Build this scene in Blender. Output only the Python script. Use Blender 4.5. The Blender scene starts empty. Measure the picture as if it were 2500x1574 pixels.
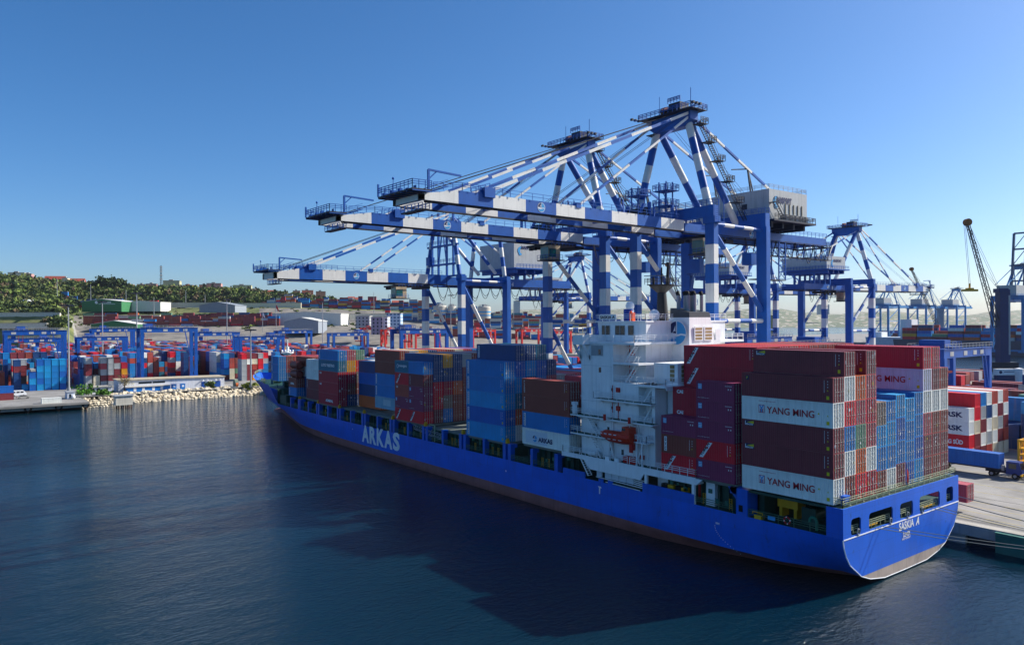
import bpy, bmesh, math, random
import numpy as np
from mathutils import Vector, Matrix
random.seed(7); RNG = np.random.default_rng(11)
SC = bpy.context.scene
COL = SC.collection

# ------------------------------------------------------------------ camera
CAMP = Vector((45.785, -80.985, 31.208)); YAW, PITCH, ROLL, FPX = 2.48759, -0.00287, -0.00557, 1840.35
_f = Vector((math.cos(YAW)*math.cos(PITCH), math.sin(YAW)*math.cos(PITCH), math.sin(PITCH)))
_r = Vector((math.sin(YAW), -math.cos(YAW), 0)); _u = _r.cross(_f)
_r, _u = math.cos(ROLL)*_r + math.sin(ROLL)*_u, -math.sin(ROLL)*_r + math.cos(ROLL)*_u
cam = bpy.data.cameras.new('camera'); CAM = bpy.data.objects.new('camera', cam); COL.objects.link(CAM)
M = Matrix((_r, _u, -_f)).transposed().to_4x4(); M.translation = CAMP; CAM.matrix_world = M
cam.sensor_width = 36; cam.lens = FPX/2500*36; cam.clip_start = 1; cam.clip_end = 30000
SC.camera = CAM

# ------------------------------------------------------------------ sky, sun, exposure
SUN = Vector((0.25, 0.776, 0.58)).normalized()
SUN_EL = math.asin(SUN.z); SUN_ROT = math.atan2(SUN.x, SUN.y)
W = bpy.data.worlds.new("World"); SC.world = W; W.use_nodes = True
_nt = W.node_tree; _sky = _nt.nodes.new('ShaderNodeTexSky'); _sky.sky_type = 'NISHITA'; _sky.sun_disc = False
_sky.sun_elevation = SUN_EL; _sky.sun_rotation = SUN_ROT; _sky.altitude = 0; _sky.air_density = 0.8; _sky.dust_density = 1.0; _sky.ozone_density = 6.0
_hs = _nt.nodes.new('ShaderNodeHueSaturation'); _hs.inputs['Saturation'].default_value = 1.18; _hs.inputs['Value'].default_value = 1.0
_nt.links.new(_sky.outputs[0], _hs.inputs['Color']); _nt.links.new(_hs.outputs[0], _nt.nodes['Background'].inputs[0]); _nt.nodes['Background'].inputs[1].default_value = 0.064
_sl = bpy.data.lights.new('sun', 'SUN'); _sl.energy = 3.2; _sl.angle = math.radians(0.5); _sl.color = (1, 0.94, 0.84)
SUNO = bpy.data.objects.new('sun', _sl); COL.objects.link(SUNO); SUNO.rotation_euler = SUN.to_track_quat('Z', 'Y').to_euler()
SC.view_settings.view_transform = 'Standard'; SC.view_settings.look = 'None'; SC.view_settings.exposure = 1.25; SC.view_settings.gamma = 1
SC.cycles.use_denoising = True; SC.cycles.max_bounces = 6; SC.cycles.volume_bounces = 0
SC.cycles.transparent_max_bounces = 6; SC.cycles.caustics_reflective = False; SC.cycles.caustics_refractive = False

# ------------------------------------------------------------------ materials
def lin(c):
    return tuple(((x/255)/12.92 if x/255 <= .04045 else ((x/255+.055)/1.055)**2.4) for x in c)
_MC = {}
def paint(name, rgb, rough=.5, var=.12, rust=0., metal=0., scale=.6, streak=0., spec=.4, srgb=True, fine=0.):
    """weathered paint: cloudy value changes, downward dirt streaks and rust blotches on a base colour"""
    if name in _MC: return _MC[name]
    m = bpy.data.materials.new(name); _MC[name] = m; m.use_nodes = True
    nt = m.node_tree; N = nt.nodes; L = nt.links; b = N['Principled BSDF']
    c = lin(rgb) if srgb else rgb
    tc = N.new('ShaderNodeTexCoord'); mp = N.new('ShaderNodeMapping'); L.new(tc.outputs['Object'], mp.inputs[0])
    n1 = N.new('ShaderNodeTexNoise'); n1.inputs['Scale'].default_value = scale; n1.inputs['Detail'].default_value = 5; L.new(mp.outputs[0], n1.inputs[0])
    mr = N.new('ShaderNodeMapRange'); mr.inputs[1].default_value = .3; mr.inputs[2].default_value = .7; mr.inputs[3].default_value = 1-var; mr.inputs[4].default_value = 1+var
    L.new(n1.outputs[0], mr.inputs[0])
    mx = N.new('ShaderNodeMix'); mx.data_type = 'RGBA'; mx.blend_type = 'MULTIPLY'; mx.inputs[0].default_value = 1
    mx.inputs[6].default_value = (*c, 1); L.new(mr.outputs[0], mx.inputs[7]); out = mx.outputs[2]
    if streak:
        m2 = N.new('ShaderNodeMapping'); m2.inputs['Scale'].default_value = (2.2, 2.2, .12); L.new(tc.outputs['Object'], m2.inputs[0])
        n2 = N.new('ShaderNodeTexNoise'); n2.inputs['Scale'].default_value = 1.1; n2.inputs['Detail'].default_value = 4; L.new(m2.outputs[0], n2.inputs[0])
        r2 = N.new('ShaderNodeMapRange'); r2.inputs[1].default_value = .52; r2.inputs[2].default_value = .75; r2.inputs[3].default_value = 0; r2.inputs[4].default_value = streak
        L.new(n2.outputs[0], r2.inputs[0])
        x2 = N.new('ShaderNodeMix'); x2.data_type = 'RGBA'; L.new(r2.outputs[0], x2.inputs[0]); L.new(out, x2.inputs[6]); x2.inputs[7].default_value = (c[0]*.45+.02, c[1]*.42+.013, c[2]*.4+.008, 1); out = x2.outputs[2]
    if rust:
        n3 = N.new('ShaderNodeTexNoise'); n3.inputs['Scale'].default_value = 1.7; n3.inputs['Detail'].default_value = 8; n3.inputs['Roughness'].default_value = .7; L.new(mp.outputs[0], n3.inputs[0])
        r3 = N.new('ShaderNodeMapRange'); r3.inputs[1].default_value = .68-.12*rust; r3.inputs[2].default_value = .78-.1*rust; L.new(n3.outputs[0], r3.inputs[0])
        x3 = N.new('ShaderNodeMix'); x3.data_type = 'RGBA'; L.new(r3.outputs[0], x3.inputs[0]); L.new(out, x3.inputs[6]); x3.inputs[7].default_value = (.13, .05, .022, 1); out = x3.outputs[2]
    L.new(out, b.inputs['Base Color']); b.inputs['Roughness'].default_value = rough; b.inputs['Metallic'].default_value = metal; b.inputs['Specular IOR Level'].default_value = spec
    if fine:
        bp = N.new('ShaderNodeBump'); bp.inputs['Strength'].default_value = fine; bp.inputs['Distance'].default_value = .05
        n4 = N.new('ShaderNodeTexNoise'); n4.inputs['Scale'].default_value = 6; n4.inputs['Detail'].default_value = 6; L.new(mp.outputs[0], n4.inputs[0]); L.new(n4.outputs[0], bp.inputs['Height']); L.new(bp.outputs[0], b.inputs['Normal'])
    return m
def attr_paint(name, rough=.6, var=.15, scale=.5):
    m = paint(name, (200, 200, 200), rough, var, scale=scale, streak=.35)
    nt = m.node_tree; a = nt.nodes.new('ShaderNodeAttribute'); a.attribute_name = 'paint'
    mx = [n for n in nt.nodes if n.type == 'MIX' and n.blend_type == 'MULTIPLY'][0]; nt.links.new(a.outputs['Color'], mx.inputs[6]); return m

# ------------------------------------------------------------------ mesh helpers
class MB:
    def __init__(s): s.v = []; s.f = []; s.m = []
    def add(s, vs, fs, mi=0):
        o = len(s.v); s.v += [tuple(p) for p in vs]; s.f += [tuple(i+o for i in f) for f in fs]; s.m += [mi]*len(fs); return s
    def box(s, x0, x1, y0, y1, z0, z1, mi=0):
        return s.add([(x0,y0,z0),(x1,y0,z0),(x1,y1,z0),(x0,y1,z0),(x0,y0,z1),(x1,y0,z1),(x1,y1,z1),(x0,y1,z1)],
                     [(0,3,2,1),(4,5,6,7),(0,1,5,4),(1,2,6,5),(2,3,7,6),(3,0,4,7)], mi)
    def beam(s, p0, p1, w, h=None, mi=0, up=(0,0,1)):
        h = w if h is None else h
        p0, p1 = Vector(p0), Vector(p1); d = (p1-p0)
        if d.length < 1e-6: return s
        d.normalize(); up = Vector(up)
        if abs(d.dot(up)) > .98: up = Vector((0,1,0)) if abs(d.y) < .9 else Vector((1,0,0))
        a = d.cross(up).normalized(); b = a.cross(d).normalized(); a = a*w/2; b = b*h/2
        return s.add([p0-a-b, p0+a-b, p0+a+b, p0-a+b, p1-a-b, p1+a-b, p1+a+b, p1-a+b],
                     [(0,3,2,1),(4,5,6,7),(0,1,5,4),(1,2,6,5),(2,3,7,6),(3,0,4,7)], mi)
    def tube(s, p0, p1, r, n=8, mi=0, r2=None):
        p0, p1 = Vector(p0), Vector(p1); d = p1-p0
        if d.length < 1e-6: return s
        d.normalize(); up = Vector((0,0,1)) if abs(d.z) < .95 else Vector((1,0,0))
        a = d.cross(up).normalized(); b = d.cross(a); r2 = r if r2 is None else r2; vs = []
        for p, q in ((p0, r), (p1, r2)):
            for i in range(n):
                t = 2*math.pi*i/n; vs.append(p+a*math.cos(t)*q+b*math.sin(t)*q)
        fs = [(i, (i+1) % n, n+(i+1) % n, n+i) for i in range(n)]+[tuple(range(n-1, -1, -1)), tuple(range(n, 2*n))]
        return s.add(vs, fs, mi)
    def path(s, pts, r, n=5, mi=0):
        for a, b in zip(pts, pts[1:]): s.tube(a, b, r, n, mi)
        return s
    def prism(s, poly, axis, a, b, mi=0):
        """polygon in the two other axes (in order), extruded along axis from a to b"""
        n = len(poly); vs = []
        for t in (a, b):
            for p, q in poly: vs.append({'x': (t,p,q), 'y': (p,t,q), 'z': (p,q,t)}[axis])
        return s.add(vs, [tuple(range(n)), tuple(range(2*n-1, n-1, -1))]+[((i+1) % n, i, n+i, n+(i+1) % n) for i in range(n)], mi)
    def lathe(s, c, prof, n=16, mi=0):
        k = len(prof); vs = [(c[0]+r*math.cos(2*math.pi*i/n), c[1]+r*math.sin(2*math.pi*i/n), c[2]+z) for r, z in prof for i in range(n)]
        fs = [(j*n+i, j*n+(i+1) % n, (j+1)*n+(i+1) % n, (j+1)*n+i) for j in range(k-1) for i in range(n)]
        fs += [tuple(range(n-1, -1, -1)), tuple(range((k-1)*n, k*n))]
        return s.add(vs, fs, mi)
    def sphere(s, c, r, n=12, m=8, mi=0, sz=1.):
        return s.lathe(c, [(max(.01, r*math.sin(math.pi*j/m)), -r*sz*math.cos(math.pi*j/m)) for j in range(m+1)], n, mi)
    def rail(s, pts, h=1.05, w=.07, step=1.8, mi=0, mids=1):
        for a, b in zip(pts, pts[1:]):
            a, b = Vector(a), Vector(b); L = (b-a).length; n = max(1, round(L/step))
            for i in range(n+1):
                p = a.lerp(b, i/n); s.beam(p, p+Vector((0,0,h)), w, w, mi)
            for k in range(mids+1):
                z = h*(1-k*.5/max(1, mids)*1.0) if mids else h
                s.beam(a+Vector((0,0,z)), b+Vector((0,0,z)), w, w, mi)
        return s
    def stair(s, a, b, w=.8, n=10, mi=0, ax=(0,1,0), rail=True):
        a, b = Vector(a), Vector(b); o = Vector(ax)*w/2
        for i in range(n+1):
            p = a.lerp(b, i/n); s.beam(p-o, p+o, .24, .06, mi)
        for sg in (-1, 1):
            s.beam(a+o*sg, b+o*sg, .08, .2, mi)
            if rail: s.beam(a+o*sg+Vector((0,0,1)), b+o*sg+Vector((0,0,1)), .06, .06, mi)
        return s
    def mesh(s, name):
        me = bpy.data.meshes.new(name); me.from_pydata(s.v, [], s.f); me.polygons.foreach_set('material_index', s.m); me.update(); return me
    def build(s, name, mats, parent=None, smooth=False, loc=None):
        me = s.mesh(name)
        for m in (mats if isinstance(mats, (list, tuple)) else [mats]): me.materials.append(m)
        if smooth:
            for p in me.polygons: p.use_smooth = True
            me.set_sharp_from_angle(angle=math.radians(35)) if hasattr(me, 'set_sharp_from_angle') else None
        return link(name, me, parent, loc)
def link(name, data, parent=None, loc=None):
    o = bpy.data.objects.new(name, data); COL.objects.link(o)
    if parent: o.parent = parent
    if loc is not None: o.location = loc
    return o
def tag(o, label=None, cat=None, group=None, kind=None):
    if label: o['label'] = label
    if cat: o['category'] = cat
    if group: o['group'] = group
    if kind: o['kind'] = kind
    return o
def thing(name, label, cat, loc=(0,0,0), rz=0, group=None):
    o = link(name, None); o.location = loc; o.rotation_euler = (0,0,rz); o.empty_display_size = .5
    return tag(o, label, cat, group)
def np_mesh(name, V, F, mats, colors=None, smooth=False):
    """V (n,3), F (m,4) or (m,3) arrays -> mesh; colors (m,3) go on faces as attribute 'paint'"""
    me = bpy.data.meshes.new(name); k = F.shape[1]
    me.vertices.add(len(V)); me.vertices.foreach_set('co', V.astype(np.float32).ravel())
    me.loops.add(F.size); me.loops.foreach_set('vertex_index', F.astype(np.int32).ravel())
    me.polygons.add(len(F)); me.polygons.foreach_set('loop_start', np.arange(0, F.size, k, dtype=np.int32))
    me.polygons.foreach_set('use_smooth', np.full(len(F), bool(smooth)))
    me.update(calc_edges=True)
    if colors is not None:
        a = me.attributes.new('paint', 'FLOAT_COLOR', 'FACE'); c = np.ones((len(F), 4), np.float32); c[:, :3] = colors; a.data.foreach_set('color', c.ravel())
    for m in (mats if isinstance(mats, (list, tuple)) else [mats]): me.materials.append(m)
    return me
# lettering --------------------------------------------------------------
_TX = {}
def text_verts(body, bold=.02, shear=0, sp=1.0):
    key = (body, bold, shear, sp)
    if key in _TX: return _TX[key]
    cu = bpy.data.curves.new('lettering', 'FONT'); cu.body = body; cu.size = 1; cu.offset = bold; cu.shear = shear; cu.space_character = sp; cu.resolution_u = 3
    o = bpy.data.objects.new('lettering', cu); COL.objects.link(o); bpy.context.view_layer.update()
    me = bpy.data.meshes.new_from_object(o.evaluated_get(bpy.context.evaluated_depsgraph_get()))
    v = np.array([p.co[:] for p in me.vertices]); f = [tuple(p.vertices) for p in me.polygons]
    bpy.data.objects.remove(o); bpy.data.meshes.remove(me)
    v[:, :2] -= v[:, :2].min(0); v[:, :2] /= v[:, :2].max(0); _TX[key] = (v[:, :2], f); return _TX[key]
FACES = {'-y': ((1,0,0),(0,0,1),(0,-1,0)), '+x': ((0,1,0),(0,0,1),(1,0,0)), '+y': ((-1,0,0),(0,0,1),(0,1,0))}
def text(mb, body, org, w, h, face='-y', mi=0, bold=.02, shear=0, sp=1., rot=0, off=.012):
    """letters fitted in a w x h box whose lower left corner is org, on a wall facing `face`; rot turns them in the wall"""
    v, f = text_verts(body, bold, shear, sp); R, U, Nn = (Vector(a) for a in FACES[face]); o = Vector(org)+Nn*off
    c, s = math.cos(rot), math.sin(rot)
    mb.add([o+R*(x*w*c-y*h*s)+U*(x*w*s+y*h*c) for x, y in v], f, mi); return mb
def plate(mb, poly, org, face='-y', mi=0, off=.008):
    R, U, Nn = (Vector(a) for a in FACES[face]); o = Vector(org)+Nn*off
    mb.add([o+R*x+U*y for x, y in poly], [tuple(range(len(poly)))], mi); return mb
def disc(cx, cy, r, n=24, a0=0, a1=2*math.pi):
    k = n if abs(a1-a0-2*math.pi) < 1e-6 else n+1
    return [(cx+r*math.cos(a0+(a1-a0)*i/n), cy+r*math.sin(a0+(a1-a0)*i/n)) for i in range(k)]
def sail_logo(mb, org, r, face='-y', mi=(0,1,2), off=.01):
    """round emblem: sail-shaped letter over a wave. mi = (white, dark blue, light blue)"""
    plate(mb, disc(0,0,r,28), org, face, mi[0], off)
    plate(mb, [(0.03*r, -.1*r)]+disc(0,0,.92*r,10,math.radians(-6),math.radians(88)), org, face, mi[2], off+.006)
    plate(mb, [(-.05*r,-.05*r)]+disc(0,0,.92*r,10,math.radians(93),math.radians(177)), org, face, mi[1], off+.006)
    plate(mb, [(-.6*r,-.02*r),(-.42*r,.02*r),(-.12*r,.62*r),(-.12*r,.1*r),(-.28*r,.16*r),(-.4*r,.0)], org, face, mi[0], off+.012)
    plate(mb, [(-.9*r,-.2*r),(-.5*r,-.3*r),(0,-.22*r),(.45*r,-.12*r),(.92*r,-.2*r)]+disc(0,0,.92*r,12,math.radians(-14),math.radians(-166)), org, face, mi[2], off+.007)
    plate(mb, [(-.9*r,-.14*r),(-.5*r,-.22*r),(0,-.16*r),(.45*r,-.04*r),(.93*r,-.1*r),(.92*r,-.24*r),(.45*r,-.17*r),(0,-.3*r),(-.5*r,-.36*r),(-.88*r,-.27*r)], org, face, mi[0], off+.012)
    return mb
ORD = ['first','second','third','fourth','fifth','sixth','seventh','eighth','ninth','tenth','eleventh','twelfth','thirteenth','fourteenth','fifteenth','sixteenth']
def at(px, D, z):
    """world point D metres along the view from the photo's viewpoint, under photo column px, at height z"""
    fx, fy = math.cos(YAW), math.sin(YAW); rx, ry = math.sin(YAW), -math.cos(YAW); L = (px-1250)/FPX*D
    return Vector((CAMP.x+fx*D+rx*L, CAMP.y+fy*D+ry*L, z))
def zpx(py, D): return CAMP.z+(782-py)*D/FPX

# palette ------------------------------------------------------------------
BLUE = paint('crane_blue', (6, 84, 166), .45, .12, rust=.0, streak=.25)
WHT = paint('crane_white', (228, 226, 218), .5, .06, streak=.3)
DARK = paint('dark_steel', (26, 34, 52), .6, .2)
RUSTY = paint('worn_steel', (96, 66, 48), .8, .3, rust=.6)
GREYM = paint('grey_steel', (150, 154, 158), .55, .1, streak=.3)
BLACK = paint('black_rubber', (18, 18, 20), .8, .2)
YEL = paint('safety_yellow', (222, 166, 20), .5, .12)
RED = paint('signal_red', (190, 26, 22), .5, .1)
ORANGE = paint('lifeboat_orange', (206, 52, 24), .45, .08, streak=.3)
LWHT = paint('letter_white', (226, 228, 230), .5, .05)
LNAVY = paint('letter_navy', (18, 34, 84), .5, .05)
LSKY = paint('letter_sky_blue', (52, 150, 206), .5, .05)
LRED = paint('letter_red', (176, 22, 42), .5, .05)
LBLK = paint('letter_black', (20, 24, 40), .5, .05)
LYEL = paint('letter_yellow', (214, 196, 20), .5, .05)
SHIPW = paint('ship_white', (236, 238, 238), .45, .05, streak=.22)
SHIPB = paint('ship_blue', (2, 92, 196), .38, .1, streak=.3)
DGREEN = paint('deck_green', (22, 66, 56), .6, .22, rust=.25, streak=.3)
HATCH = paint('hatch_grey_green', (112, 120, 112), .7, .2, rust=.3)
GLASS = paint('dark_glass', (20, 34, 44), .12, .1, spec=.8)
CONC = paint('concrete', (168, 164, 154), .9, .2, scale=.25, streak=.3)
# ------------------------------------------------------------------ water, quays, terrain
def water_mat():
    m = bpy.data.materials.new('sea_water'); m.use_nodes = True; nt = m.node_tree; N = nt.nodes; L = nt.links; b = N['Principled BSDF']
    tc = N.new('ShaderNodeTexCoord')
    def noise(sc, det, rough, mapsc, rot):
        mp = N.new('ShaderNodeMapping'); mp.inputs['Scale'].default_value = mapsc; mp.inputs['Rotation'].default_value = (0, 0, rot); L.new(tc.outputs['Object'], mp.inputs[0])
        n = N.new('ShaderNodeTexNoise'); n.inputs['Scale'].default_value = sc; n.inputs['Detail'].default_value = det; n.inputs['Roughness'].default_value = rough; L.new(mp.outputs[0], n.inputs[0]); return n.outputs[0]
    def math_(op, a, b_):
        x = N.new('ShaderNodeMath'); x.operation = op
        for i, q in enumerate((a, b_)):
            if isinstance(q, (int, float)): x.inputs[i].default_value = q
            else: L.new(q, x.inputs[i])
        return x.outputs[0]
    h = math_('ADD', math_('MULTIPLY', noise(1.5, 5, .62, (1, .5, 1), .6), .42), math_('MULTIPLY', noise(.25, 3, .5, (1, .5, 1), .35), .75))
    calm = N.new('ShaderNodeMapRange'); L.new(noise(.012, 3, .5, (1, 1, 1), 0), calm.inputs[0]); calm.inputs[1].default_value = .4; calm.inputs[2].default_value = .62; calm.inputs[3].default_value = .5; calm.inputs[4].default_value = 1.
    bp = N.new('ShaderNodeBump'); bp.inputs['Distance'].default_value = .6; L.new(math_('MULTIPLY', calm.outputs[0], 1.0), bp.inputs['Strength']); L.new(h, bp.inputs['Height']); L.new(bp.outputs[0], b.inputs['Normal'])
    rmp = N.new('ShaderNodeMix'); rmp.data_type = 'RGBA'; L.new(noise(.02, 4, .6, (1, 1, 1), 1), rmp.inputs[0]); rmp.inputs[6].default_value = (.001, .012, .024, 1); rmp.inputs[7].default_value = (.0015, .02, .034, 1)
    L.new(rmp.outputs[2], b.inputs['Base Color']); b.inputs['Roughness'].default_value = .07; b.inputs['IOR'].default_value = 1.33; b.inputs['Specular IOR Level'].default_value = .5
    return m
w = MB(); w.add([(-9000,-3000,0),(6000,-3000,0),(6000,9000,0),(-9000,9000,0)], [(0,1,2,3)])
tag(w.build('water', water_mat()), 'dark blue rippled harbour water beside the ship', kind='structure')
def ground_mat(name, c1, c2, sc=.05, rough=.9, spots=None):
    m = bpy.data.materials.new(name); m.use_nodes = True; nt = m.node_tree; N = nt.nodes; L = nt.links; b = N['Principled BSDF']
    tc = N.new('ShaderNodeTexCoord'); n = N.new('ShaderNodeTexNoise'); n.inputs['Scale'].default_value = sc; n.inputs['Detail'].default_value = 9; n.inputs['Roughness'].default_value = .65; L.new(tc.outputs['Object'], n.inputs[0])
    cr = N.new('ShaderNodeValToRGB'); L.new(n.outputs[0], cr.inputs[0]); cr.color_ramp.elements[0].position = .35; cr.color_ramp.elements[1].position = .66
    cr.color_ramp.elements[0].color = (*lin(c1), 1); cr.color_ramp.elements[1].color = (*lin(c2), 1)
    if spots:
        e = cr.color_ramp.elements.new(.5); e.color = (*lin(spots), 1)
    L.new(cr.outputs[0], b.inputs['Base Color']); b.inputs['Roughness'].default_value = rough; return m
ASPH = ground_mat('worn_asphalt', (118,116,112), (150,148,144), .12)
QZ = 2.8
# quay under the cranes: slab with a stepped concrete edge and dark recesses under it
q = MB(); q.box(-278, 420, 33.2, 205, -6, QZ, 0)
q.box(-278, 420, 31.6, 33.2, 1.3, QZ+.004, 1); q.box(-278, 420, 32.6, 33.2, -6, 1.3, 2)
for i in range(-20, 40): q.box(i*14-1.2, i*14+1.2, 31.9, 32.6, -6, 1.3, 1)
tag(q.build('quay', [ASPH, CONC, DARK]), 'concrete container quay', kind='structure')
ln = MB()
for y, c in ((35.2,1),(36.6,1),(39.5,1),(43,1),(46.4,1),(54,1),(60,1),(66,1)): ln.box(-278, 300, y, y+.16, QZ+.004, QZ+.012, 1 if c else 0)
for y in (33.9, 34.4, 49.9): ln.box(-278, 300, y, y+.14, QZ+.004, QZ+.014, 2)
ln.add([(2,62.5,QZ+.006),(60,62.5,QZ+.006),(60,74,QZ+.006),(10,74,QZ+.006)], [(0,1,2,3)], 0)
tag(ln.build('road_marking', [paint('pale_concrete', (190,184,170), .9, .1), paint('worn_yellow_line', (176,160,96), .8, .25), paint('rail_steel', (60,56,54), .6, .2)]), kind='structure')
# left yard ground
yd = MB(); yd.box(-1200, -284, -1300, 330, -4, QZ); yd.box(-284, -262, -400, -37, 2.0, QZ-.02); yd.box(-290, -284.0, -400, 330, -5, QZ-.1)
tag(yd.build('yard', [ASPH]), 'grey container yard ground', kind='structure')
# terrain: sea-level basin side to the hill, as a height field over distance and view column
def interp(x, pts):
    if x <= pts[0][0]: return pts[0][1]
    for (a, b), (c, d) in zip(pts, pts[1:]):
        if x <= c: return b+(d-b)*(x-a)/(c-a)
    return pts[-1][1]
SKY_PX = [(-400,640),(-150,652),(0,674),(52,677),(140,689),(220,695),(320,704),(420,704),(520,709),(600,711),(660,719),(730,724),(790,726),(860,734),(970,744),(1100,756),(1300,766),(1500,773),(1760,781)]
def terr(px, D):
    s = 31.2+(782-interp(px, SKY_PX))*1300/FPX-1
    kr = interp(px, [(700,1),(950,.9),(1150,.62),(1350,.45),(1560,.2),(1700,0)])
    A = interp(D, [(600,2.4),(655,2.6),(720,14),(790,27),(880,29.5),(905,39),(985,42),(1010,49),(1090,53),(1150,max(54,.6*s+22)),(1230,max(54,s*.95)),(1300,s),(1450,s),(2600,s*.7)])
    B = interp(D, [(600,2.4),(690,2.6),(697,27),(752,31),(757,39.5),(900,46),(1000,53),(1150,max(54,s*.8)),(1300,s),(1450,s),(2600,s*.7)])
    t = min(1, max(0, (px-150)/35)); h = B*(1-t)+A*t
    if px > 640: h = 2.4+(h-2.4)*kr
    return h
us = np.linspace(-420, 1760, 150); Ds = np.concatenate([np.linspace(600, 1120, 105), np.linspace(1130, 2600, 60)])
V = np.array([[*at(px, D, terr(px, D)+ (0 if D < 700 else random.uniform(-.5,.5)))] for D in Ds for px in us]); nu = len(us)
F = np.array([(j*nu+i, j*nu+i+1, (j+1)*nu+i+1, (j+1)*nu+i) for j in range(len(Ds)-1) for i in range(nu-1)])
HILLM = ground_mat('hill_grass', (72,84,44), (128,126,84), .03, .95, (96,104,56))
_c = (F[:, 0] % nu); _j = F[:, 0]//nu; _low = np.array([(us[c] > 178 and Ds[j] < 905) or (us[c] > 620 and Ds[j] < 1010 and us[c] < 1500) for c, j in zip(_c, _j)])
tag(link('hill', np_mesh('hill', V, F[~_low], HILLM, smooth=True)), 'green terraced hill behind the port', kind='structure')
tag(link('yard_slope', np_mesh('yard_slope', V, F[_low], ground_mat('slope_gravel', (104,100,96), (146,140,128), .06), smooth=True)), kind='structure')
def far_mat():
    m = ground_mat('far_town', (86,100,76), (132,130,112), .008, .95, (104,112,88)); nt = m.node_tree; N = nt.nodes; L = nt.links; b = N['Principled BSDF']; src = b.inputs['Base Color'].links[0].from_socket
    tc = N.new('ShaderNodeTexCoord'); v = N.new('ShaderNodeTexVoronoi'); v.inputs['Scale'].default_value = .045; L.new(tc.outputs['Object'], v.inputs['Vector']); r = N.new('ShaderNodeSeparateColor'); L.new(v.outputs['Color'], r.inputs[0])
    g = N.new('ShaderNodeMath'); g.operation = 'GREATER_THAN'; g.inputs[1].default_value = .6; L.new(r.outputs[0], g.inputs[0]); d = N.new('ShaderNodeMath'); d.operation = 'LESS_THAN'; d.inputs[1].default_value = .38; L.new(v.outputs['Distance'], d.inputs[0])
    q = N.new('ShaderNodeMath'); q.operation = 'MULTIPLY'; L.new(g.outputs[0], q.inputs[0]); L.new(d.outputs[0], q.inputs[1]); c = N.new('ShaderNodeMix'); c.data_type = 'RGBA'; L.new(r.outputs[1], c.inputs[0]); c.inputs[6].default_value = (.5,.3,.22,1); c.inputs[7].default_value = (.7,.66,.6,1)
    x = N.new('ShaderNodeMix'); x.data_type = 'RGBA'; L.new(q.outputs[0], x.inputs[0]); L.new(src, x.inputs[6]); L.new(c.outputs[2], x.inputs[7]); L.new(x.outputs[2], b.inputs['Base Color']); return m
# far shore across the bay
fx = []
for D, hs in ((2700,0),(3000,30),(3300,58),(3600,76),(4200,90),(5200,60)):
    fx.append([at(px, D, -2 if hs == 0 else hs*(.75+.2*math.sin(px*.004+D*.002)+.12*math.sin(px*.021)+.05*math.sin(px*.07+D))) for px in range(900, 3300, 24)])
V = np.array([[*p] for r_ in fx for p in r_]); nu = len(fx[0]); F = np.array([(j*nu+i, j*nu+i+1, (j+1)*nu+i+1, (j+1)*nu+i) for j in range(len(fx)-1) for i in range(nu-1)])
tag(link('far_hills', np_mesh('far_hills', V, F, far_mat(), smooth=True)), kind='structure')
# far terminal ground across the basin
g = MB(); g.box(-700, 900, 800, 1300, -3, 2.6); tag(g.build('far_quay', [ASPH]), kind='structure')
# ------------------------------------------------------------------ containers
CC = {'maroon': ((128,50,58),'maroon'), 'plum': ((140,46,84),'plum purple'), 'brown': ((142,64,52),'rust brown'), 'crimson': ((180,28,52),'crimson'), 'red': ((216,24,44),'bright red'),
      'orange': ((206,96,44),'orange'), 'blue': ((10,122,190),'mid blue'), 'lightblue': ((16,146,204),'light blue'), 'navy': ((18,66,120),'navy'), 'deepblue': ((6,96,180),'deep blue'),
      'teal': ((18,108,134),'teal'), 'white': ((232,234,226),'white'), 'grey': ((168,172,172),'grey'), 'greybrown': ((134,112,100),'grey brown'), 'green': ((98,142,112),'green'),
      'yellow': ((222,156,30),'yellow'), 'pink': ((176,74,84),'faded pink'), 'greyblue': ((128,170,190),'pale grey blue'), 'cream': ((214,204,176),'cream'), 'lavender': ((206,206,222),'pale lavender'), 'rustred': ((176,70,56),'faded red')}
CM = {k: paint('container_'+k, v[0], .5, .09, rust=.12, streak=.28, scale=.5) for k, v in CC.items()}
RODM = paint('locking_rod_steel', (186,186,180), .4, .1, metal=.3)
L40, L20, CW, HH, HS = 12.19, 6.06, 2.438, 2.896, 2.591
_CM = {}
def corr(mb, a, b, fixed, z0, z1, axis, sgn, depth=.04, per=.28, horiz=False):
    """trapezoid corrugated sheet between a and b"""
    n = max(2, round((b-a)/per)); p = (b-a)/n; pts = []
    for i in range(n):
        x = a+i*p; pts += [(x, 0), (x+.26*p, 0), (x+.5*p, depth), (x+.76*p, depth)]
    pts.append((b, 0)); vs = []
    for t, d in pts:
        q = fixed-sgn*d
        for z in (z0, z1):
            vs.append((t, q, z) if axis == 'x' else ((q, t, z) if axis == 'y' else (t, z, q)))
    mb.add(vs, [(2*i, 2*i+1, 2*i+3, 2*i+2) for i in range(len(pts)-1)])
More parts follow.
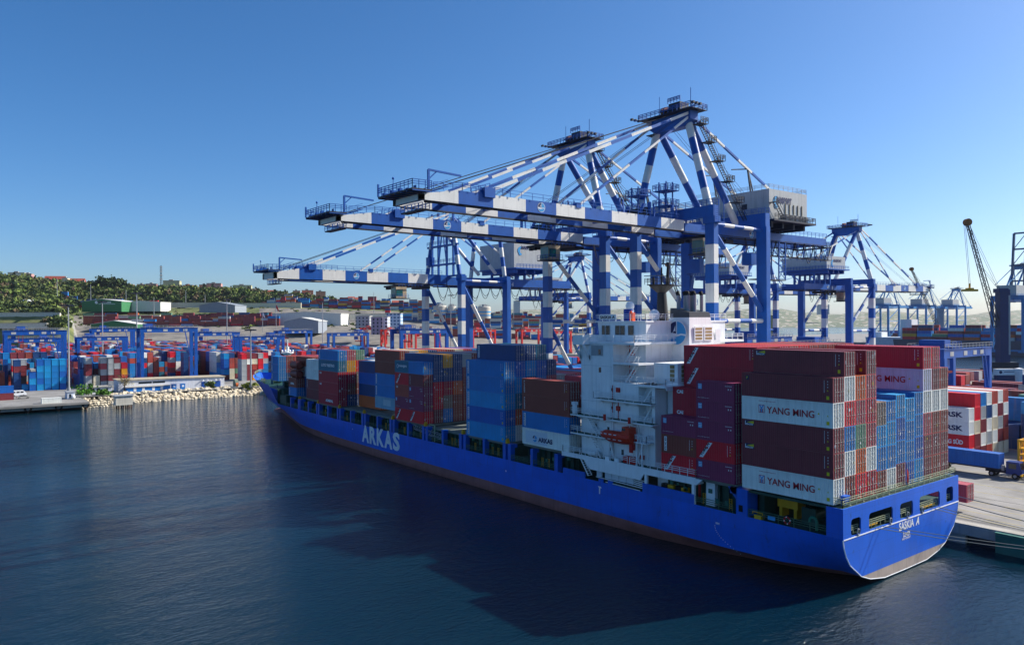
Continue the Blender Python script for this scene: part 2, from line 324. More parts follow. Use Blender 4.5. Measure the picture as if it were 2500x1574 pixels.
def body_mesh(L, H, blank):
    k = ('b', L, H, blank)
    if k in _CM: return _CM[k]
    m = MB(); x, y = L/2, CW/2
    for s in (-1, 1):
        m.box(-x+.16, x-.16, s*y-(.1 if s > 0 else 0), s*y+(.1 if s < 0 else 0), .0, .17); m.box(-x+.16, x-.16, s*y-(.07 if s > 0 else 0), s*y+(.07 if s < 0 else 0), H-.1, H-.006)
        for e in (-1, 1):
            m.box(min(e*x, e*(x-.16)), max(e*x, e*(x-.16)), s*y-(.16 if s > 0 else 0), s*y+(.16 if s < 0 else 0), 0, H)
        corr(m, -x+.16, x-.16, s*(y-.02), .17, H-.1, 'x', s)
    for e in (-1, 1):
        a, b = sorted((e*x, e*(x-.14))); m.box(a, b, -y+.16, y-.16, 0, .16); m.box(a, b, -y+.16, y-.16, H-.12, H-.004)
    corr(m, -y+.16, y-.16, -(x-.03), .16, H-.12, 'y', -1)
    if blank: corr(m, -y+.16, y-.16, x-.03, .16, H-.12, 'y', 1)
    else: m.add([(x-.1,-y+.1,.1),(x-.1,y-.1,.1),(x-.1,y-.1,H-.1),(x-.1,-y+.1,H-.1)], [(0,1,2,3)])
    corr(m, -x+.14, x-.14, H-.02, -y+.07, y-.07, 'z', 1, .022, .42)
    me = m.mesh('container_body'); me.materials.append(None); _CM[k] = me; return me
def door_mesh(H, rods):
    k = ('d', H, rods)
    if k in _CM: return _CM[k]
    m = MB(); w = (CW-.2)/2-.01; h0, h1 = .15, H-.13
    m.box(0, .05, 0, w, h0, h1)
    for i in range(5):
        z = h0+(h1-h0)*(i+.5)/5; m.box(.05, .07, .08, w-.08, z-(h1-h0)*.07, z+(h1-h0)*.07)
    for z in (.12,.36,.62,.88): m.box(.05, .085, -.03, .12, h0+(h1-h0)*z-.08, h0+(h1-h0)*z+.08)
    if rods:
        for y in (.3*w, .76*w): rodset(m, y, h0, h1, 1)
    me = m.mesh('container_door'); me.materials.append(None); me.materials.append(RODM); _CM[k] = me; return me
def rodset(m, y, h0, h1, mi):
    m.beam((.1, y, h0-.08), (.1, y, h1+.08), .05, .05, mi)
    for t in (.02, .26, .5, .74, .98): m.box(.05, .14, y-.07, y+.07, h0+(h1-h0)*t-.04, h0+(h1-h0)*t+.04, mi)
    m.box(.1, .14, y-.03, y+.34, h0+(h1-h0)*.4, h0+(h1-h0)*.4+.05, mi)
def rod_mesh(H):
    k = ('r', H)
    if k in _CM: return _CM[k]
    m = MB(); rodset(m, 0, .15, H-.13, 0); me = m.mesh('locking_rod'); me.materials.append(RODM); _CM[k] = me; return me
def setmat(o, m):
    o.material_slots[0].link = 'OBJECT'; o.material_slots[0].material = m
NCONT = [0]
def container(x_aft, y0, z, col, L, H, label, group, mode='rods', cat='container'):
    """x_aft: the +X end; y0: port side; mode: rods / door / blank / plain"""
    NCONT[0] += 1
    t = thing('shipping_container', label, cat, (x_aft-L/2, y0+CW/2, z), 0, group)
    b = link('container_body', body_mesh(L, H, mode in ('blank',)), t); setmat(b, CM[col])
    if mode in ('rods', 'door'):
        for i in (0, 1):
            d = link('door', door_mesh(H, mode == 'door'), t, (L/2-.09, -CW/2+.1+i*((CW-.2)/2+.005), 0)); setmat(d, CM[col])
            if mode == 'rods':
                w = (CW-.2)/2-.01
                for y in (.3*w, .76*w): link('locking_rod', rod_mesh(H), d, (0, y, 0))
    return t
def lettering(t, fn, mats, name='lettering'):
    m = MB(); fn(m); return m.build(name, mats, t)
# marks: all are in the container's own frame; side wall y = -CW/2, x from -L/2
def mk_turkon(t, L, H):
    def f(m):
        x0 = -L/2+.5; a = math.atan2(H*.82, 1.55)
        plate(m, [(0,0),(.62,0),(2.15,H*.8),(1.53,H*.8)], (x0,-CW/2,H*.1), mi=0, off=.014)
        ln_ = math.hypot(1.53, H*.8); an = math.atan2(H*.8, 1.53)
        text(m, 'TURK N', (x0+.42,-CW/2,H*.1+.12), ln_*.86, .34, rot=an, mi=1, bold=.05, off=.02)
        plate(m, [(p+.31+1.53*.64, q+H*.8*.66) for p, q in disc(0,0,.17,14)], (x0,-CW/2,H*.1), mi=2, off=.022)
    lettering(t, f, [LWHT, LBLK, LRED])
def mk_small(t, L, H, seed=0, yel=True):
    """container number columns, warning signs and size decal near the aft end"""
    rr = random.Random(seed)
    def f(m):
        x = L/2-1.1; z = H-.45
        for i in range(11): plate(m, [(0,0),(.07,0),(.07,.09),(0,.09)], (x,-CW/2,z-i*.13), mi=0)
        for i in range(3): plate(m, [(0,0),(.09,0),(.09,.13),(0,.13)], (x+.42,-CW/2,z-.1-i*.32), mi=0)
        plate(m, [(0,0),(.2,0),(.1,.19)], (x+.35,-CW/2,z-1.15), mi=1)
        if yel: plate(m, [(0,0),(.34,0),(.34,.4),(0,.4)], (x+.3,-CW/2,.35), mi=1)
    lettering(t, f, [LWHT, LYEL], 'marking')
def mk_ym(t, L, H):
    def f(m):
        text(m, 'YANG MING', (-2.5,-CW/2,.98), 6.3, .84, mi=0, bold=.015, off=.014)
        x, z = -3.65, .98
        plate(m, [(0,0),(.82,0),(.82,.98),(0,.98)], (x,-CW/2,z), mi=0, off=.012)
        plate(m, [(.07,.06),(.75,.06),(.75,.92),(.07,.92)], (x,-CW/2,z), mi=1, off=.016)
        plate(m, [(.07,.92),(.24,.92),(.41,.66),(.58,.92),(.75,.92),(.5,.52),(.5,.06),(.32,.06),(.32,.52)], (x,-CW/2,z), mi=2, off=.022)
        plate(m, [(.2,.06),(.3,.06),(.3,.42),(.2,.56)], (x,-CW/2,z), mi=0, off=.024); plate(m, [(.52,.06),(.62,.06),(.62,.56),(.52,.42)], (x,-CW/2,z), mi=0, off=.024)
        text(m, 'www.yangming.com', (-3.65,-CW/2,2.32), 2.35, .2, mi=0, bold=.0, off=.014)
        plate(m, [(0,0),(.26,0),(.13,.24)], (4.2,-CW/2,1.45), mi=3)
    lettering(t, f, [LRED, LWHT, LSKY, LYEL]); 
def mk_beacon(t, L, H):
    def f(m):
        x, z = -L/2+.42, H-.78
        plate(m, [(0,0),(1.35,0),(1.35,.62),(0,.62)], (x,-CW/2,z), mi=1, off=.01)
        plate(m, [(.3,.4),(1.32,.24),(1.32,.6)], (x,-CW/2,z), mi=2, off=.016)
        text(m, 'BEACON', (x+.2,-CW/2,z+.05), 1.0, .22, mi=0, bold=.03, off=.018); plate(m, [(.06,.06),(.16,.06),(.16,.55),(.06,.55)], (x,-CW/2,z), mi=0, off=.018)
    lettering(t, f, [LWHT, LNAVY, LYEL])
def mk_text(t, L, s, x, z, w, h, mats, bold=.03, panel=None, rot=0, name='lettering'):
    def f(m):
        if panel: plate(m, panel, (x,-CW/2,z), mi=1, off=.01)
        text(m, s, (x,-CW/2,z), w, h, mi=0, bold=bold, rot=rot, off=.018)
    lettering(t, f, mats, name)
def mk_vert(t, L, H, s, x, mats, w=.36, box=True):
    def f(m):
        n = len(s); h = (H-.7)/n
        if box: plate(m, [(-.06,-.06),(w+.06,-.06),(w+.06,n*h+.04),(-.06,n*h+.04)], (x,-CW/2,.35), mi=1, off=.01)
        for i, ch in enumerate(s): text(m, ch, (x+.04,-CW/2,.35+(n-1-i)*h+.03), w-.08, h*.8, mi=0, bold=.03, off=.018)
    lettering(t, f, mats)
def mk_box(t, L, H):
    def f(m):
        x = -L/2+.35
        plate(m, [(0,0),(.62,0),(.62,.72),(0,.72)], (x,-CW/2,H-1.05), mi=1, off=.01)
        for i in range(3): plate(m, [(.05,.12+i*.2),(.57,.12+i*.2),(.57,.2+i*.2),(.05,.2+i*.2)], (x,-CW/2,H-1.05), mi=0, off=.016)
        text(m, 'www.capitallease.com', (x-.1,-CW/2,.34), 1.9, .13, mi=0, bold=0, off=.016)
        for i in range(9): plate(m, [(0,0),(.09,0),(.09,.07),(0,.07)], (L/2-1.4+i*.12,-CW/2,H-.5), mi=0)
        for i in range(2): plate(m, [(0,0),(.14,0),(.14,.2),(0,.2)], (L/2-.95+i*.36,-CW/2,H-.98), mi=0)
    lettering(t, f, [LWHT, LSKY], 'marking')
def mk_door(t, L, H, seed):
    """white and yellow labels on the doors"""
    rr = random.Random(seed)
    for i in range(rr.randint(1,3)):
        m = MB(); y = rr.choice((-.95,-.35,.2,.75)); z = rr.uniform(.5,H-.6); a, b = rr.uniform(.18,.36), rr.uniform(.16,.42)
        plate(m, [(0,0),(a,0),(a,b),(0,b)], (L/2-.008,y,z), '+x', 0, .0); m.build('sticker', rr.choice((LWHT,LWHT,LWHT,LYEL)), t)

Yp = 2.464
def stack(bay, cols, row, xa, L, z0, hs, group, phrase, mode='rods', first=0, marks=None, y=None, short='long'):
    """one stack from the bottom up; entries None are skipped (hidden inside)"""
    z = z0; out = {}
    for k, c in enumerate(cols):
        h = hs[k] if isinstance(hs, (list, tuple)) else hs
        if c:
            lab = f"{CC[c][1]} {short} container, {ORD[k]} tier, {phrase}"
            t = container(xa, (row*Yp if y is None else y), z, c, L, h-.012, lab, group, mode)
            out[k] = t
            if marks and marks.get(k): marks[k](t, L, h)
        z += h
    return out
GS = 'containers stacked on the ship deck'
def rowp(r, what): return f"{ORD[r]} row from port, {what}"
# sternmost bay -------------------------------------------------------------
SB = 'sternmost bay'
S = [(['white','maroon','maroon','white','maroon'], HH), (['brown','white','blue','red','white','maroon'], HH), (['red','orange','green','pink','orange'], HH),
     (['crimson','white','pink','crimson','pink','maroon'], HH), (['brown','blue','lightblue','greybrown'], [HS,HH,HS,HH]), (['white','blue','lightblue','blue'], [HS,HH,HH,HS]),
     (['maroon','blue','deepblue','lightblue'], HH), (['deepblue','blue','blue','lightblue'], [HH,HS,HS,HH]), (['lightblue','deepblue','blue','blue'], HH),
     (['maroon','maroon','pink','white','lavender','crimson'], HH), (['brown','maroon','brown','white','maroon','crimson'], HH), (['maroon','maroon','brown','white','brown'], HH)]
for r, (cs, h) in enumerate(S):
    mk = {}
    if r == 0: mk = {0: mk_ym, 3: mk_ym, 1: mk_beacon, 2: mk_beacon, 4: lambda t, L, H: mk_text(t, L, 'F', -L/2+.7, H-.75, .22, .3, [LYEL, LNAVY], panel=[(-.12,-.1),(.36,-.1),(.36,.42),(-.12,.42)])}
    if r == 1: mk = {5: mk_beacon}
    if r == 9: mk = {4: lambda t, L, H: (mk_ym(t, L, H), None)[1]}
    out = stack('S', cs, r, 0, L40, 10, h, GS, rowp(r, SB), 'blank' if False else 'rods', marks=mk)
    for k, t in out.items():
        hh = (h[k] if isinstance(h, list) else h)
        mk_door(t, L40, hh, r*10+k)
        if r in (0, 1, 3, 9): mk_small(t, L40, hh, r*10+k)
# bay between deckhouse and stern bay -----------------------------------------
AB = 'bay behind the deckhouse'
def both(*fs): return lambda t, L, H: [f(t, L, H) for f in fs]
sm = lambda t, L, H: mk_small(t, L, H, 1, False)
stack('A', ['plum','red','plum','plum','plum'], 0, -13.35, L20, 10.05, HS, GS, 'aft outer stack behind the deckhouse', 'door', marks={0:mk_box,2:mk_box,3:mk_box,4:mk_box,1:both(mk_turkon,sm)}, short='short')
stack('A', ['red','brown','plum'], 0, -19.48, L20, 10.05, HS, GS, 'forward outer stack behind the deckhouse', 'door', marks={0:both(mk_turkon,sm),1:both(sm,lambda t,L,H: mk_vert(t,L,H,'GVC',-L/2+.62,[LBLK,LWHT],.34)),2:mk_box}, short='short')
cai = lambda t, L, H: mk_text(t, L, 'CAI', -L/2+.75, H-.85, 1.15, .52, [LWHT], .06)
stack('A', [None,'crimson','crimson','crimson'], 1, -13.35, L40, 10.05, HH, GS, rowp(1, AB), 'plain', marks={2:cai,3:cai})
stack('A', [None,None,None,'crimson','crimson','crimson'], 2, -13.35, L40, 10.1, HH, GS, rowp(2, AB), 'plain', marks={4:both(mk_turkon,sm),5:both(mk_turkon,sm),3:mk_turkon})
for r in range(3, 12): stack('A', [None]*5+[['rustred','crimson','rustred','red','rustred','brown','rustred','maroon','rustred'][r-3]], r, -13.35, L40, 10.1, HH, GS, rowp(r, AB), 'door' if r > 3 else 'plain')
stack('A', ['red'], 1, -15.2, L20, 6.85, HS, GS, 'standing under the plum containers', 'plain', marks={0:mk_turkon}, y=3.4, short='short')
# bay ahead of the deckhouse ---------------------------------------------------
MB_ = 'bay before the deckhouse'
def mk_arkas(t, L, H):
    def f(m):
        plate(m, [(-4.2,.1),(1.6,.1),(1.6,2.2),(-4.2,2.2)], (-1,-CW/2,.2), mi=3, off=.006)
        sail_logo(m, (-2.65,-CW/2,1.18), .62, mi=(0,1,2), off=.014)
        text(m, 'ARKAS', (-1.75,-CW/2,.72), 3.7, .82, mi=1, bold=.05, off=.018)
    lettering(t, f, [LWHT, LNAVY, LSKY, paint('patch_white', (206,214,222), .5, .05)])
def mk_arkstrip(t, L, H): mk_vert(t, L, H, 'ARKAS', -L/2+.5, [LNAVY, LWHT], .4)
flo = lambda t, L, H: mk_vert(t, L, H, 'FLORENS', -L/2+.5, [LWHT, LWHT], .36, False)
out = stack('M', ['white','blue','brown','brown'], 0, -44.9, L40, 9.9, 2.82, GS, rowp(0, MB_), 'rods', marks={0:mk_arkas,1:both(mk_arkstrip,sm),2:both(flo,sm),3:both(flo,sm)})
for r in range(1, 12): stack('M', [None,None,None] if r < 4 else [None,None,None,['pink','brown','navy','brown','red','maroon','brown','blue'][r-4]], r, -44.9, L40, 9.9, 2.82, GS, rowp(r, MB_), 'door')
for r in (1, 2, 3): stack('M', [None,None,['maroon','grey','brown'][r-1]], r, -44.9, L40, 9.9, 2.82, GS, rowp(r, MB_), 'door')
# tall blue bay amidships --------------------------------------------------------
BB = 'tall blue bay amidships'
out = stack('B', ['lightblue','deepblue','lightblue','blue','blue'], 0, -62.2, L40, 9.3, HH, GS, rowp(0, BB), 'rods', marks={k: both(mk_arkstrip, lambda t,L,H: mk_small(t,L,H,3,True)) for k in range(5)})
for k, t in out.items(): mk_door(t, L40, HH, 40+k)
Bc = [['white','orange','teal','lightblue','deepblue','navy'], ['white','brown','blue','navy','lightblue','navy'], ['maroon','navy','blue','blue','deepblue','teal'], [None,None,None,'pink','navy'], [None,None,None,'grey'], [None,None,None,'pink'], [None,None,None,'red'], [None,None,None,'brown'], [None,None,None,'blue'], [None,None,None,'maroon'], [None,None,None,'crimson']]
for i, cs in enumerate(Bc): 
    out = stack('B', cs, i+1, -62.2, L40, 9.3, HH, GS, rowp(i+1, BB), 'door', marks={5: mk_arkstrip})
    for k, t in out.items(): mk_door(t, L40, HH, 60+i*8+k)
# bay of short boxes -----------------------------------------------------------------
TB = 'bay of short containers ahead of the open hatch'
TB = 'mixed bay amidships'
hanjin = lambda t, L, H: lettering(t, lambda m: (text(m,'HANJIN',(-1.2,-CW/2,1.1),3.4,.6,mi=0,bold=.03,off=.016), plate(m, disc(-1.75,1.4,.42,18), (0,-CW/2,0), mi=0), plate(m, disc(-1.75,1.4,.32,18), (0,-CW/2,0), mi=1, off=.014)), [LWHT, CM['teal']])
stack('T', ['red','plum','rustred','red','teal'], 0, -96.62, L20, 9.55, HS, GS, 'forward outer stack, '+TB, 'plain', marks={0:mk_turkon,1:mk_box,2:lambda t,L,H: mk_text(t,L,'CAI',-L/2+.6,H-.8,.8,.45,[LWHT],.05),3:mk_turkon,4:hanjin}, short='short')
out = stack('T', ['red','plum','plum','maroon','blue'], 0, -90.5, L20, 9.55, HS, GS, 'aft outer stack, '+TB, 'door', marks={0:mk_turkon,1:mk_box,2:mk_box,3:lambda t,L,H: mk_vert(t,L,H,'CRONOS',-L/2+.5,[LWHT,LWHT],.3,False)}, short='short')
for k, t in out.items(): mk_door(t, L20, HS, 140+k)
Tc = [['maroon','red','red','navy','navy'], ['blue','greybrown','crimson','navy','yellow'], ['brown','brown','orange','navy','navy'], ['maroon','maroon','maroon','maroon','grey'], [None]*4+['brown'], [None]*4+['grey'], [None]*4+['navy'], [None]*4+['brown'], [None]*4+['crimson'], [None]*4+['blue'], [None]*4+['maroon']]
for i, cs in enumerate(Tc):
    out = stack('T', cs, i+1, -90.5, L40, 9.55, HH, GS, rowp(i+1, TB), 'door')
    for k, t in out.items(): mk_door(t, L40, HH, 150+i*8+k)
# brown and blue bay -------------------------------------------------------------------
RB = 'brown and blue bay'
BR = ['greyblue','blue','blue','brown','brown']
stack('R', BR, 1, -104.8, L40, 10.7, 2.74, GS, rowp(1, RB), 'door', marks={1:mk_arkstrip,2:mk_arkstrip,0:lambda t,L,H: lettering(t, lambda m: plate(m,[(0,0),(3.6,0),(3.6,1.4),(0,1.4)],(-2,-CW/2,.8),mi=0), [paint('patch_grey',(166,190,200),.5,.1)],'marking')})
for i, c in enumerate(['grey','yellow','navy','rustred','brown','cream','crimson','blue','brown']): stack('R', [None]*4+[c], i+2, -104.8, L40, 10.7, 2.74, GS, rowp(i+2, RB), 'door')
NB = 'bay behind the crimson stack'
for i, cs in enumerate([['orange','navy','deepblue','navy'], ['navy','navy','navy','white']]): stack('N', cs, i+2, -118.6, L40, 9.6, HH, GS, rowp(i+2, NB), 'door')
# crimson bay ------------------------------------------------------------------------------
DB = 'crimson and teal bay'
adm = lambda t, L, H: mk_text(t, L, 'ADMIRAL', -1.6, .75, 4.6, .7, [LWHT], .05)
llo = lambda t, L, H: mk_text(t, L, 'LLOYD TRIESTINO', -4.3, 1.15, 8.2, .75, [LWHT], .04)
dhl = lambda t, L, H: mk_text(t, L, 'UES', -L/2+.5, H-.85, .85, .5, [LNAVY, LWHT], .03, panel=[(-.08,-.06),(.95,-.06),(.95,.56),(-.08,.56)])
out = stack('D', ['crimson','crimson','crimson','teal','blue'], 0, -132.3, L40, 9.6, [HH,HH,HH,HH,HS], GS, rowp(0, DB), 'door', marks={0:adm,1:cai,2:cai,3:llo,4:mk_arkstrip})
for k, t in out.items(): mk_door(t, L40, HS, 240+k)
for i, cs in enumerate([['navy','brown','crimson','yellow','pink'], ['navy','brown','greybrown','red','green'], [None]*3+['brown'], [None]*3+['blue'], [None]*3+['cream'], [None]*3+['crimson'], [None]*3+['navy'], [None]*3+['brown']]):
    out = stack('D', cs, i+1, -132.3, L40, 9.6, [HH,HH,HH,HH,HS], GS, rowp(i+1, DB), 'door')
    for k, t in out.items(): mk_door(t, L40, HS, 250+i*8+k)
# forward bays -------------------------------------------------------------------------------
FB = 'bay before the crimson stack'
stack('F', ['maroon','maroon','white','white'], 1, -146.6, L40, 9.6, 2.75, GS, rowp(1, FB), 'door', marks={1: flo})
KB = 'tank container bay'
stack('K', ['blue','brown'], 1, -166.2, L20, 9.4, 2.55, GS, 'outer stack, '+KB, 'door', marks={0:mk_arkstrip,1:lambda t,L,H: mk_text(t,L,'ADMIRAL',-1.6,.8,2.9,.62,[LWHT],.05)}, short='short')
def tank(x_aft, y0, z, lab):
    t = thing('tank_container', lab, 'tank container', (x_aft-L20/2, y0+CW/2, z), 0, 'brown tank containers')
    f = MB(); x, y, H = L20/2, CW/2, 2.56
    for a in (-1,1):
        for b in (-1,1): f.beam((a*(x-.08),b*(y-.08),0),(a*(x-.08),b*(y-.08),H),.14)
        for zz in (.08,H-.08): f.beam((-x,a*(y-.08),zz),(x,a*(y-.08),zz),.12); f.beam((a*(x-.08),-y,zz),(a*(x-.08),y,zz),.12)
    f.build('frame', CM['brown'], t)
    b = MB(); b.tube((-x+.5,0,H/2),(x-.5,0,H/2),1.1,20)
    for a in (-1,1): b.tube((a*(x-.5),0,H/2),(a*(x-.22),0,H/2),1.1,20,0,.75)
    for i in range(5): b.tube((-2.2+i*1.1,0,H/2),(-2.1+i*1.1,0,H/2),1.13,20)
    b.build('tank', CM['brown'], t, True)
tank(-166.2, Yp, 14.5, 'brown tank container, lower of the two in the forward outer stack')
tank(-166.2, Yp, 17.1, 'brown tank container, upper of the two in the forward outer stack')
for i, cs in enumerate([['navy','navy','grey','brown'], ['navy','navy','navy','brown'], [None]*3+['rustred'], [None]*3+['grey'], [None]*3+['brown'], [None]*3+['rustred']]):
    stack('K', cs, i+2, -160.3, L40, 9.4, 2.88, GS, rowp(i+2, KB), 'door')
PB = 'foremost bay'
stack('P', ['blue','blue','blue'], 1, -180.7, L20, 13.0, 2.5, GS, rowp(1, PB), 'door', marks={k: mk_arkstrip for k in range(3)}, short='short')
for i, cs in enumerate([['navy','maroon','brown'], [None,None,'rustred'], [None,None,'brown'], [None,None,'crimson'], [None,None,'maroon'], [None,None,'blue']]): stack('P', cs, i+2, -180.7, L20, 13.0, 2.5, GS, rowp(i+2, PB), 'door', short='short')
# ------------------------------------------------------------------ the container ship
SL = Vector((-110, 14.65, 0)); SHIP = thing('container_ship', 'blue hulled container ship with white deckhouse moored at the quay', 'ship', SL)
def sp(mb, name, mats, parent=None, smooth=False, label=None):
    o = mb.build(name, mats, parent or SHIP, smooth)
    if parent is None: o.location = -SL
    if label: o['label'] = label
    return o
YC = 14.65
def hull_mat():
    m = paint('hull_blue', (0, 96, 210), .5, .1, streak=.3, scale=.25)
    nt = m.node_tree; N = nt.nodes; L = nt.links; b = N['Principled BSDF']; src = b.inputs['Base Color'].links[0].from_socket
    tc = N.new('ShaderNodeTexCoord'); br = N.new('ShaderNodeTexBrick'); mp = N.new('ShaderNodeMapping'); mp.inputs['Rotation'].default_value = (math.radians(90), 0, 0)
    L.new(tc.outputs['Object'], mp.inputs[0]); L.new(mp.outputs[0], br.inputs[0]); br.inputs['Scale'].default_value = 1; br.inputs['Brick Width'].default_value = 9; br.inputs['Row Height'].default_value = 2.3; br.inputs['Mortar Size'].default_value = .02
    br.inputs['Color1'].default_value = (1,1,1,1); br.inputs['Color2'].default_value = (.9,.92,.95,1); br.inputs['Mortar'].default_value = (.6,.65,.7,1)
    mx = N.new('ShaderNodeMix'); mx.data_type = 'RGBA'; mx.blend_type = 'MULTIPLY'; mx.inputs[0].default_value = .8; L.new(src, mx.inputs[6]); L.new(br.outputs[0], mx.inputs[7])
    sc = N.new('ShaderNodeTexNoise'); sm_ = N.new('ShaderNodeMapping'); sm_.inputs['Scale'].default_value = (.5,.5,.28); L.new(tc.outputs['Object'], sm_.inputs[0]); L.new(sm_.outputs[0], sc.inputs[0]); sc.inputs['Scale'].default_value = 1.3; sc.inputs['Detail'].default_value = 8; sc.inputs['Roughness'].default_value = .75
    mr = N.new('ShaderNodeMapRange'); mr.inputs[1].default_value = .6; mr.inputs[2].default_value = .72; mr.inputs[4].default_value = .75; L.new(sc.outputs[0], mr.inputs[0])
    m2 = N.new('ShaderNodeMix'); m2.data_type = 'RGBA'; L.new(mr.outputs[0], m2.inputs[0]); L.new(mx.outputs[2], m2.inputs[6]); m2.inputs[7].default_value = (.006, .035, .075, 1)
    L.new(m2.outputs[2], b.inputs['Base Color']); return m
HULLB = hull_mat()
HULLR = paint('antifouling_red', (150, 92, 86), .7, .2, rust=.3, streak=.4, scale=.4)
HULLG = paint('worn_boot_top', (176, 160, 148), .7, .2, rust=.5, streak=.5, scale=.5)
T0 = [(-212,0),(-206,1.2),(-199,2.8),(-184,6.2),(-170,9.6),(-162,11.3),(-152,12.8),(-138,14.05),(-112,14.9),(-43,14.9),(-26.8,13.9),(-20,12.8),(-10,10.4),(-4.7,8.8),(1.2,5.5)]
T2 = [(-213,0),(-209,.6),(-191.6,5.5),(-175.8,9.45),(-163.5,12.2),(-158,12.8),(-151,13.4),(-138,14.2),(-113,14.9),(-20,14.9),(-15,14.75),(-7,14.1),(1.2,10.8)]
T4 = [(-218,0),(-205,5.0),(-191,8.2),(-177,11.4),(-165,13.2),(-152,14.2),(-135,14.9),(-8,14.9),(1.2,13.9)]
T6 = [(-225,0),(-215,4.4),(-200,9.0),(-185.5,12.2),(-177,13.6),(-168,13.9),(-150,14.4),(-130,14.9),(1.2,14.9)]
T8 = [(-231,0),(-228,2.5),(-222,5.6),(-215,8.3),(-205,11.0),(-190,13.2),(-175,14.3),(-160,14.6),(1.2,14.9)]
XS = [-231,-228,-225,-222,-218,-215,-212,-209,-205,-199,-194,-190,-186,-184,-180,-177,-170,-164,-158,-152,-145,-138,-130,-120,-112,-95,-75,-55,-43,-35,-27,-20,-15,-10,-7,-4.7,-2.5,-.7,1.2]
def sect(X):
    if X > 1: return [(.15,.01),(.2,5.5),(.75,8.9),(1.45,10.9),(3.2,13.4),(4.3,14.2),(5.4,14.7),(6.4,14.9)]
    stem = lambda t: max(.01, interp(X, t))
    top = 6.45 if X > -178 else interp(X, [(-231,12.6),(-200,12.0),(-186,11.6),(-178.5,6.6)])
    f = (top-6.45)/5.6; ht = stem(T6)*(1-f)+stem(T8)*f if top > 6.5 else stem(T6)
    if top > 9 and ht < .05: ht = stem(T8)
    return [(-1.6, stem(T0)*.93), (0, stem(T0)), (1.0, stem(T0)*.4+stem(T2)*.6), (1.75, stem(T2)), (3.4, stem(T4)*.6+stem(T2)*.4), (4.6, stem(T4)*.7+stem(T6)*.3), (5.6, stem(T6)*.75+stem(T4)*.25), (top, ht)]
h = MB(); SEC = [sect(x) for x in XS]
def stemx(x, z): return x if z > 6 else max(x, interp(z, [(-1.6,-208),(0,-211),(1.75,-213),(4,-218),(6.4,-225)]))
for sg in (-1, 1):
    o = len(h.v)
    for x, s in zip(XS, SEC):
        for z, b in s: h.v.append((stemx(x, z), YC+sg*b, z))
    n = 8
    for i in range(len(XS)-1):
        for j in range(n-1):
            a = (o+i*n+j, o+i*n+j+1, o+(i+1)*n+j+1, o+(i+1)*n+j)
            h.f.append(a if sg < 0 else a[::-1]); h.m.append(1 if j < 3 else 0)
HULL = sp(h, 'hull', [HULLB, HULLR], smooth=True)
blb = MB(); blb.sphere((-214,YC,-.9), 1.9, 14, 10); o = sp(blb, 'bulbous_bow', HULLR, smooth=True); 
for v in o.data.vertices: v.co.x = -212+(v.co.x+214)*3.2
# transom with mooring openings
def fill2d(outer, holes, thick):
    cu = bpy.data.curves.new('c', 'CURVE'); cu.dimensions = '2D'; cu.fill_mode = 'BOTH'; cu.extrude = thick/2
    for poly in [outer]+holes:
        s = cu.splines.new('POLY'); s.points.add(len(poly)-1); s.use_cyclic_u = True
        for p, (x, y) in zip(s.points, poly): p.co = (x, y, 0, 1)
    o = bpy.data.objects.new('c', cu); COL.objects.link(o); bpy.context.view_layer.update()
    me = bpy.data.meshes.new_from_object(o.evaluated_get(bpy.context.evaluated_depsgraph_get())); v = [tuple(p.co) for p in me.vertices]; f = [tuple(p.vertices) for p in me.polygons]
    bpy.data.objects.remove(o); return v, f
def rrect(x0, x1, y0, y1, r=.45):
    out = []
    for cx, cy, a in ((x1-r,y1-r,0),(x0+r,y1-r,90),(x0+r,y0+r,180),(x1-r,y0+r,270)):
        out += [(cx+r*math.cos(math.radians(a+k*22.5)), cy+r*math.sin(math.radians(a+k*22.5))) for k in range(5)]
    return out
TS = [(z, b) for z, b in SEC[-1]]
left = [(YC-b, z) for z, b in TS]; right = [(YC+b, z) for z, b in TS]
blue = [(YC-14.9, 9.8)]+left[:2:-1]+right[3:]+[(YC+14.9, 9.8)]
HOLES = [rrect(1.45,3.66,6.5,8.42), rrect(5.5,11.2,6.5,8.45), rrect(13.05,16.4,6.5,8.4), rrect(18.2,23.9,6.55,8.52), rrect(25.85,27.9,6.6,8.6)]
v, f = fill2d(blue, HOLES, .16); t = MB(); t.add([(1.2+z, x, y) for x, y, z in v], f)
for y0, y1 in ((YC-14.9,),(YC+14.72,)) if False else ((YC-14.9, YC-14.72),(YC+14.72, YC+14.9)):
    t.box(-.75, 1.115, y0, y1, 6.4, 9.8)
TRN = sp(t, 'transom', HULLB)
t = MB(); v, f = fill2d(left[:4][::-1]+right[1:4], [], .15); t.add([(1.2+z, x, y) for x, y, z in v], f); sp(t, 'transom_boot', HULLG, TRN)
t = MB(); t.beam((1.3,-.2,6.3),(1.3,29.5,6.3),.06,.12); pts = [(1.24, y, z) for y, z in [(YC-14.9,6.3)]+left[::-1][1:]+right[1:]+[(YC+14.9,6.3)]]; t.path(pts, .07, 6); sp(t, 'rubbing_line', SHIPW, TRN)
t = MB(); text(t, 'SASKIA', (1.29,12.7,5.1), 3.9, 1.02, '+x', bold=.03); text(t, 'A', (1.29,17.05,5.1), .95, 1.02, '+x', bold=.04, shear=.3)
text(t, 'İZMİR', (1.29,13.75,4.18), 1.85, .72, '+x', bold=.03); text(t, 'IMO 9395927', (1.29,13.5,3.84), 2.15, .26, '+x', bold=.02); sp(t, 'lettering', LWHT, TRN)
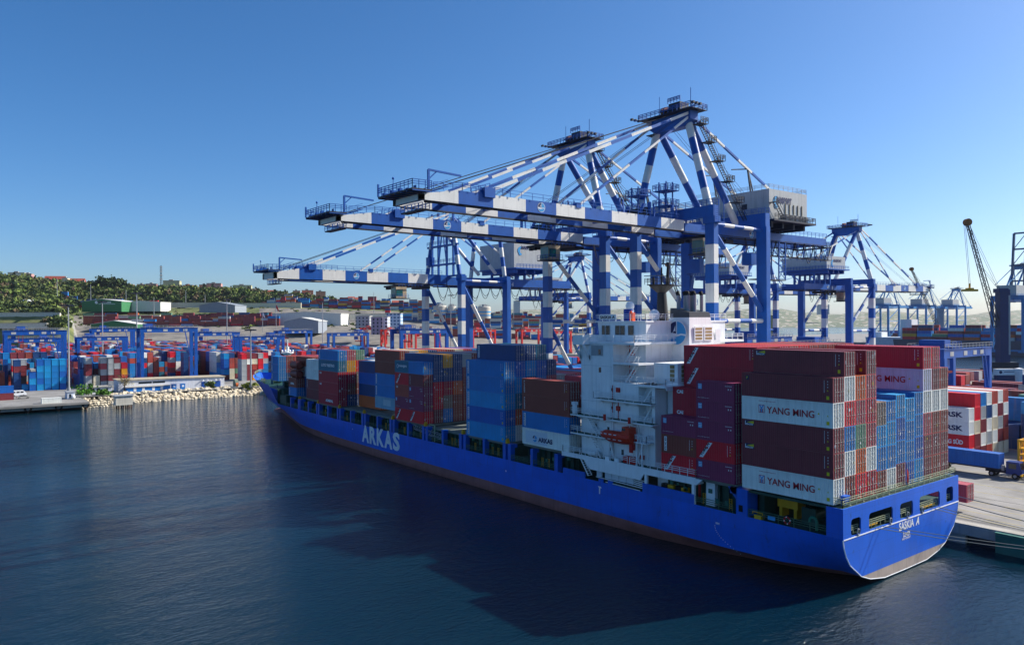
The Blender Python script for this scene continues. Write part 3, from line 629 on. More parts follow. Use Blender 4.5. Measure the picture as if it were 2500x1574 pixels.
# big hull letters, draught marks, pilot mark
t = MB(); ws = [(-118.4,3.6),(-114.5,3.3),(-110.9,3.5),(-107.2,3.7),(-103.2,3.1)]
for ch, (x, wd) in zip('ARKAS', ws): text(t, ch, (x,-.25,2.6), wd, 4.05, bold=.045, off=.06)
for i in range(15): plate(t, disc(0,0,.06,8), (-16.2+.02*i*i,-.25+.0,4.35-i*.2), off=.06)
text(t, '8M', (-16.1,-.25,4.55), .6, .28, bold=.04, off=.05)
for x, z in ((-37.7,4.6),): plate(t, [(-.1,0),(.14,0),(.18,.9),(.45,.9),(.3,1.15),(-.35,1.15),(-.1,.9)], (x,-.25,z), off=.05)
plate(t, disc(0,0,.16,12), (-61.5,-.25,4.4), off=.05); plate(t, disc(0,0,.14,12), (-123.5,-.25,5.0), off=.05)
sp(t, 'lettering', LWHT, HULL)
# decks and coamings
d = MB()
xs = [x for x in XS if -222 <= x <= 1.2]
for x0, x1 in zip(xs, xs[1:]):
    a0, a1 = interp(x0, T6)-.25, interp(x1, T6)-.25; z = 6.4 if x0 >= -180 else 10.6
    if z > 10: a0, a1 = interp(x0, T8)-.9, interp(x1, T8)-.9
    d.add([(x0,YC-a0,z),(x1,YC-a1,z),(x1,YC+a1,z),(x0,YC+a0,z)], [(0,1,2,3)])
d.box(-180.2,-180,2,27.3,6.4,10.6)
sp(d, 'main_deck', DGREEN)
BAYS = [(-12.6,.0,9.85),(-25.8,-13.2,9.95),(-57.4,-44.7,9.8),(-74.7,-62.0,9.2),(-88.6,-76.2,9.15),(-102.9,-90.3,9.45),(-117.2,-104.6,9.5),(-130.9,-118.4,9.4),(-144.8,-132.1,9.5),(-158.8,-146.4,9.5),(-172.6,-160.1,9.3),(-187,-174.5,12.9)]
for i, (a, b, z) in enumerate(BAYS):
    if i == 0: continue
    inset = 1.7 if a > -150 else 2.6+(-150-a)*.12
    c = MB(); c.box(a+.3, b-.3, inset, 29.3-inset, 6.4, z-.42)
    n = int((b-a)/1.55)
    for k in range(n+1):
        x = a+.5+(b-a-1)*k/n; c.box(x-.06, x+.06, inset-.55, inset-.002, 6.5, z-.5)
    c.box(a+.3, b-.3, inset-.6, inset-.003, z-.62, z-.46); c.box(b-.296, b-.1, inset+.2, 29.1-inset, 6.42, z-.8)
    co = sp(c, 'hatch_coaming', DGREEN)
    c = MB(); e = inset-1.2 if i not in (4, 7) else inset-.8
    for k in range(3):
        y0 = e+(29.3-2*e)*k/3; y1 = e+(29.3-2*e)*(k+1)/3-.12; c.box(a+.1, b-.1, y0, y1, z-.4, z)
        if i in (4, 7):
            for q_ in range(5): c.box(a+.6+q_*2.4, a+1.5+q_*2.4, y0+.3, y0+.5, z+.003, z+.1); c.box(a+.6+q_*2.4, a+1.5+q_*2.4, y1-.8, y1-.6, z+.003, z+.1)
            for q_ in range(6): c.box(a+.15+q_*2.3, a+.3+q_*2.3, y0+.2, y1-.2, z+.003, z+.05)
    sp(c, 'hatch_cover', HATCH)
    rr = random.Random(i); c = MB()
    for k in range(7):
        x = rr.uniform(a+.8, b-1.2); zz = rr.uniform(6.9, 8.4)
        if rr.random() < .5: c.box(x, x+.5, inset-.9, inset-.6, zz, zz+.55)
        else: c.box(x, x+.22, inset-.66, inset-.61, zz, zz+.3)
    sp(c, 'deck_locker', [paint('locker_green', (50,110,92), .6, .2), ][0])
    c = MB()
    for k in range(3):
        x = rr.uniform(a+1, b-1); c.beam((x,inset-.75,6.4),(x,inset-.75,7.9),.06); c.beam((x+.4,inset-.75,6.4),(x+.4,inset-.75,7.9),.06)
        for q_ in range(5): c.beam((x,inset-.75,6.7+q_*.28),(x+.4,inset-.75,6.7+q_*.28),.05)
    sp(c, 'ladder', YEL)
# side stanchions carrying the outer stacks
PX = [-166.5,-160.2,-159.0,-152.7,-146.5,-145.1,-138.9,-132.6,-131.1,-124.9,-118.6,-117.2,-110.9,-104.6,-103.1,-96.8,-90.4,-89.0,-82.8,-76.4,-74.9,-68.5,-62.2,-60.7,-54.4,-48.0]
for i, x in enumerate(PX):
    y = YC-interp(x, T6)+.15; c = MB(); w_ = .42 if i % 3 else .34
    c.box(x-w_, x+w_, y-.05, y+.9, 6.3, 9.25); c.box(x-w_-.1, x+w_+.1, y+.9, y+1.4, 8.6, 9.2); sp(c, 'stanchion', SHIPB)
    if i % 3 == 2:
        c = MB(); c.box(x-1.0,x-.5,y-.1,y+.5,9.28,9.9); c.box(x-.9,x-.6,y,y+.4,9.9,10.15); sp(c, 'lashing_bracket', YEL)
c = MB(); yy = lambda x: YC-interp(x, T6)+.2
pr = [-172]+PX
for a, b in zip(pr, pr[1:]):
    if b-a > 2: c.rail([(a+.4, yy(a), 6.4), (b-.4, yy(b), 6.4)], 1.05, .07, 2, mids=2)
c.rail([(-26.5,-.05,6.4),(-13.6,-.05,6.4)], 1.05, .07, 2, mids=2); c.rail([(-11.2,-.05,6.4),(-.8,-.05,6.4)], 1.05, .07, 2, mids=2)
sp(c, 'railing', paint('railing_green', (66,104,84), .6, .2))
c = MB(); c.box(-13.9,-12.9,-.2,2.2,8.95,9.75); c.box(-13.0,-11.3,-.2,2.2,6.3,9.75); c.prism([(-14.2,9.75),(-12.9,9.75),(-12.9,8.2)], 'y', -.2, .4); sp(c, 'stanchion', SHIPB)
c = MB(); c.box(-12.55,-12.0,-.28,-.2,6.9,7.7); sp(c, 'fairlead', BLACK)
# poop deck over the mooring deck
c = MB(); c.box(-11.2,1.1,-.1,29.4,9.52,9.8); c.box(-11.2,-10.2,1.8,4.2,6.4,9.52); c.box(-11.2,-10.9,1.8,27.5,6.4,9.52); c.box(-1.0,-.75,.3,1.1,6.4,9.5); c.box(-1,-.8,-.0,29,9.2,9.5)
sp(c, 'poop_deck', DGREEN)
c = MB(); c.rail([(-.6,.1,9.8),(1.0,.1,9.8),(1.0,29.2,9.8),(-.6,29.2,9.8)], 1.05, .065, 1.5, mids=2)
for y in range(2, 29, 3): c.beam((1.0,y,9.8),(.2,y,10.5),.05)
sp(c, 'railing', paint('rail_pale_green', (150,160,130), .6, .15))
c = MB(); c.box(.15,.75,1.2,2.3,10.3,10.95); c.box(.2,.3,1.3,1.4,9.8,10.3); c.box(.2,.3,2.1,2.2,9.8,10.3); sp(c, 'vent_box', SHIPB)
for (x, y) in ((-4.6,4.2),(-4.6,12),(-4.8,20),(-8.2,8.5)):
    c = MB(); c.tube((x,y-1.3,7.5),(x,y+1.3,7.5),.75,14); c.box(x-.9,x+.9,y-1.7,y-1.3,6.4,8.4); c.box(x-.9,x+.9,y+1.3,y+1.7,6.4,8.4); c.tube((x,y+1.7,7.5),(x,y+2.6,7.5),.5,12); sp(c, 'mooring_winch', DGREEN, smooth=False)
c = MB(); c.box(-9.4,-6.6,3.4,5.2,7.6,8.7); c.box(-9.2,-8.8,3.5,5.0,6.4,7.6); c.box(-7.2,-6.8,3.5,5,6.4,7.6); sp(c, 'provision_crane', YEL)
c = MB()
for k in range(9): a = math.pi*k/8; c.tube((-3.1+.45*math.cos(a),1.0,7.4+.45*math.sin(a)),(-3.1+.45*math.cos(a+math.pi/8),1.0,7.4+.45*math.sin(a+math.pi/8)),.17,8)
c.tube((-2.65,1,6.4),(-2.65,1,7.4),.17,8); sp(c, 'ventilator', paint('vent_green', (40,130,104), .5, .1))
c = MB()
for k in range(16): a, b = 2*math.pi*k/16, 2*math.pi*(k+1)/16; c.tube((-5.8+.4*math.cos(a),-.14,7.1+.4*math.sin(a)),(-5.8+.4*math.cos(b),-.14,7.1+.4*math.sin(b)),.09,6, 0 if k % 4 else 1)
sp(c, 'lifebuoy', [RED, LWHT])
c = MB(); c.path([(-10.6,-.1,7.0),(-10.6,-.1,7.25),(-9.2,-.1,7.25),(-9.2,-.1,7.0)],.06,5); c.box(-10.4,-9.4,-.1,.6,6.4,6.9); sp(c, 'roller_fairlead', YEL)
c = MB(); c.box(-8.4,-7.4,-.2,-.14,6.7,7.15); sp(c, 'notice_board', LSKY)
c = MB(); c.box(.3,.9,19.6,23.4,6.75,6.95); c.box(.3,.9,5.9,8.2,6.75,6.95); sp(c, 'roller_fairlead', YEL)
for y in (3.0,10.6,15,18.9):
    c = MB()
    for k in range(12): a, b = 2*math.pi*k/12, 2*math.pi*(k+1)/12; c.tube((1.33,y+.28*math.cos(a),6.75+.36*math.sin(a)),(1.33,y+.28*math.cos(b),6.75+.36*math.sin(b)),.07,5)
    sp(c, 'fairlead', GREYM, TRN)
c = MB()
for y0, y1 in ((1.5,3.6),(5.6,11.1),(13.1,16.3),(18.3,23.8),(25.9,27.8)): c.rail([(.9,y0,6.55),(.9,y1,6.55)], .95, .06, 1.2, mids=2)
sp(c, 'railing', paint('rail_pale_green', (150,160,130), .6, .15))
# forecastle gear
c = MB()
for x, y in ((-200,9),(-200,20),(-208,14.6)): c.tube((x,y-1.2,11.6),(x,y+1.2,11.6),.8,12); c.box(x-1,x+1,y-1.6,y-1.2,10.6,12.5)
c.box(-192,-190.5,8,21,10.6,13.6); c.box(-206,-204.8,6,7,10.6,12.3)
sp(c, 'windlass', DGREEN)
c = MB(); pts = [(x, YC-interp(x,T8)+.3, interp(x,[(-231,12.6),(-200,12.0),(-186,11.6)])) for x in (-186,-192,-199,-206,-213,-219,-224,-228,-230.5)]; c.rail(pts, 1.2, .08, 2.5, mids=2)
c.rail([(p[0],2*YC-p[1],p[2]) for p in pts], 1.2, .08, 2.5, mids=2); sp(c, 'railing', paint('rail_pale_green', (150,160,130), .6, .15))
c = MB(); c.tube((-205,YC,10.6),(-205,YC,22.6),.55,12); c.tube((-205,YC,22.6),(-205,YC,25),.2,8); c.tube((-205,YC-2.2,20.6),(-205,YC+2.2,20.6),.18,8)
c.lathe((-205,YC,19.4),[(.6,0),(2.0,1.1),(2.0,1.3),(.5,1.35)],12)
for a in range(8): c.sphere((-205+1.9*math.cos(a*.785),YC+1.9*math.sin(a*.785),21.2),.35,8,5)
c.prism([(YC-1.8,19.6),(YC+1.8,19.6),(YC+.4,17),(YC-.4,17)],'x',-205.2,-204.8); sp(c, 'foremast', SHIPW)
c = MB(); c.box(-177.5,-172.5,1.8,4.0,6.4,9.2); c.box(-183,-178,3.0,6,6.4,10.5); c.beam((-186,4,11.5),(-178,2.4,6.4),.2); sp(c, 'breakwater', DGREEN)
# gangway stowed along the side
c = MB(); a, b = Vector((-94.5,.05,8.2)), Vector((-83.6,.05,7.2))
for dz in (0,.9):
    for dy in (0,.7): c.beam(a+Vector((0,dy,dz)), b+Vector((0,dy,dz)), .1)
for k in range(15):
    p = a.lerp(b,k/14); q_ = a.lerp(b,min(1,(k+1)/14)); c.beam(p,p+Vector((0,0,.9)),.06); c.beam(p,q_+Vector((0,0,.9)),.05); c.beam(p,p+Vector((0,.7,0)),.12)
sp(c, 'gangway', GREYM)
c = MB(); c.beam((-90,1.2,6.4),(-90,1.2,9.6),.25); c.beam((-90,1.2,9.6),(-86.6,.2,9.8),.18); c.beam((-87,.6,6.4),(-87,.6,9.7),.2); sp(c, 'davit', paint('pale_green_davit',(150,180,140),.5,.1))
# ------------------------------------------------------------------ deckhouse
GDK = paint('deck_paint_green', (38, 84, 70), .7, .15)
d = MB(); PY, SY = 1.5, 27.8
def both_(x0,x1,y0,y1,z0,z1): d.box(x0,x1,y0,y1,z0,z1); d.box(x0,x1,2*YC-y1,2*YC-y0,z0,z1)
d.box(-43.6,-31.2,PY,SY,9.9,21.7); d.box(-31.2,-28.0,3.2,26.1,9.9,21.7); both_(-31.2,-28.0,PY,3.2,9.9,16.25); both_(-31.2,-28.0,PY,3.2,18.75,19.1); both_(-31.2,-28,PY,3.2,21.25,21.7); both_(-28.6,-28.0,PY,3.2,16.25,18.75); both_(-28.6,-28,PY,3.2,19.1,21.25)
both_(-43.6,-36.45,PY,9,21.7,27.4); d.box(-43.6,-32.9,5.0,24.3,21.7,27.4); both_(-36.45,-31.2,PY+.02,5.0,24.42,24.7)
d.prism([(-42.9,27.8),(-32.85,27.8),(-32.85,30.8),(-43.4,30.8)], 'y', 5.0, 24.3)
d.box(-43.9,-31.8,1.3,28,27.42,27.78); d.box(-43.7,-32.7,4.7,24.6,30.8,31.0)
DH = sp(d, 'deckhouse', SHIPW)
for nm, y0, y1, yo in (('port', -.15, 4.85, -.15), ('star', 24.45, 29.45, 29.45)):
    w_ = MB(); w_.box(-43.8,-41.45,y0,y1,27.3,27.55)
    for bx in ((-43.8,-43.68,y0,y1),(-41.57,-41.45,y0,y1)): w_.box(*bx,27.55,28.8)
    ye = y0 if nm == 'port' else y1-.12; w_.box(-43.68,-41.57,ye,ye+.12,27.55,28.8)
    yb = PY if nm == 'port' else SY
    for x in (-43.75,-41.7):
        s = 1 if nm == 'port' else -1; yo_ = y0 if nm == 'port' else y1
        w_.prism([(yo_,27.3),(yo_+s*.5,27.3),(yb,25.4),(yb,24.6)], 'x', x, x+.2); w_.prism([(yb,27.3),(yb-s*.25,27.3),(yb-s*.25,25.2),(yb,24.9)], 'x', x, x+.2)
    sp(w_, 'bridge_wing', SHIPW)
c = MB()
for x in (-43.4,-41.8): c.beam((x,.2,28.8),(x,.2,30.0),.08); c.beam((x,2.6,28.8),(x,2.6,30.0),.08)
c.box(-43.6,-41.6,0,2.8,30.0,30.08); sp(c, 'wing_canopy', paint('canvas_cream',(214,200,160),.8,.1))
wn = MB(); wn.box(-41.2,-38.6,1.44,1.5,25.6,27.2); sp(wn, 'panel', paint('panel_grey',(160,164,168),.6,.1), DH)
for x0, x1 in ((-42.3,-41.7),(-41.4,-40.6),(-39.3,-38.4),(-38.2,-37.3),(-36.5,-35.4)):
    g = MB(); g.box(x0,x1,4.93,5.01,28.85,30.25); f_ = sp(g, 'window', GLASS, DH)
    g = MB(); 
    for a, b, cc, dd in ((x0-.06,x0,28.8,30.3),(x1,x1+.06,28.8,30.3),(x0,x1,28.79,28.85),(x0,x1,30.25,30.31)): g.box(a,b,4.9,5.02,cc,dd)
    sp(g, 'window_frame', GREYM, f_)
for x, z, y in ((-39.3,26.2,1.43),(-39.3,23.4,1.5),(-36.6,17.3,1.5),(-36.6,20.1,1.5),(-34.4,14.6,1.5),(-40,14.2,1.5),(-37.5,14.3,1.5),(-34.5,11.2,1.5)):
    g = MB(); g.box(x-.22,x+.22,y-.05,y+.0,z-.4,z+.4); sp(g, 'window', GLASS, DH)
for x, z in ((-36.6,16.35),(-36.6,19.15),(-36.9,10.0),(-40.2,13.3)):
    g = MB(); g.box(x-.45,x+.45,1.44,1.495,z,z+1.95); dr = sp(g, 'door', paint('door_white',(206,212,216),.5,.05), DH)
    g = MB(); g.box(x-.18,x+.18,1.41,1.439,z+1.15,z+1.6); sp(g, 'window', GLASS, dr)
for x, y, z in ((-35.6,5.0,25.7),(-35.5,5.0,22.7),(-35.3,1.5,20.2),(-35.3,1.5,17.4),(-32.6,1.5,11.4),(-30.4,1.5,10.6)):
    g = MB(); g.box(x-.35,x+.35,y-.25,y,z,z+.7); sp(g, 'fire_hose_box', RED, DH)
g = MB()
for y, z0, z1, x in ((4.9,21.8,27.3,-36.2),(1.42,10,21.2,-36.5)): g.tube((x,y,z0),(x,y,z1),.06,6); g.box(x-.2,x+.25,y-.15,y+.05,z0+.3,z0+.6)
g.tube((-35.3,1.42,16.2),(-35.3,1.42,18.9),.07,6); sp(g, 'fire_main', RED, DH)
g = MB()
for z in (12.6,15.4,18.4,24.0): g.box(-43.61,-36.5 if z > 21.7 else -31.2,PY-.008,PY,z,z+.035)
g.box(-40.2,-40.15,PY-.008,PY,9.9,24.3); g.box(-36.9,-36.85,PY-.008,PY,13,24); sp(g, 'plate_seam', paint('seam_grey',(170,176,182),.6,.1), DH)
# outside platforms on the port side
for x0, x1, z, y0 in ((-44.7,-27.2,16.1,.05),(-44.7,-36.6,13.2,.05),(-39.6,-27.7,19.0,.25)):
    p = MB(); p.box(x0,x1,y0,PY-.003,z-.14,z+.06); p.box(x0+.1,x1-.1,y0+.1,PY-.01,z+.06,z+.085,1)
    for k in range(5): xx = x0+1.2+(x1-x0-2)*k/4; p.prism([(PY,z-.14),(y0+.2,z-.14),(PY,z-.75)], 'x', xx, xx+.08)
    pf = sp(p, 'platform', [SHIPW, GDK])
    r_ = MB(); r_.rail([(x0+.05,PY,z+.06),(x0+.05,y0+.05,z+.06),(x1-.05,y0+.05,z+.06),(x1-.05,PY,z+.06)], 1.05, .06, 1.6, mids=2); sp(r_, 'railing', SHIPW, pf)
c = MB(); c.tube((-44.2,.6,16.2),(-44.2,.6,17.6),.4,12); c.box(-44.6,-43.8,.25,.95,17.6,18.1); sp(c, 'searchlight', SHIPW)
# stairs
for a, b, ax in (((-34.7,2.6,24.7),(-32.2,2.6,27.75),(0,1,0)),((-34.5,2.6,21.75),(-32.2,2.6,24.65),(0,1,0)),((-41.3,.8,16.1),(-39.0,.8,13.3),(0,1,0)),((-40.6,.8,13.2),(-38.2,.8,10.0),(0,1,0)),((-42.2,.1,9.8),(-40.2,.1,7.0),(0,1,0)),((-30.6,2.4,16.3),(-28.9,2.4,18.8),(0,1,0)),((-30.6,2.4,19.1),(-28.9,2.4,21.3),(0,1,0))):
    s_ = MB(); s_.stair(a,b,.75,9,0,ax); sp(s_, 'stair', SHIPW)
r_ = MB(); r_.rail([(-36.4,1.55,21.7),(-31.3,1.55,21.7)],1.05,.06,1.5,mids=2); r_.rail([(-36.4,1.55,24.7),(-31.3,1.55,24.7)],1.05,.06,1.5,mids=2)
r_.rail([(-41.4,1.35,27.78),(-36.2,1.35,27.78)],1.05,.06,1.5,mids=2); r_.rail([(-32,1.35,27.78),(-31.85,1.35,27.78),(-31.85,27.9,27.78)],1.05,.06,1.5,mids=2)
r_.rail([(-32.8,24.5,31),(-32.8,4.8,31),(-43.6,4.8,31),(-43.6,24.5,31)],1.05,.06,1.5,mids=2); sp(r_, 'railing', SHIPW)
# aft platform and engine casing
c = MB(); c.box(-31.3,-25.7,1.0,28.3,21.42,21.7)
for k in range(12): c.box(-25.7,-25.5,1.2+k*2.3,2.6+k*2.3,21.1,21.42)
c.box(-25.75,-25.5,1.0,28.3,21.38,21.72); pf = sp(c, 'platform', SHIPW)
c = MB(); c.rail([(-31.2,1.05,21.7),(-25.6,1.05,21.7),(-25.6,28.2,21.7)],1.05,.06,1.4,mids=2); c.rail([(-30,2.2,21.7),(-28.6,2.2,21.7)],1.05,.06,.7,mids=2); sp(c, 'railing', SHIPW, pf)
c = MB(); c.box(-30.4,-25.9,4.0,25.3,21.7,24.78); c.box(-27.8,-25.9,4.0,25.3,9.9,21.4); cs = sp(c, 'engine_casing', SHIPW)
for y in (5.4,9.0,12.6):
    for k in range(4): 
        g = MB(); g.box(-25.9,-25.84,y-.6,y+.6,22.2+k*.62,22.7+k*.62); sp(g, 'louvre', paint('louvre_tan',(150,126,84),.7,.2), cs)
g = MB()
for k in range(4): g.box(-27.3,-26.5,3.94,4.0,22.2+k*.62,22.7+k*.62)
sp(g, 'louvre', paint('louvre_tan',(150,126,84),.7,.2), cs)
# funnel
f = MB(); lo = [(-34.0,10.9),(-29.45,10.9),(-29.45,17.9),(-34.0,17.9)]; hi = [(-33.4,11.2),(-29.65,11.2),(-29.65,16.1),(-33.4,16.1)]
def loft(mb, a, za, b, zb, mi=0):
    n = len(a); zb = zb if isinstance(zb, (list,tuple)) else [zb]*n
    mb.add([(x,y,za) for x,y in a]+[(x,y,z) for (x,y),z in zip(b,zb)], [(i,(i+1)%n,n+(i+1)%n,n+i) for i in range(n)]+[tuple(range(2*n-1,n-1,-1))[::-1]], mi)
mid = [(a[0]*.12+b[0]*.88, a[1]*.12+b[1]*.88) for a, b in zip(lo,hi)]
loft(f, lo, 24.7, mid, 31.5, 0); loft(f, mid, 31.5, hi, [33.0,32.3,32.3,33.0], 1)
f.prism([(10.9,24.8),(18.6,24.8),(18.6,29.6),(17.4,29.6),(17.4,28)],'x',-33.8,-29.46,0)
FN = sp(f, 'funnel', [SHIPW, paint('funnel_top_grey',(58,64,70),.6,.1)])
t = MB(); sail_logo(t, (-31.7,10.93,29.1), 1.95, mi=(0,1,2), off=.25); sp(t, 'emblem', [LWHT, LNAVY, LSKY], FN)
for y in (12.2,14.6):
    g = MB(); g.box(-29.5,-29.36,y-.1,y+1.9,27.9,30.1); lv = sp(g, 'louvre', SHIPW, FN)
    g2 = MB()
    for k in range(4): g2.box(-29.4,-29.34,y+.1,y+1.7,28.05+k*.5,28.4+k*.5)
    sp(g2, 'louvre', paint('louvre_tan',(150,126,84),.7,.2), FN)
for i, (x, y, r) in enumerate(((-32.6,12.2,.3),(-31.8,13.0,.38),(-31.0,12.6,.3),(-31.2,14.0,.4),(-30.4,13.4,.28),(-30.3,15.0,.28),(-32.2,14.8,.42))):
    p = MB(); p.tube((x,y,32.2),(x,y,35.0),r,12,0); p.tube((x,y,35.0),(x-.25,y,35.55),r*1.05,12,1); sp(p, 'exhaust_pipe', [GREYM, BLACK], FN)
# masts, radomes, things on the wheelhouse top
m_ = MB(); m_.tube((-38,YC,30.9),(-38.2,YC,36.4),1.0,16,0,.7); m_.lathe((-38.2,YC,35.6),[(.7,0),(2.0,1.1),(2.1,1.35),(.3,1.4)],16)
for k in range(12): m_.beam((-39.05,YC-.3,31.5+k*.42),(-39.05,YC+.3,31.5+k*.42),.05)
m_.tube((-38.2,YC,37),(-38.2,YC,39.8),.14,8); m_.tube((-37.4,YC+.5,37),(-37.2,YC+.5,40.6),.3,8,0,.2); m_.beam((-38,YC-1.6,38.4),(-38,YC+1.6,38.4),.1); m_.tube((-39.6,YC-.4,37),(-39.6,YC-.4,38.3),.2,8)
MS = sp(m_, 'mast', paint('mast_black',(34,34,36),.6,.2))
r_ = MB(); r_.rail([(-40.2,YC-1.9,37),(-36.2,YC-1.9,37),(-36.2,YC+1.9,37),(-40.2,YC+1.9,37),(-40.2,YC-1.9,37)],1.0,.06,.7,mids=2); sp(r_, 'railing', paint('mast_black',(34,34,36),.6,.2), MS)
r_ = MB(); r_.beam((-41.2,YC-.9,38.5),(-38.0,YC+.2,38.5),.22,.14); sp(r_, 'radar_scanner', GREYM, MS)
for px, y, z, r, hgt in ((-40.0,9,33.4,.72,2.4),(-38.9,8.2,32.6,.42,1.6),(-34.4,8.6,31.9,.82,.4)):
    p = MB(); p.tube((px,y,31),(px,y,z-r*.6),.22,10); p.sphere((px,y,z),r,16,12,0,1.1); sp(p, 'radome', SHIPW, smooth=True)
c = MB(); c.box(-39.0,-38.4,6.5,7.2,31,32.9); c.box(-38.9,-37.6,6.7,7,32.5,32.9); c.box(-38.3,-37.7,6.5,7.1,31,32.4); sp(c, 'signal_mount', paint('tarp_blue',(24,60,150),.7,.1))
c = MB(); c.box(-36.9,-36.2,5.6,6.2,31,32.3); c.box(-36.7,-36.4,5.5,5.7,31.4,32.6); sp(c, 'covered_equipment', paint('tarp_orange',(226,88,34),.7,.15))
c = MB(); c.box(-42.6,-38.9,4.62,4.72,31.2,32.05,0); text(c,'SASKIA A',(-42.4,4.62,31.36),3.3,.52,mi=1,bold=.04); sp(c, 'name_board', [SHIPW, LBLK])
# boat deck band and everything under it
b = MB(); b.prism([(-46.4,10.0),(-46.4,9.3),(-41.2,9.35),(-39.7,8.05),(-29.3,8.05),(-28.6,9.05),(-19.3,9.05),(-19.3,10.0)],'y',-.32,-.1); b.box(-46.4,-19.3,-.1,PY-.003,9.62,9.85); b.box(-28,-19.35,PY-.003,6,9.62,9.85); b.box(-19.5,-19.3,-.1,1.4,9.05,9.62); b.prism([(-19.3,9.9),(-18.2,9.9),(-19.3,9.0)],'y',-.3,-.1)
for x in (-28.3,-19.8): b.box(x-.22,x+.22,-.25,.1,6.4,9.1)
BD = sp(b, 'boat_deck', SHIPW)
b = MB(); b.box(-46.3,-20,-.09,1.45,9.853,9.88); sp(b, 'deck_floor', GDK, BD)
r_ = MB(); r_.rail([(-46.3,1.4,9.9),(-46.3,-.2,9.98),(-38.3,-.2,9.98)],1.05,.065,1.3,mids=2); r_.rail([(-31.5,-.2,9.98),(-19.4,-.2,9.98),(-19.4,1.4,9.9)],1.05,.065,1.4,mids=2); r_.rail([(-37.5,.4,9.9),(-32.5,.4,9.9)],1.05,.06,1.2,mids=2); sp(r_, 'railing', SHIPW, BD)
c = MB(); c.box(-28,-17.2,2.0,2.2,6.4,9.6); c.box(-18.6,-17.2,1.0,2.0,6.4,9.6); sp(c, 'deck_wall', SHIPW)
for x0, x1 in ((-38.7,-37.6),(-36.9,-35.5),(-35.4,-34.0),(-33.9,-32.5),(-32.4,-31.0)):
    c = MB(); c.box(x0,x1,.1,.3,7.1,8.1); sp(c, 'stores_locker', paint('locker_white',(196,204,210),.5,.08))
c = MB()
for k in range(4): c.beam((-30.9,.15,7.2+k*.27),(-28.9,.15,7.1+k*.27),.12)
c.beam((-38.7,-.05,7.05),(-28.9,-.05,6.9),.1); c.beam((-36.5,-.15,6.6),(-29.5,-.15,6.5),.09); sp(c, 'rail_bars', SHIPW)
c = MB(); c.box(-46.2,-41.0,-.26,-.05,6.4,7.35); sp(c, 'bulwark', SHIPB); c = MB(); c.box(-28.9,-19.6,-.27,-.05,6.4,7.75); c.box(-38.0,-37,-.2,0,6.4,6.9); c.box(-36,-35,-.2,0,6.4,6.9); sp(c, 'bulwark', SHIPB)
for x, cc in ((-25.8,BLACK),(-24.6,YEL),(-23.2,BLACK),(-22.3,YEL)): c = MB(); c.box(x-.5,x+.5,.8,1.6,6.4,8.0); sp(c, 'drum', cc)
c = MB(); c.box(-20.3,-19.95,1.5,1.9,6.9,9.0); sp(c, 'fire_hose_box', RED)
c = MB(); c.tube((-40.6,.35,10.45),(-39.0,.35,10.45),.42,14); sp(c, 'life_raft', SHIPW)
for x in (-36.2,-34.2): c = MB(); c.box(x-.45,x+.45,-.15,.3,9.95,10.5); sp(c, 'deck_box', SHIPW)
c = MB(); c.box(-33.6,-31.0,.6,1.3,9.9,10.9); sp(c, 'rescue_gear', RED)
for x in (-36.4,-31.3):
    c = MB(); c.beam((x,1.4,9.9),(x,.9,13.2),.26); c.beam((x,1.45,15.9),(x,-.35,16.4),.28); c.beam((x,1.4,13),(x,1.45,15.9),.26); c.beam((x-.7,1.0,9.9),(x,.7,12.7),.14); c.beam((x+.7,1.0,9.9),(x,.7,12.7),.14); c.box(x-.15,x+.15,-.55,-.25,16.0,16.9,1); c.beam((x,-.4,16.3),(x,-.3,15.0),.05); sp(c, 'davit', [SHIPW, RED])
c = MB(); c.box(-30.6,-28.1,-.2,1.3,13.3,13.42); c.rail([(-30.5,1.2,13.42),(-30.5,-.15,13.42),(-28.2,-.15,13.42),(-28.2,1.2,13.42)],1.05,.065,.6,mids=2)
for x in (-30.2,-29.2): c.beam((x,0,9.9),(x,0,13.3),.16); c.beam((x,1.2,9.9),(x,1.2,13.3),.12)
c.beam((-30.4,0,10),(-29,0,13.2),.1); sp(c, 'embarkation_tower', SHIPW)
# lifeboat: its own thing, hanging in the davits
LB = thing('lifeboat', 'orange enclosed lifeboat hanging in its davits beside the white deckhouse', 'lifeboat', (-34,-.15,12.75))
l = MB(); prof = [(-3.5,1.15,.08),(-3.1,.9,.55),(-2.4,.45,.95),(-1,.08,1.2),(1,.0,1.25),(2.6,.15,1.15),(3.2,.3,1.0)]; nn = 12; vs = []
for x, zb, hw in prof:
    for k in range(nn):
        a = 2*math.pi*k/nn; top = 1.85 if x > -2.8 else 1.5
        vs.append((x, hw*math.cos(a)*(1 if math.sin(a) < .3 else .92), (zb+(1.15-zb)*(1+math.sin(a))) if math.sin(a) < 0 else 1.15+(top-1.15)*math.sin(a)))
l.add(vs, [(i*nn+k, i*nn+(k+1)%nn, (i+1)*nn+(k+1)%nn, (i+1)*nn+k) for i in range(len(prof)-1) for k in range(nn)]+[tuple(range(nn-1,-1,-1)), tuple(range((len(prof)-1)*nn, len(prof)*nn))])
l.build('hull', ORANGE, LB, True)
l = MB(); l.prism([(1.5,1.75),(3.15,1.5),(3.05,2.65),(1.75,2.75)],'y',-.75,.75); cn = l.build('conning_hatch', ORANGE, LB); l = MB(); l.box(1.7,2.3,-.78,-.74,2.2,2.55); l.build('window', GLASS, cn)
l = MB()
for k in range(4): l.box(-2.6+k*1.0,-2.1+k*1.0,-1.2,-1.13,1.38,1.5); l.box(-1.9+k*1.1,-1.3+k*1.1,-1.27,-1.2,.72,.8)
l.build('reflective_stripe', LWHT, LB)
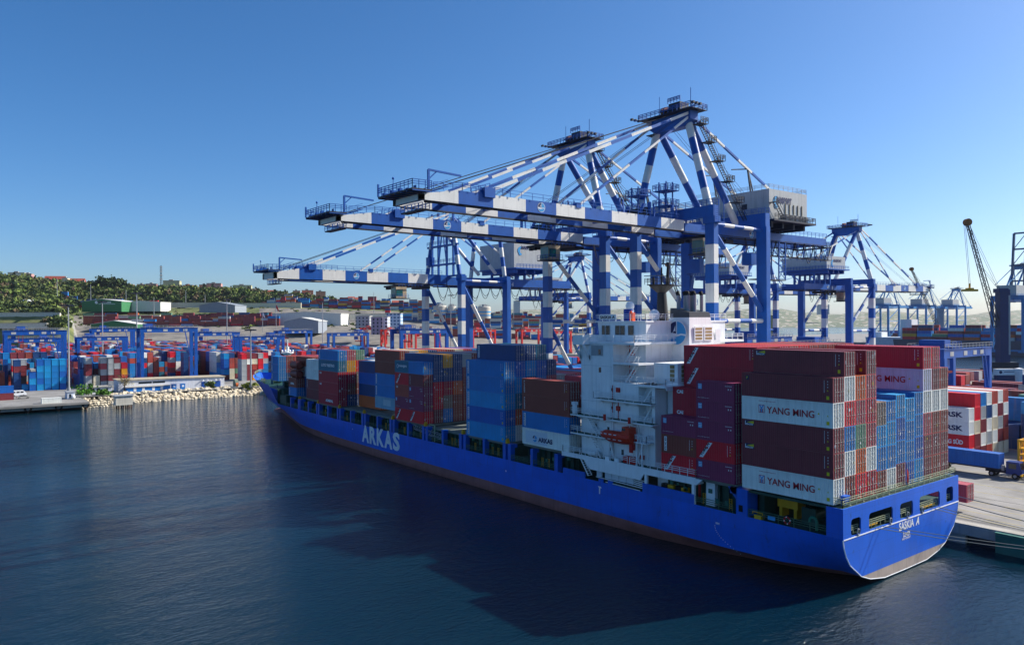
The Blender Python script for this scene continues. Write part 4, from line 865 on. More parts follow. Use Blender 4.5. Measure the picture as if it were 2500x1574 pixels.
l = MB(); l.tube((-3.4,-.02,1.15),(3.2,-.0,1.15),.03,5); l.box(2.7,3.3,-.3,.3,-.6,.3); l.build('rudder', RED, LB)
# ensign at the stern
EN = thing('ensign', 'dark red flag hanging from a staff on the stern railing', 'flag', (.95,15.6,9.8)); e = MB(); e.beam((0,0,0),(.35,-.9,3.3),.08); e.build('staff', DARK, EN)
e = MB(); e.add([(.3,-.85,3.1),(.34,-.7,1.9),(.25,-.75,1.3),(.3,-.25,2.2),(.3,-.2,1.2),(.25,-.3,.7)],[(0,1,3),(1,2,4,3),(2,5,4)]); e.build('cloth', paint('flag_dark_red',(150,14,30),.8,.1), EN)
# mooring lines
def rope(name, a, b, sag, lab, r=.045):
    a, b = Vector(a), Vector(b); m = MB(); m.path([a.lerp(b,k/14)-Vector((0,0,sag*4*(k/14)*(1-k/14))) for k in range(15)], r, 5); tag(m.build(name, paint('rope_beige',(176,168,150),.9,.1)), lab, 'mooring line', 'mooring lines at the stern')
rope('mooring_rope',(1.3,7.0,6.5),(27.6,32.6,3.3),.5,'pale mooring line from the long port window of the transom, lower of two')
rope('mooring_rope',(1.3,8.3,6.5),(27.6,32.6,3.3),.3,'pale mooring line from the long port window of the transom, upper of two')
rope('mooring_rope',(1.3,21.5,6.6),(13.2,32.6,3.3),.25,'mooring line from the wide starboard window of the transom, lower of two')
rope('mooring_rope',(1.3,22.8,6.6),(13.2,32.6,3.3),.15,'mooring line from the wide starboard window of the transom, upper of two')
rope('mooring_rope',(-2,29.6,6.3),(27.6,33.0,3.2),.3,'dark mooring line running low along the quay edge behind the stern', .06)
rope('mooring_rope',(-4,29.6,7.3),(46,38,3.2),.5,'dark mooring line crossing the quay beyond the bollard', .06)
for x, lab in ((13.2,'yellow bollard on the quay edge beside the stern'),(27.6,'yellow bollard farther along the quay edge')):
    bl = MB(); bl.lathe((0,0,0),[(.5,0),(.45,.08),(.26,.15),(.26,.5),(.5,.68),(.42,.85)],14); o = bl.build('bollard', YEL); o.location = (x,32.7,QZ); tag(o, lab, 'bollard', 'bollards on the quay edge')
for x, lab in ((7.3,'green panel fender on the quay face below the yellow bollard'),(-6,'green panel fender on the quay face behind the ship')):
    bl = MB(); bl.box(-2.0,2.0,-.7,-.2,-1.6,1.5); bl.box(-1.6,1.6,-.2,.2,-1,.8); bl.box(-2.1,2.1,-.75,-.15,1.5,1.58); o = bl.build('fender', paint('fender_green',(34,104,92),.6,.2)); o.location = (x,31.5,1.1); tag(o, lab, 'fender', 'panel fenders on the quay face')
# ------------------------------------------------------------------ ship-to-shore cranes
BOXW = paint('machine_house_grey', (178,180,178), .5, .06, streak=.35)
CABLE = paint('cable_black', (22,24,30), .7, .1)
SHEAVE = paint('sheave_brown', (150,92,40), .7, .3, rust=.4)
CABG = paint('cab_glass_green', (20,86,84), .15, .2, spec=.8)
CABW = paint('cab_tan', (176,156,126), .7, .3, rust=.4)
def sts(label, xc, ys, s, yl, zg, zb, zt, zapex, tip, back, hx=9.55, house=(18.8,32.4,-9.2,9.2,51.2,57.4), num='', gz=2.8, boom_segs=9, fs=(46.4,28), low=False, group='blue and white quay cranes', cab=None, detail=2, stripes=True, c1=None, c2=None, logo=True, tipz=.6, boomtext=None, loops=True):
    """xc: middle of the crane along the quay; ys: seaward rail; s=+1 when land lies towards +y; yl: gauge; zg: girder underside; zb: girder top; zt: portal beam top"""
    B1, B2 = c1 or BLUE, c2 or WHT
    T = thing('quay_crane', label, 'crane', (xc, ys, gz), 0, group)
    def P(u, v, z): return (u, s*v, z-gz)
    MT = [B1, B2, DARK]
    def add(mb, name, mats=MT, par=None, smooth=False): return mb.build(name, mats, par or T, smooth)
    def stripe_tube(mb, a, b, r, n, first=0, k=10, box=None):
        a, b = Vector(a), Vector(b)
        for i in range(n):
            p, q = a.lerp(b, i/n), a.lerp(b, (i+1)/n); mi = (i+first) % 2 if stripes else 0
            if box: mb.beam(p, q, box[0], box[1], mi, up=(1,0,0) if abs((b-a).normalized().z) > .9 else (0,0,1))
            else: mb.tube(p, q, r, k, mi)
    # legs
    for u in (-hx, hx):
        m = MB()
        zz = [gz+1.6]+[zg-3.0-i*3.6 for i in range(11, -1, -1) if zg-3.0-i*3.6 > gz+3]+[zg+.9]
        for i, (a, b) in enumerate(zip(zz, zz[1:])):
            mi = (len(zz)-2-i) % 2 if stripes else 0; wx = 2.0
            m.box(u-wx/2, u+wx/2, min(s*-.65,s*.65), max(s*-.65,s*.65), a-gz, b-gz, mi)
        m.box(u-1.35, u+1.35, -.85, .85, zg+.9-gz, zg+2.2-gz, 0); add(m, 'leg')
        m = MB(); y0, y1 = sorted((s*(yl-.65), s*(yl+.65))); m.box(u-1.15, u+1.15, y0, y1, 1.6, zg+1.4-gz, 0); add(m, 'leg')
    # sills and bogies
    for v in (0, yl):
        m = MB(); y0, y1 = sorted((s*(v-.6), s*(v+.6))); m.box(-hx-2, hx+2, y0, y1, 1.3, 2.6, 0)
        for u in (-hx-1,-hx+2.2,hx-2.2,hx+1): m.box(u-1.3,u+1.3,y0-.1,y1+.1,.35,1.2,0); m.tube((u-.7,y0-.05,.4),(u-.7,y1+.05,.4),.38,10,2); m.tube((u+.7,y0-.05,.4),(u+.7,y1+.05,.4),.38,10,2)
        add(m, 'sill_beam')
    # portal beams along the quay
    for v, za, zc in ((0, zg+2.2, zt), (yl, zg+1.4, zt-.2)):
        m = MB(); y0, y1 = sorted((s*(v-.7), s*(v+.7))); m.box(-hx-1.0, hx+1.0, y0, y1, za-gz, zc-gz, 0); add(m, 'cross_beam')
        if detail > 1:
            m = MB(); yy = s*(v-.75); m.rail([P(-hx-1, v-.75, zc), P(hx+1, v-.75, zc)], 1.1, .08, 1.6, mids=2); m.rail([P(-hx-1, v+.7, zc), P(hx+1, v+.7, zc)], 1.1, .08, 2); add(m, 'railing', B1)
    # ties and diagonals between seaward and landside legs
    zl = gz+.62*(zg-gz) if not low else gz+.3*(zg-gz)
    for u in (-hx, hx):
        m = MB(); stripe_tube(m, P(u,.6,zg+.9), P(u,yl-.6,zg+.7), .36, 5, 0); add(m, 'tie_tube', smooth=True)
        m = MB(); stripe_tube(m, P(u,.6,zl), P(u,yl-.6,zl), .45, 4, 0); add(m, 'tie_tube', smooth=True)
        m = MB(); stripe_tube(m, P(u,.6,zg-.6), P(u,yl-.6,zl+2), .5, 5, 0); add(m, 'brace', smooth=True)
        m = MB(); stripe_tube(m, P(u,.6,zl-1), P(u,yl-.6,gz+4), .5, 5, 0); add(m, 'brace', smooth=True)
    # boom: twin box girders with a tapered, tied tip
    L = tip-1.4; n = boom_segs; dz = lambda v: tipz*max(0,(-v))/tip
    for u in (-3.75, 3.75):
        m = MB()
        for i in range(n):
            a, b = -tip+L*i/n, -tip+L*(i+1)/n; mi = (i+1) % 2 if stripes else 0
            if i == 0: za0, za1 = zb-1.1, zb
            else: za0 = za1 = zb
            q = [(u-.45, a), (u+.45, a), (u+.45, b), (u-.45, b)]
            m.add([P(x, v, zg+dz(v)) for x, v in q]+[P(q[0][0],a,za0+dz(a)), P(q[1][0],a,za0+dz(a)), P(q[2][0],b,za1+dz(b)), P(q[3][0],b,za1+dz(b))], [(0,3,2,1),(4,5,6,7),(0,1,5,4),(1,2,6,5),(2,3,7,6),(3,0,4,7)], mi)
            if s < 0: pass
        x1 = u+.25 if u < 0 else u-.25
        m.beam(P(x1, -tip+1, zg-.12+tipz), P(x1, 0, zg-.12), .5, .25, 2)
        add(m, 'boom_girder')
    m = MB(); m.box(-4.2, 4.2, *sorted((s*(-tip), s*(-tip+.6))), zg+tipz-gz, zb+tipz-1.1-gz, 1 if stripes else 0)
    for i in range(1, 7): v = -tip+L*i/7; m.box(-3.4, 3.4, *sorted((s*(v-.25), s*(v+.25))), zg+.7+dz(v)-gz, zg+1.3+dz(v)-gz, 0)
    BT = add(m, 'boom_tie')
    if detail:
        m = MB(); zz = zb+tipz-.55; T0_, T1_ = -tip-1.9, -tip+1.3; m.box(-5.4, 5.0, *sorted((s*T0_, s*T1_)), zz-gz-.25, zz-gz, 2)
        m.rail([P(-5.4,T1_,zz),P(-5.4,T0_,zz),P(5.0,T0_,zz),P(5.0,T1_,zz)],1.25,.09,1.1,mids=2)
        for k in range(7): m.beam(P(-5.2+k*1.7,T0_,zz-.3),P(-5.2+k*1.7,T1_,zz-.3),.14)
        for k in range(5): m.box(-4.8+k*2,-4.1+k*2,*sorted((s*(T0_+.4+.2*k),s*(T0_+1.3))),zz-gz,zz-gz+.5+.12*(k%3),0)
        m.beam(P(4.6,-tip+1.0,zz),P(4.6,-tip+1.0,zz+2.9),.3); m.beam(P(4.6,-tip+1,zz+2.9),P(4.6,-tip+6.6,zz+2.6),.26); m.beam(P(4.6,-tip+1.1,zz+1.6),P(4.6,-tip+2.4,zz+2.8),.14)
        m.beam(P(-5.3,T0_,zz),P(-5.3,T0_,zz+1.9),.24); m.tube(P(-1.5,-tip-1.4,zz),P(-1.5,-tip-1.4,zz+2.2),.06,6); m.sphere(P(-1.5,-tip-1.4,zz+2.3),.2,8,5)
        m.stair(P(3.2,-tip+2,zz),P(3.2,-tip+5,zb+tipz+.5),.8,6,0,(1,0,0))
        m.box(-3.2,3.2,*sorted((s*(-tip+.8),s*(-tip+2.0))),zg+tipz-gz-1.3,zg+tipz-gz-1.1,2); m.rail([P(-3.2,-tip+.8,zg+tipz-1.1),P(3.2,-tip+.8,zg+tipz-1.1)],.9,.08,1); m.rail([P(-3.2,-tip+2,zg+tipz-1.1),P(3.2,-tip+2,zg+tipz-1.1)],.9,.08,1)
        for u in (-3.1,-1,1,3.1): m.beam(P(u,-tip+1.4,zg+tipz-1.2),P(u,-tip+1.4,zg+tipz),.12)
        add(m, 'tip_platform')
        m = MB()
        for u in (-4.35, 4.35): m.rail([P(u,-tip+2,zb+tipz-.4),P(u,-tip+7,zb+tipz)],1.1,.08,1.6,mids=2); m.rail([P(u,-tip+7,zb+tipz),P(u,-fs[0]-3 if False else -tip+16,zb+tipz*.8)],1.1,.08,1.6,mids=2); m.rail([P(u,-tip+16,zb+tipz*.75),P(u,-3,zb)],1.05,.06,2.2,mids=1)
        add(m, 'railing', B1)
    # landside girders
    for u in (-3.75, 3.75):
        m = MB(); sh = .55; m.box(u-sh, u+sh, *sorted((s*-1.2, s*back)), zg-.3-gz, zb-.5-gz, 0)
        x1 = u+.25 if u < 0 else u-.25; m.beam(P(x1,-1,zg-.4),P(x1,back,zg-.4),.5,.22,2); add(m, 'girder')
    m = MB()
    for v in (back-.4, back*.66, yl+4, 8): m.box(-3.3,3.3,*sorted((s*(v-.4),s*(v+.4))),zg-gz,zb-.8-gz,0)
    m.box(-4.3,4.3,*sorted((s*(back),s*(back+2.2))),zg-.6-gz,zg-.4-gz,2); m.rail([P(-4.3,back,zg-.4),P(-4.3,back+2.2,zg-.4),P(4.3,back+2.2,zg-.4),P(4.3,back,zg-.4)],1.2,.09,1.1,mids=2)
    add(m, 'girder_tie')
    if detail > 1:
        m = MB(); m.rail([P(4.4,yl+1,zb-.5),P(4.4,back,zb-.5)],1.1,.07,1.6,mids=2); m.rail([P(-4.4,yl+1,zb-.5),P(-4.4,back,zb-.5)],1.1,.07,1.8,mids=1)
        zz = zg-3.4; m.box(3.6,5.0,*sorted((s*(yl+6),s*(back+1))),zz-gz-.15,zz-gz,2); m.rail([P(5,yl+6,zz),P(5,back+1,zz)],1.1,.08,1.4,mids=2)
        for k in range(12): v = yl+6+(back-yl-6)*k/11; m.beam(P(4.6,v,zz),P(4.6,v,zg-.3),.12); m.beam(P(3.8,v+.8,zz-.6),P(3.8,v+.8,zg-.3),.1)
        for a, b in ((yl+12,yl+14.4),): m.beam(P(5.2,a,zg-.5),P(5.2,a,zg-8.5),.22); m.beam(P(5.2,b,zg-.5),P(5.2,b,zg-8.5),.22); m.beam(P(3.4,a,zg-.5),P(3.4,a,zg-8.5),.22)
        for k in range(6): z = zg-.8-k*1.5; m.beam(P(5.2,yl+12,z),P(5.2,yl+14.4,z-1.5),.1); m.beam(P(5.2,yl+12,z-1.5),P(5.2,yl+14.4,z-1.5),.12)
        m.box(3.2,5.3,*sorted((s*(yl+4),s*(yl+14.4))),zg-8.7-gz,zg-8.5-gz,2)
        for k in range(5): m.beam(P(5.2,yl+4+k*2.6,zg-8.5),P(5.2,yl+6.6+k*2.6,zg-5.5 if k % 2 else zg-8),.09)
        add(m, 'access_gallery')
    # machinery house
    v0, v1, u0, u1, z0, z1 = house
    m = MB(); m.box(u0, u1, *sorted((s*v0, s*v1)), z0-gz, z1-gz)
    for k in range(int((u1-u0)/1.1)): x = u0+.55+k*1.1; yy = s*v0-s*.03; m.box(x-.03,x+.03,min(yy,s*v0),max(yy,s*v0),z0-gz,z1-gz)
    for k in range(int((v1-v0)/1.1)): y = s*(v0+.55+k*1.1); m.box(u1,u1+.006,y-.02,y+.02,z0-gz,z1-gz)
    H_ = add(m, 'machinery_house', BOXW)
    m = MB(); zz = z0; m.box(u0-.8,u1+1.4,*sorted((s*(v0-.4),s*(v1+1.2))),zz-.35-gz,zz-.003-gz,0)
    
    for k in range(4):
        v = v0+1+(v1-v0-2)*k/3; m.box(u0,u1,*sorted((s*(v-.3),s*(v+.3))),max(zb-.5,zz-1.5)-gz,zz-.35-gz,0)
        if zz-1.5 > zb:
            for u in (-3.75,3.75): m.box(u-.3,u+.3,*sorted((s*(v-.3),s*(v+.3))),zb-.5-gz,zz-1.5-gz,0)
    m.rail([P(u1+1.3,v0,zz),P(u1+1.3,v1+1.1,zz),P(u0-.7,v1+1.1,zz)],1.1,.09,1.2,mids=2); add(m, 'house_platform', [DARK if detail > 1 else B1])
    if detail > 1:
        m = MB(); m.rail([P(u0+.1,v0+.1,z1),P(u1-.1,v0+.1,z1),P(u1-.1,v1-.1,z1),P(u0+.1,v1-.1,z1)],1.0,.06,1.6,mids=2); add(m, 'railing', paint('rail_grey',(150,156,162),.5,.1), H_)
        for k in range(5): m = MB(); y = s*(v0+5.6+k*1.5); m.box(u1+.03,u1+.16,y-.09,y+.09,z0+.8-gz,z0+3.6-gz); add(m, 'vent_pipe', paint('vent_tan',(140,132,110),.6,.1), H_)
        for k in range(5): m = MB(); y = s*(v0+4.8+k*1.75); m.box(u1+.1,u1+1.1,y-.4,y+.4,z0-gz+.05,z0+1.25-gz); add(m, 'air_conditioner', GREYM, H_)
        m = MB(); m.box(u1-6.5,u1-5.2,min(s*v0,s*v0-s*.1),max(s*v0,s*v0-s*.1),z0+2.6-gz,z0+3.7-gz); add(m, 'vent', DARK, H_)
        m = MB(); m.stair(P(u1+.9,v0+.6,z0+3.4),P(u1+.9,v0+3.8,z0),.7,8,0,(1,0,0)); m.box(u1+.03,u1+1.4,*sorted((s*(v0-.3),s*(v0+.7))),z0+3.3-gz,z0+3.4-gz); m.rail([P(u1+1.4,v0-.3,z0+3.4),P(u1+1.4,v0+.6,z0+3.4)],1,.07,.6); add(m, 'stair', DARK, H_)
    def wall_text(par, body, u, v, z, w, h, mats, bold=.05):
        m = MB()
        text(m, body, P(u, v if s > 0 else v+w, z), w, h, '+x', 0, bold, off=.06); return add(m, 'lettering', mats, par)
    if logo:
        wall_text(H_, 'MARPORT', u1+.03, v0+2.6, z1-2.7 if detail > 1 else z1-2.0, 5.2, 1.35 if detail > 1 else 1.0, [LNAVY], .06)
        m = MB(); plate(m, disc(0,0,1.15,20,math.radians(75),math.radians(255))+[(-.2,-.6),(-.35,.3)], P(u1+.03, v0+(2.5 if s > 0 else 8.2), z1-2.4), '+x', 0, .05); plate(m, [(-.9,-.9),(-.2,-.7),(.4,-1.0),(.1,-1.4),(-.5,-1.4)], P(u1+.03, v0+(2.5 if s > 0 else 8.2), z1-2.4), '+x', 0, .06); add(m, 'emblem', LSKY, H_)
        m = MB(); v_ = -tip+L*3.5/n; sail_logo(m, P(4.21, v_, (zg+zb)/2+dz(v_)), .78, '+x', (0,1,2), .02); add(m, 'emblem', [LWHT, LNAVY, LSKY], BT)
        if num:
            m = MB(); v_ = yl+ (3.6 if s > 0 else 5); sail_logo(m, P(4.31, v_, (zg+zb)/2-.4), .72, '+x', (0,1,2), .02); text(m, num, P(4.31, v_+s*2.2, zg+.0), .75, 1.15, '+x', 0, .05, off=.03); add(m, 'number', [LWHT, LNAVY, LSKY])
    # A-frame
    za = zapex-2.0
    if not low:
        for u, ub in ((-3.9,-8.9),(3.9,8.9)):
            m = MB(); stripe_tube(m, P(u,.4,za-.4), P(ub,0,zt), .74, 5, 1, 14); add(m, 'a_frame_leg', smooth=True)
            m = MB(); stripe_tube(m, P(u,.9,za-.4), P(u*.9,yl,zb), .7, 4, 0, 14); add(m, 'a_frame_leg', smooth=True)
        m = MB(); m.prism([(-5.3,za-.2),(-4.2,za-1.1),(4.2,za-1.1),(5.3,za-.2),(5.3,za+1.2),(-5.3,za+1.2)] if False else [(-5.3,za-gz-.2),(-3.6,za-gz-1.3),(3.6,za-gz-1.3),(5.3,za-gz-.2),(5.3,za-gz+1.5),(-5.3,za-gz+1.5)], 'y', *sorted((s*-.7, s*1.5)))
        AB_ = add(m, 'apex_beam', B1)
        m = MB(); zz = za+1.5
        m.box(-6.6,6.6,*sorted((s*-2.2,s*2.6)),zz-gz,zz+.12-gz,2); m.rail([P(-6.6,-2.2,zz),P(6.6,-2.2,zz),P(6.6,2.6,zz),P(-6.6,2.6,zz),P(-6.6,-2.2,zz)],1.15,.1,1.1,mids=2)
        m.box(-2.0,2.8,*sorted((s*-1.4,s*1.4)),zz+.9-gz,zz+1.05-gz,2); m.box(.4,3.2,*sorted((s*-1.2,s*1.4)),zz+.2-gz,zz+2.0-gz,2); m.rail([P(.4,-1.4,zz+2),P(3.4,-1.4,zz+2)],1.0,.12,.7,mids=2)
        for u in (-6.4,6.4):
            for k in range(3): m.beam(P(u,-2,zz),P(u*1.2,-2.9+k,zz+.4),.12); m.box(u*1.2-.3,u*1.2+.3,*sorted((s*(-3.1+k),s*(-2.7+k))),zz+.3-gz,zz+.7-gz,2)
        m.tube(P(4.4,.5,zz),P(4.4,.5,zz+4.6),.06,5); m.tube(P(-3.4,.5,zz),P(-3.4,.5,zz+4.6),.05,5); m.box(-5.6,-4.0,*sorted((s*-1,s*1.6)),za-1.5-gz,za-1.35-gz,2)
        add(m, 'apex_platform', [B1, B2, DARK], AB_)
        for u in (-1.8,-1.2,1.5,2.2): m = MB(); m.tube(P(u,-.2,zz+1.0),P(u+.35,-.2,zz+1.0),.95,16); add(m, 'sheave', SHEAVE, AB_)
    else:
        for u in (-1, 1):
            m = MB(); stripe_tube(m, P(u*4.6,.3,za), P(u*8.6,0,zt), .6, 6, 1, 12); add(m, 'a_frame_leg', smooth=True)
            m = MB(); stripe_tube(m, P(u*4.6,.6,za), P(u*4.2,yl,zb+1), .5, 6, 0, 12); add(m, 'a_frame_leg', smooth=True)
            m = MB(); stripe_tube(m, P(u*8.6,yl,zt), P(u*6.5,yl,zt+11), .6, 4, 1, 12); add(m, 'a_frame_leg', smooth=True)
        m = MB()
        for u in (-5.6,-2.2,2.2,5.6): m.beam(P(u,0,zt),P(u,0,za+2),.5)
        for z in (zt+3.2,zt+8.5,zt+14): m.beam(P(-8,0,z),P(8,0,z),.55); m.rail([P(-7.5,-.6,z+.3),P(7.5,-.6,z+.3)],1.1,.09,1.5,mids=2)
        m.beam(P(-2.2,0,zt+3),P(0,0,zt+14),.3); m.beam(P(2.2,0,zt+3),P(0,0,zt+14),.3); m.box(-7.6,-5.8,*sorted((s*-.9,s*.9)),zt+3.3-gz,zt+5.7-gz,0); add(m, 'apex_beam', B1)
    # fore and back stays
    for u in (-4.9, 4.9):
        ua = u*(.95 if not low else .85)
        for v, r in ((-fs[0], .3),):
            for du in ((-.0,) if detail < 2 else (0,)):
                m = MB(); stripe_tube(m, P(ua,-.6,za+1.0), P(u*.78,v,zb+1.2), r, 9 if detail > 1 else 7, 1, 6, (.36,.5)); add(m, 'forestay')
            if detail < 2: break
        m = MB(); stripe_tube(m, P(ua,-.6,za+.2), P(u*.78,-fs[1],zb+.6), .2, 7, 1, 6, (.3,.4)); add(m, 'forestay')
        m = MB(); stripe_tube(m, P(ua,1.2,za+.2), P(u*.85,yl+13,z1 if not low else zb+.4), .2, 6, 0, 8, (.38,.42)); add(m, 'backstay')
        if detail > 1:
            w_ = Vector(P(ua,1.2,za+.2)).lerp(Vector(P(u*.85,yl+13,z1)), .62); m = MB(); m.beam(w_, P(u*.85,yl+5.2,zb), .28); m.beam(w_, P(u*.85,yl+7.4,zb), .2); m.beam(w_, P(u*.8,yl-2.4,w_.z+gz-.6), .2); add(m, 'stay_post', DARK)
        m = MB(); m.box(u*.78-.7,u*.78+.7,*sorted((s*(-fs[0]-1.6),s*(-fs[0]+.4))),zb-gz,zb+1.5-gz,0); m.prism([(s*(-fs[0]-3.4),zb-gz),(s*(-fs[0]-1.6),zb-gz),(s*(-fs[0]-1.6),zb+1.3-gz)],'x',u*.78-.2,u*.78+.2,0); m.rail([P(u*.78-.9,-fs[0]-3,zb+.3),P(u*.78-.9,-fs[0]+.5,zb+1.4)],1.1,.09,1.0); m.box(u*.78-.5,u*.78+.5,*sorted((s*(-fs[1]-1),s*(-fs[1]))),zb-gz,zb+.9-gz,0); add(m, 'stay_bracket', B1)
    m = MB()
    for u in (-2.2,-1.5,1.5,2.2):
        m.tube(P(u,-.4,za+1.6),P(u,-tip+3,zb+tipz),.045,4)
        if detail > 1: m.tube(P(u*1.3,-.4,za+.8),P(u*1.3,-fs[1]-4,zb+.4),.04,4); m.tube(P(u,.8,za+1),P(u,v0+2,z1),.04,4)
    add(m, 'hoist_cable', CABLE)
    # stair flights up the near back leg, service towers at the hinge
    if detail > 1 and not low:
        m = MB(); a, b = Vector(P(4.9,yl-.6,zb+1)), Vector(P(4.9,1.6,za-1)); pts = [a.lerp(b, t) for t in (0,.2,.42,.63,.82,1)]
        for p, q in zip(pts, pts[1:]):
            m.stair(p+Vector((.9,0,0)), q+Vector((.9,0,0)), .8, 9, 0, (1,0,0)); m.box(q.x-.2,q.x+1.9,q.y-1.1,q.y+1.1,q.z-.1,q.z,0); m.rail([(q.x+1.9,q.y-1.1,q.z),(q.x+1.9,q.y+1.1,q.z),(q.x,q.y+1.1,q.z)],1.1,.08,.7,mids=2)
        add(m, 'stair', DARK)
        for u in (-6.4, .8):
            m = MB(); v_ = -2.6
            for du in (-.9,.9): 
                for dv in (-.9,.9): m.beam(P(u+du,v_+dv,zb),P(u+du,v_+dv,zb+7.6),.2)
            for z in (zb+3.0,zb+5.9):
                m.box(u-1.9,u+1.9,*sorted((s*(v_-1.6),s*(v_+1.6))),z-gz-.12,z-gz,0); m.rail([P(u-1.9,v_-1.6,z),P(u+1.9,v_-1.6,z),P(u+1.9,v_+1.6,z),P(u-1.9,v_+1.6,z),P(u-1.9,v_-1.6,z)],1.15,.08,.9,mids=2)
            m.beam(P(u-.9,v_,zb),P(u+.9,v_,zb+3),.1); m.beam(P(u+.9,v_,zb+3),P(u-.9,v_,zb+6),.1); add(m, 'service_tower', B1)
        for v_ in (-17.5,-9.5,-3.2):
            m = MB(); m.beam(P(2.9,v_,zb-.2),P(2.9,v_,zb+2.9),.5,.35,0); m.beam(P(3.5,v_+.6,zb-.2),P(3.3,v_+.6,zb+2.6),.22,.22,0); add(m, 'latch_post', B1)
        m = MB(); m.beam(P(-2,-11.5,zb),P(-2,-10,zb+2.6),.5); m.beam(P(2,-11.5,zb),P(2,-10,zb+2.6),.5); m.box(-3,3,*sorted((s*-12.6,s*-9.6)),zb-gz,zb-gz+.7,2); m.tube(P(-2.6,-10,zb+1.4),P(2.6,-10,zb+1.4),.6,10,2); add(m, 'rope_guide', MT)
        for x in (hx+1.1,):
            m = MB(); m.rail([P(x,-.7,zg+1),P(x,.8,zg+1)],1.1,.08,.7); m.box(x-.05,x+1.2,-.9,.9,zg+.9-gz,zg+1-gz,0); m.beam(P(x+.2,-.7,zg+1),P(x+.2,-.7,zt),.1); m.beam(P(x+1.1,-.7,zg+1),P(x+1.1,-.7,zt+1),.1); m.beam(P(x+1.1,.7,zg+1),P(x+1.1,.7,zt+1),.1)
            for k in range(12): m.beam(P(x+.4,-.7,zg+1.2+k*.35),P(x+.9,-.7,zg+1.2+k*.35),.06)
            add(m, 'ladder', B1)
        # equipment and cable reel on the landside
        m = MB(); m.tube(P(hx-1.2,yl-1.4,gz+14),P(hx-1.2,yl-1.2,gz+14),.5,10)
        for k in range(24): a = 2*math.pi*k/24; c_ = Vector(P(-hx+.4,-1.3,gz+16.2)); d_ = Vector((math.cos(a)*2.7,0,math.sin(a)*2.7)); m.beam(c_,c_+d_,.07); m.beam(c_+d_*.97,c_+Vector((math.cos(a+.2618)*2.7,0,math.sin(a+.2618)*2.7))*.97,.35,.1)
        add(m, 'cable_reel', DARK)
        m = MB(); zz = gz+14.5
        for k in range(6): z = gz+6+k*6.4; m.box(-hx+.9,-hx+2.5,*sorted((s*(yl-1.8),s*(yl+.4))),z-gz-.1,z-gz,0); m.rail([P(-hx+2.5,yl-1.8,z),P(-hx+2.5,yl+.4,z)],1.1,.08,.8,mids=2); m.stair(P(-hx+1.6,yl-1.4,z),P(-hx+1.6,yl+.2,z+6.4),.6,14,0,(1,0,0))
        m.box(hx-4.0,hx-1.8,*sorted((s*(yl-1.4),s*(yl+.6))),zg-6.0-gz,zg-3.6-gz,0); m.box(-hx+1,-hx+5,*sorted((s*(yl-2),s*(yl-.6))),zg-7-gz,zg-4-gz,0); add(m, 'stair_tower', [B1, B2, DARK])
    # trolley, operator cab, head block
    if cab is not None:
        m = MB(); m.box(-4.2,4.2,*sorted((s*(cab-3.5),s*(cab+3.5))),zg-.9-gz,zg-.45-gz,2)
        for k in range(6): m.box(-4+k*1.4,-3.4+k*1.4,*sorted((s*(cab-3),s*(cab-2.3))),zg-1.5-gz,zg-.9-gz,2)
        m.rail([P(4.3,cab-3.5,zg-.9),P(4.3,cab+3.5,zg-.9)],1.0,.08,1); m.box(-3,3,*sorted((s*(cab+4.5),s*(cab+7))),zg-1.3-gz,zg-.6-gz,2); TR = add(m, 'trolley', MT)
        m = MB(); m.box(1.6,4.4,*sorted((s*(cab-4.4),s*(cab-1.2))),zg-4.0-gz,zg-1.0-gz); c_ = add(m, 'operator_cab', CABW, TR)
        m = MB(); m.box(4.4,4.46,*sorted((s*(cab-4.3),s*(cab-2.4))),zg-3.4-gz,zg-1.7-gz); m.box(1.7,4.3,*sorted((s*(cab-4.46),s*(cab-4.4))),zg-3.7-gz,zg-1.4-gz); add(m, 'window', CABG, c_)
        m = MB(); m.box(1.0,5.0,*sorted((s*(cab-4.8),s*(cab-.4))),zg-4.2-gz,zg-4.0-gz,2); m.rail([P(5,cab-1,zg-4),P(5,cab-4.8,zg-4),P(1,cab-4.8,zg-4)],1,.07,1); add(m, 'cab_platform', MT, TR)
    # festoon loops
    if loops:
        m = MB(); v_ = (cab+8 if cab is not None else -tip*.3); k = 0
        while v_ < back-3:
            w_ = 3.6; dpt = 3.4 if k % 3 else 4.2
            for dx in (0, .35): m.path([P(5.0+dx*.6, v_+w_*j/10, zg-.4-(dpt-dx*2.2)*4*(j/10)*(1-j/10)) for j in range(11)], .07, 5)
            v_ += w_; k += 1
            if not (yl-2 > v_ or v_ > yl+1): v_ = yl+1.5
        m.beam(P(5.1,-tip*.6,zg-.3),P(5.1,back,zg-.3),.12); add(m, 'festoon_cable', CABLE)
    return T
sts('nearest blue and white quay crane, highest apex, big grey machinery house', -52.2, 33.6, 1, 16.2, 48.05, 50.0, 52.3, 71.4, 59, 48.5, num='6', cab=8.5)
sts('blue and white quay crane just behind the largest one, second highest apex', -80.3, 33.6, 1, 16.2, 48.05, 50.0, 52.3, 71.4, 59, 48.5, num='5', cab=-7)
sts('lower blue and white quay crane over the bow with the longest low boom', -136.2, 33.8, 1, 15.5, 41.3, 43.9, 43.9, 62, 50, 45, house=(19,31,-8.6,8.6,46.5,54), num='4', cab=-13, low=True, fs=(40,24), boom_segs=8, tipz=.3, detail=1)
for n_, xc, ys, lab in (('1',-101.5,190,'small blue and white crane on the far quay with its boom out to the right'),('2',-141,190,'small blue and white crane on the far quay marked with a white two'),('3',-252,191,'small blue and white crane on the far quay marked with a white three')):
    sts(lab, xc, ys, -1, 15.8, 41.5, 43.8, 45.5, 65.5, 58, 36, hx=9.2, house=(18,30,-8,9,48.2,52.6), num=n_, fs=(46,27), detail=1, cab=12)
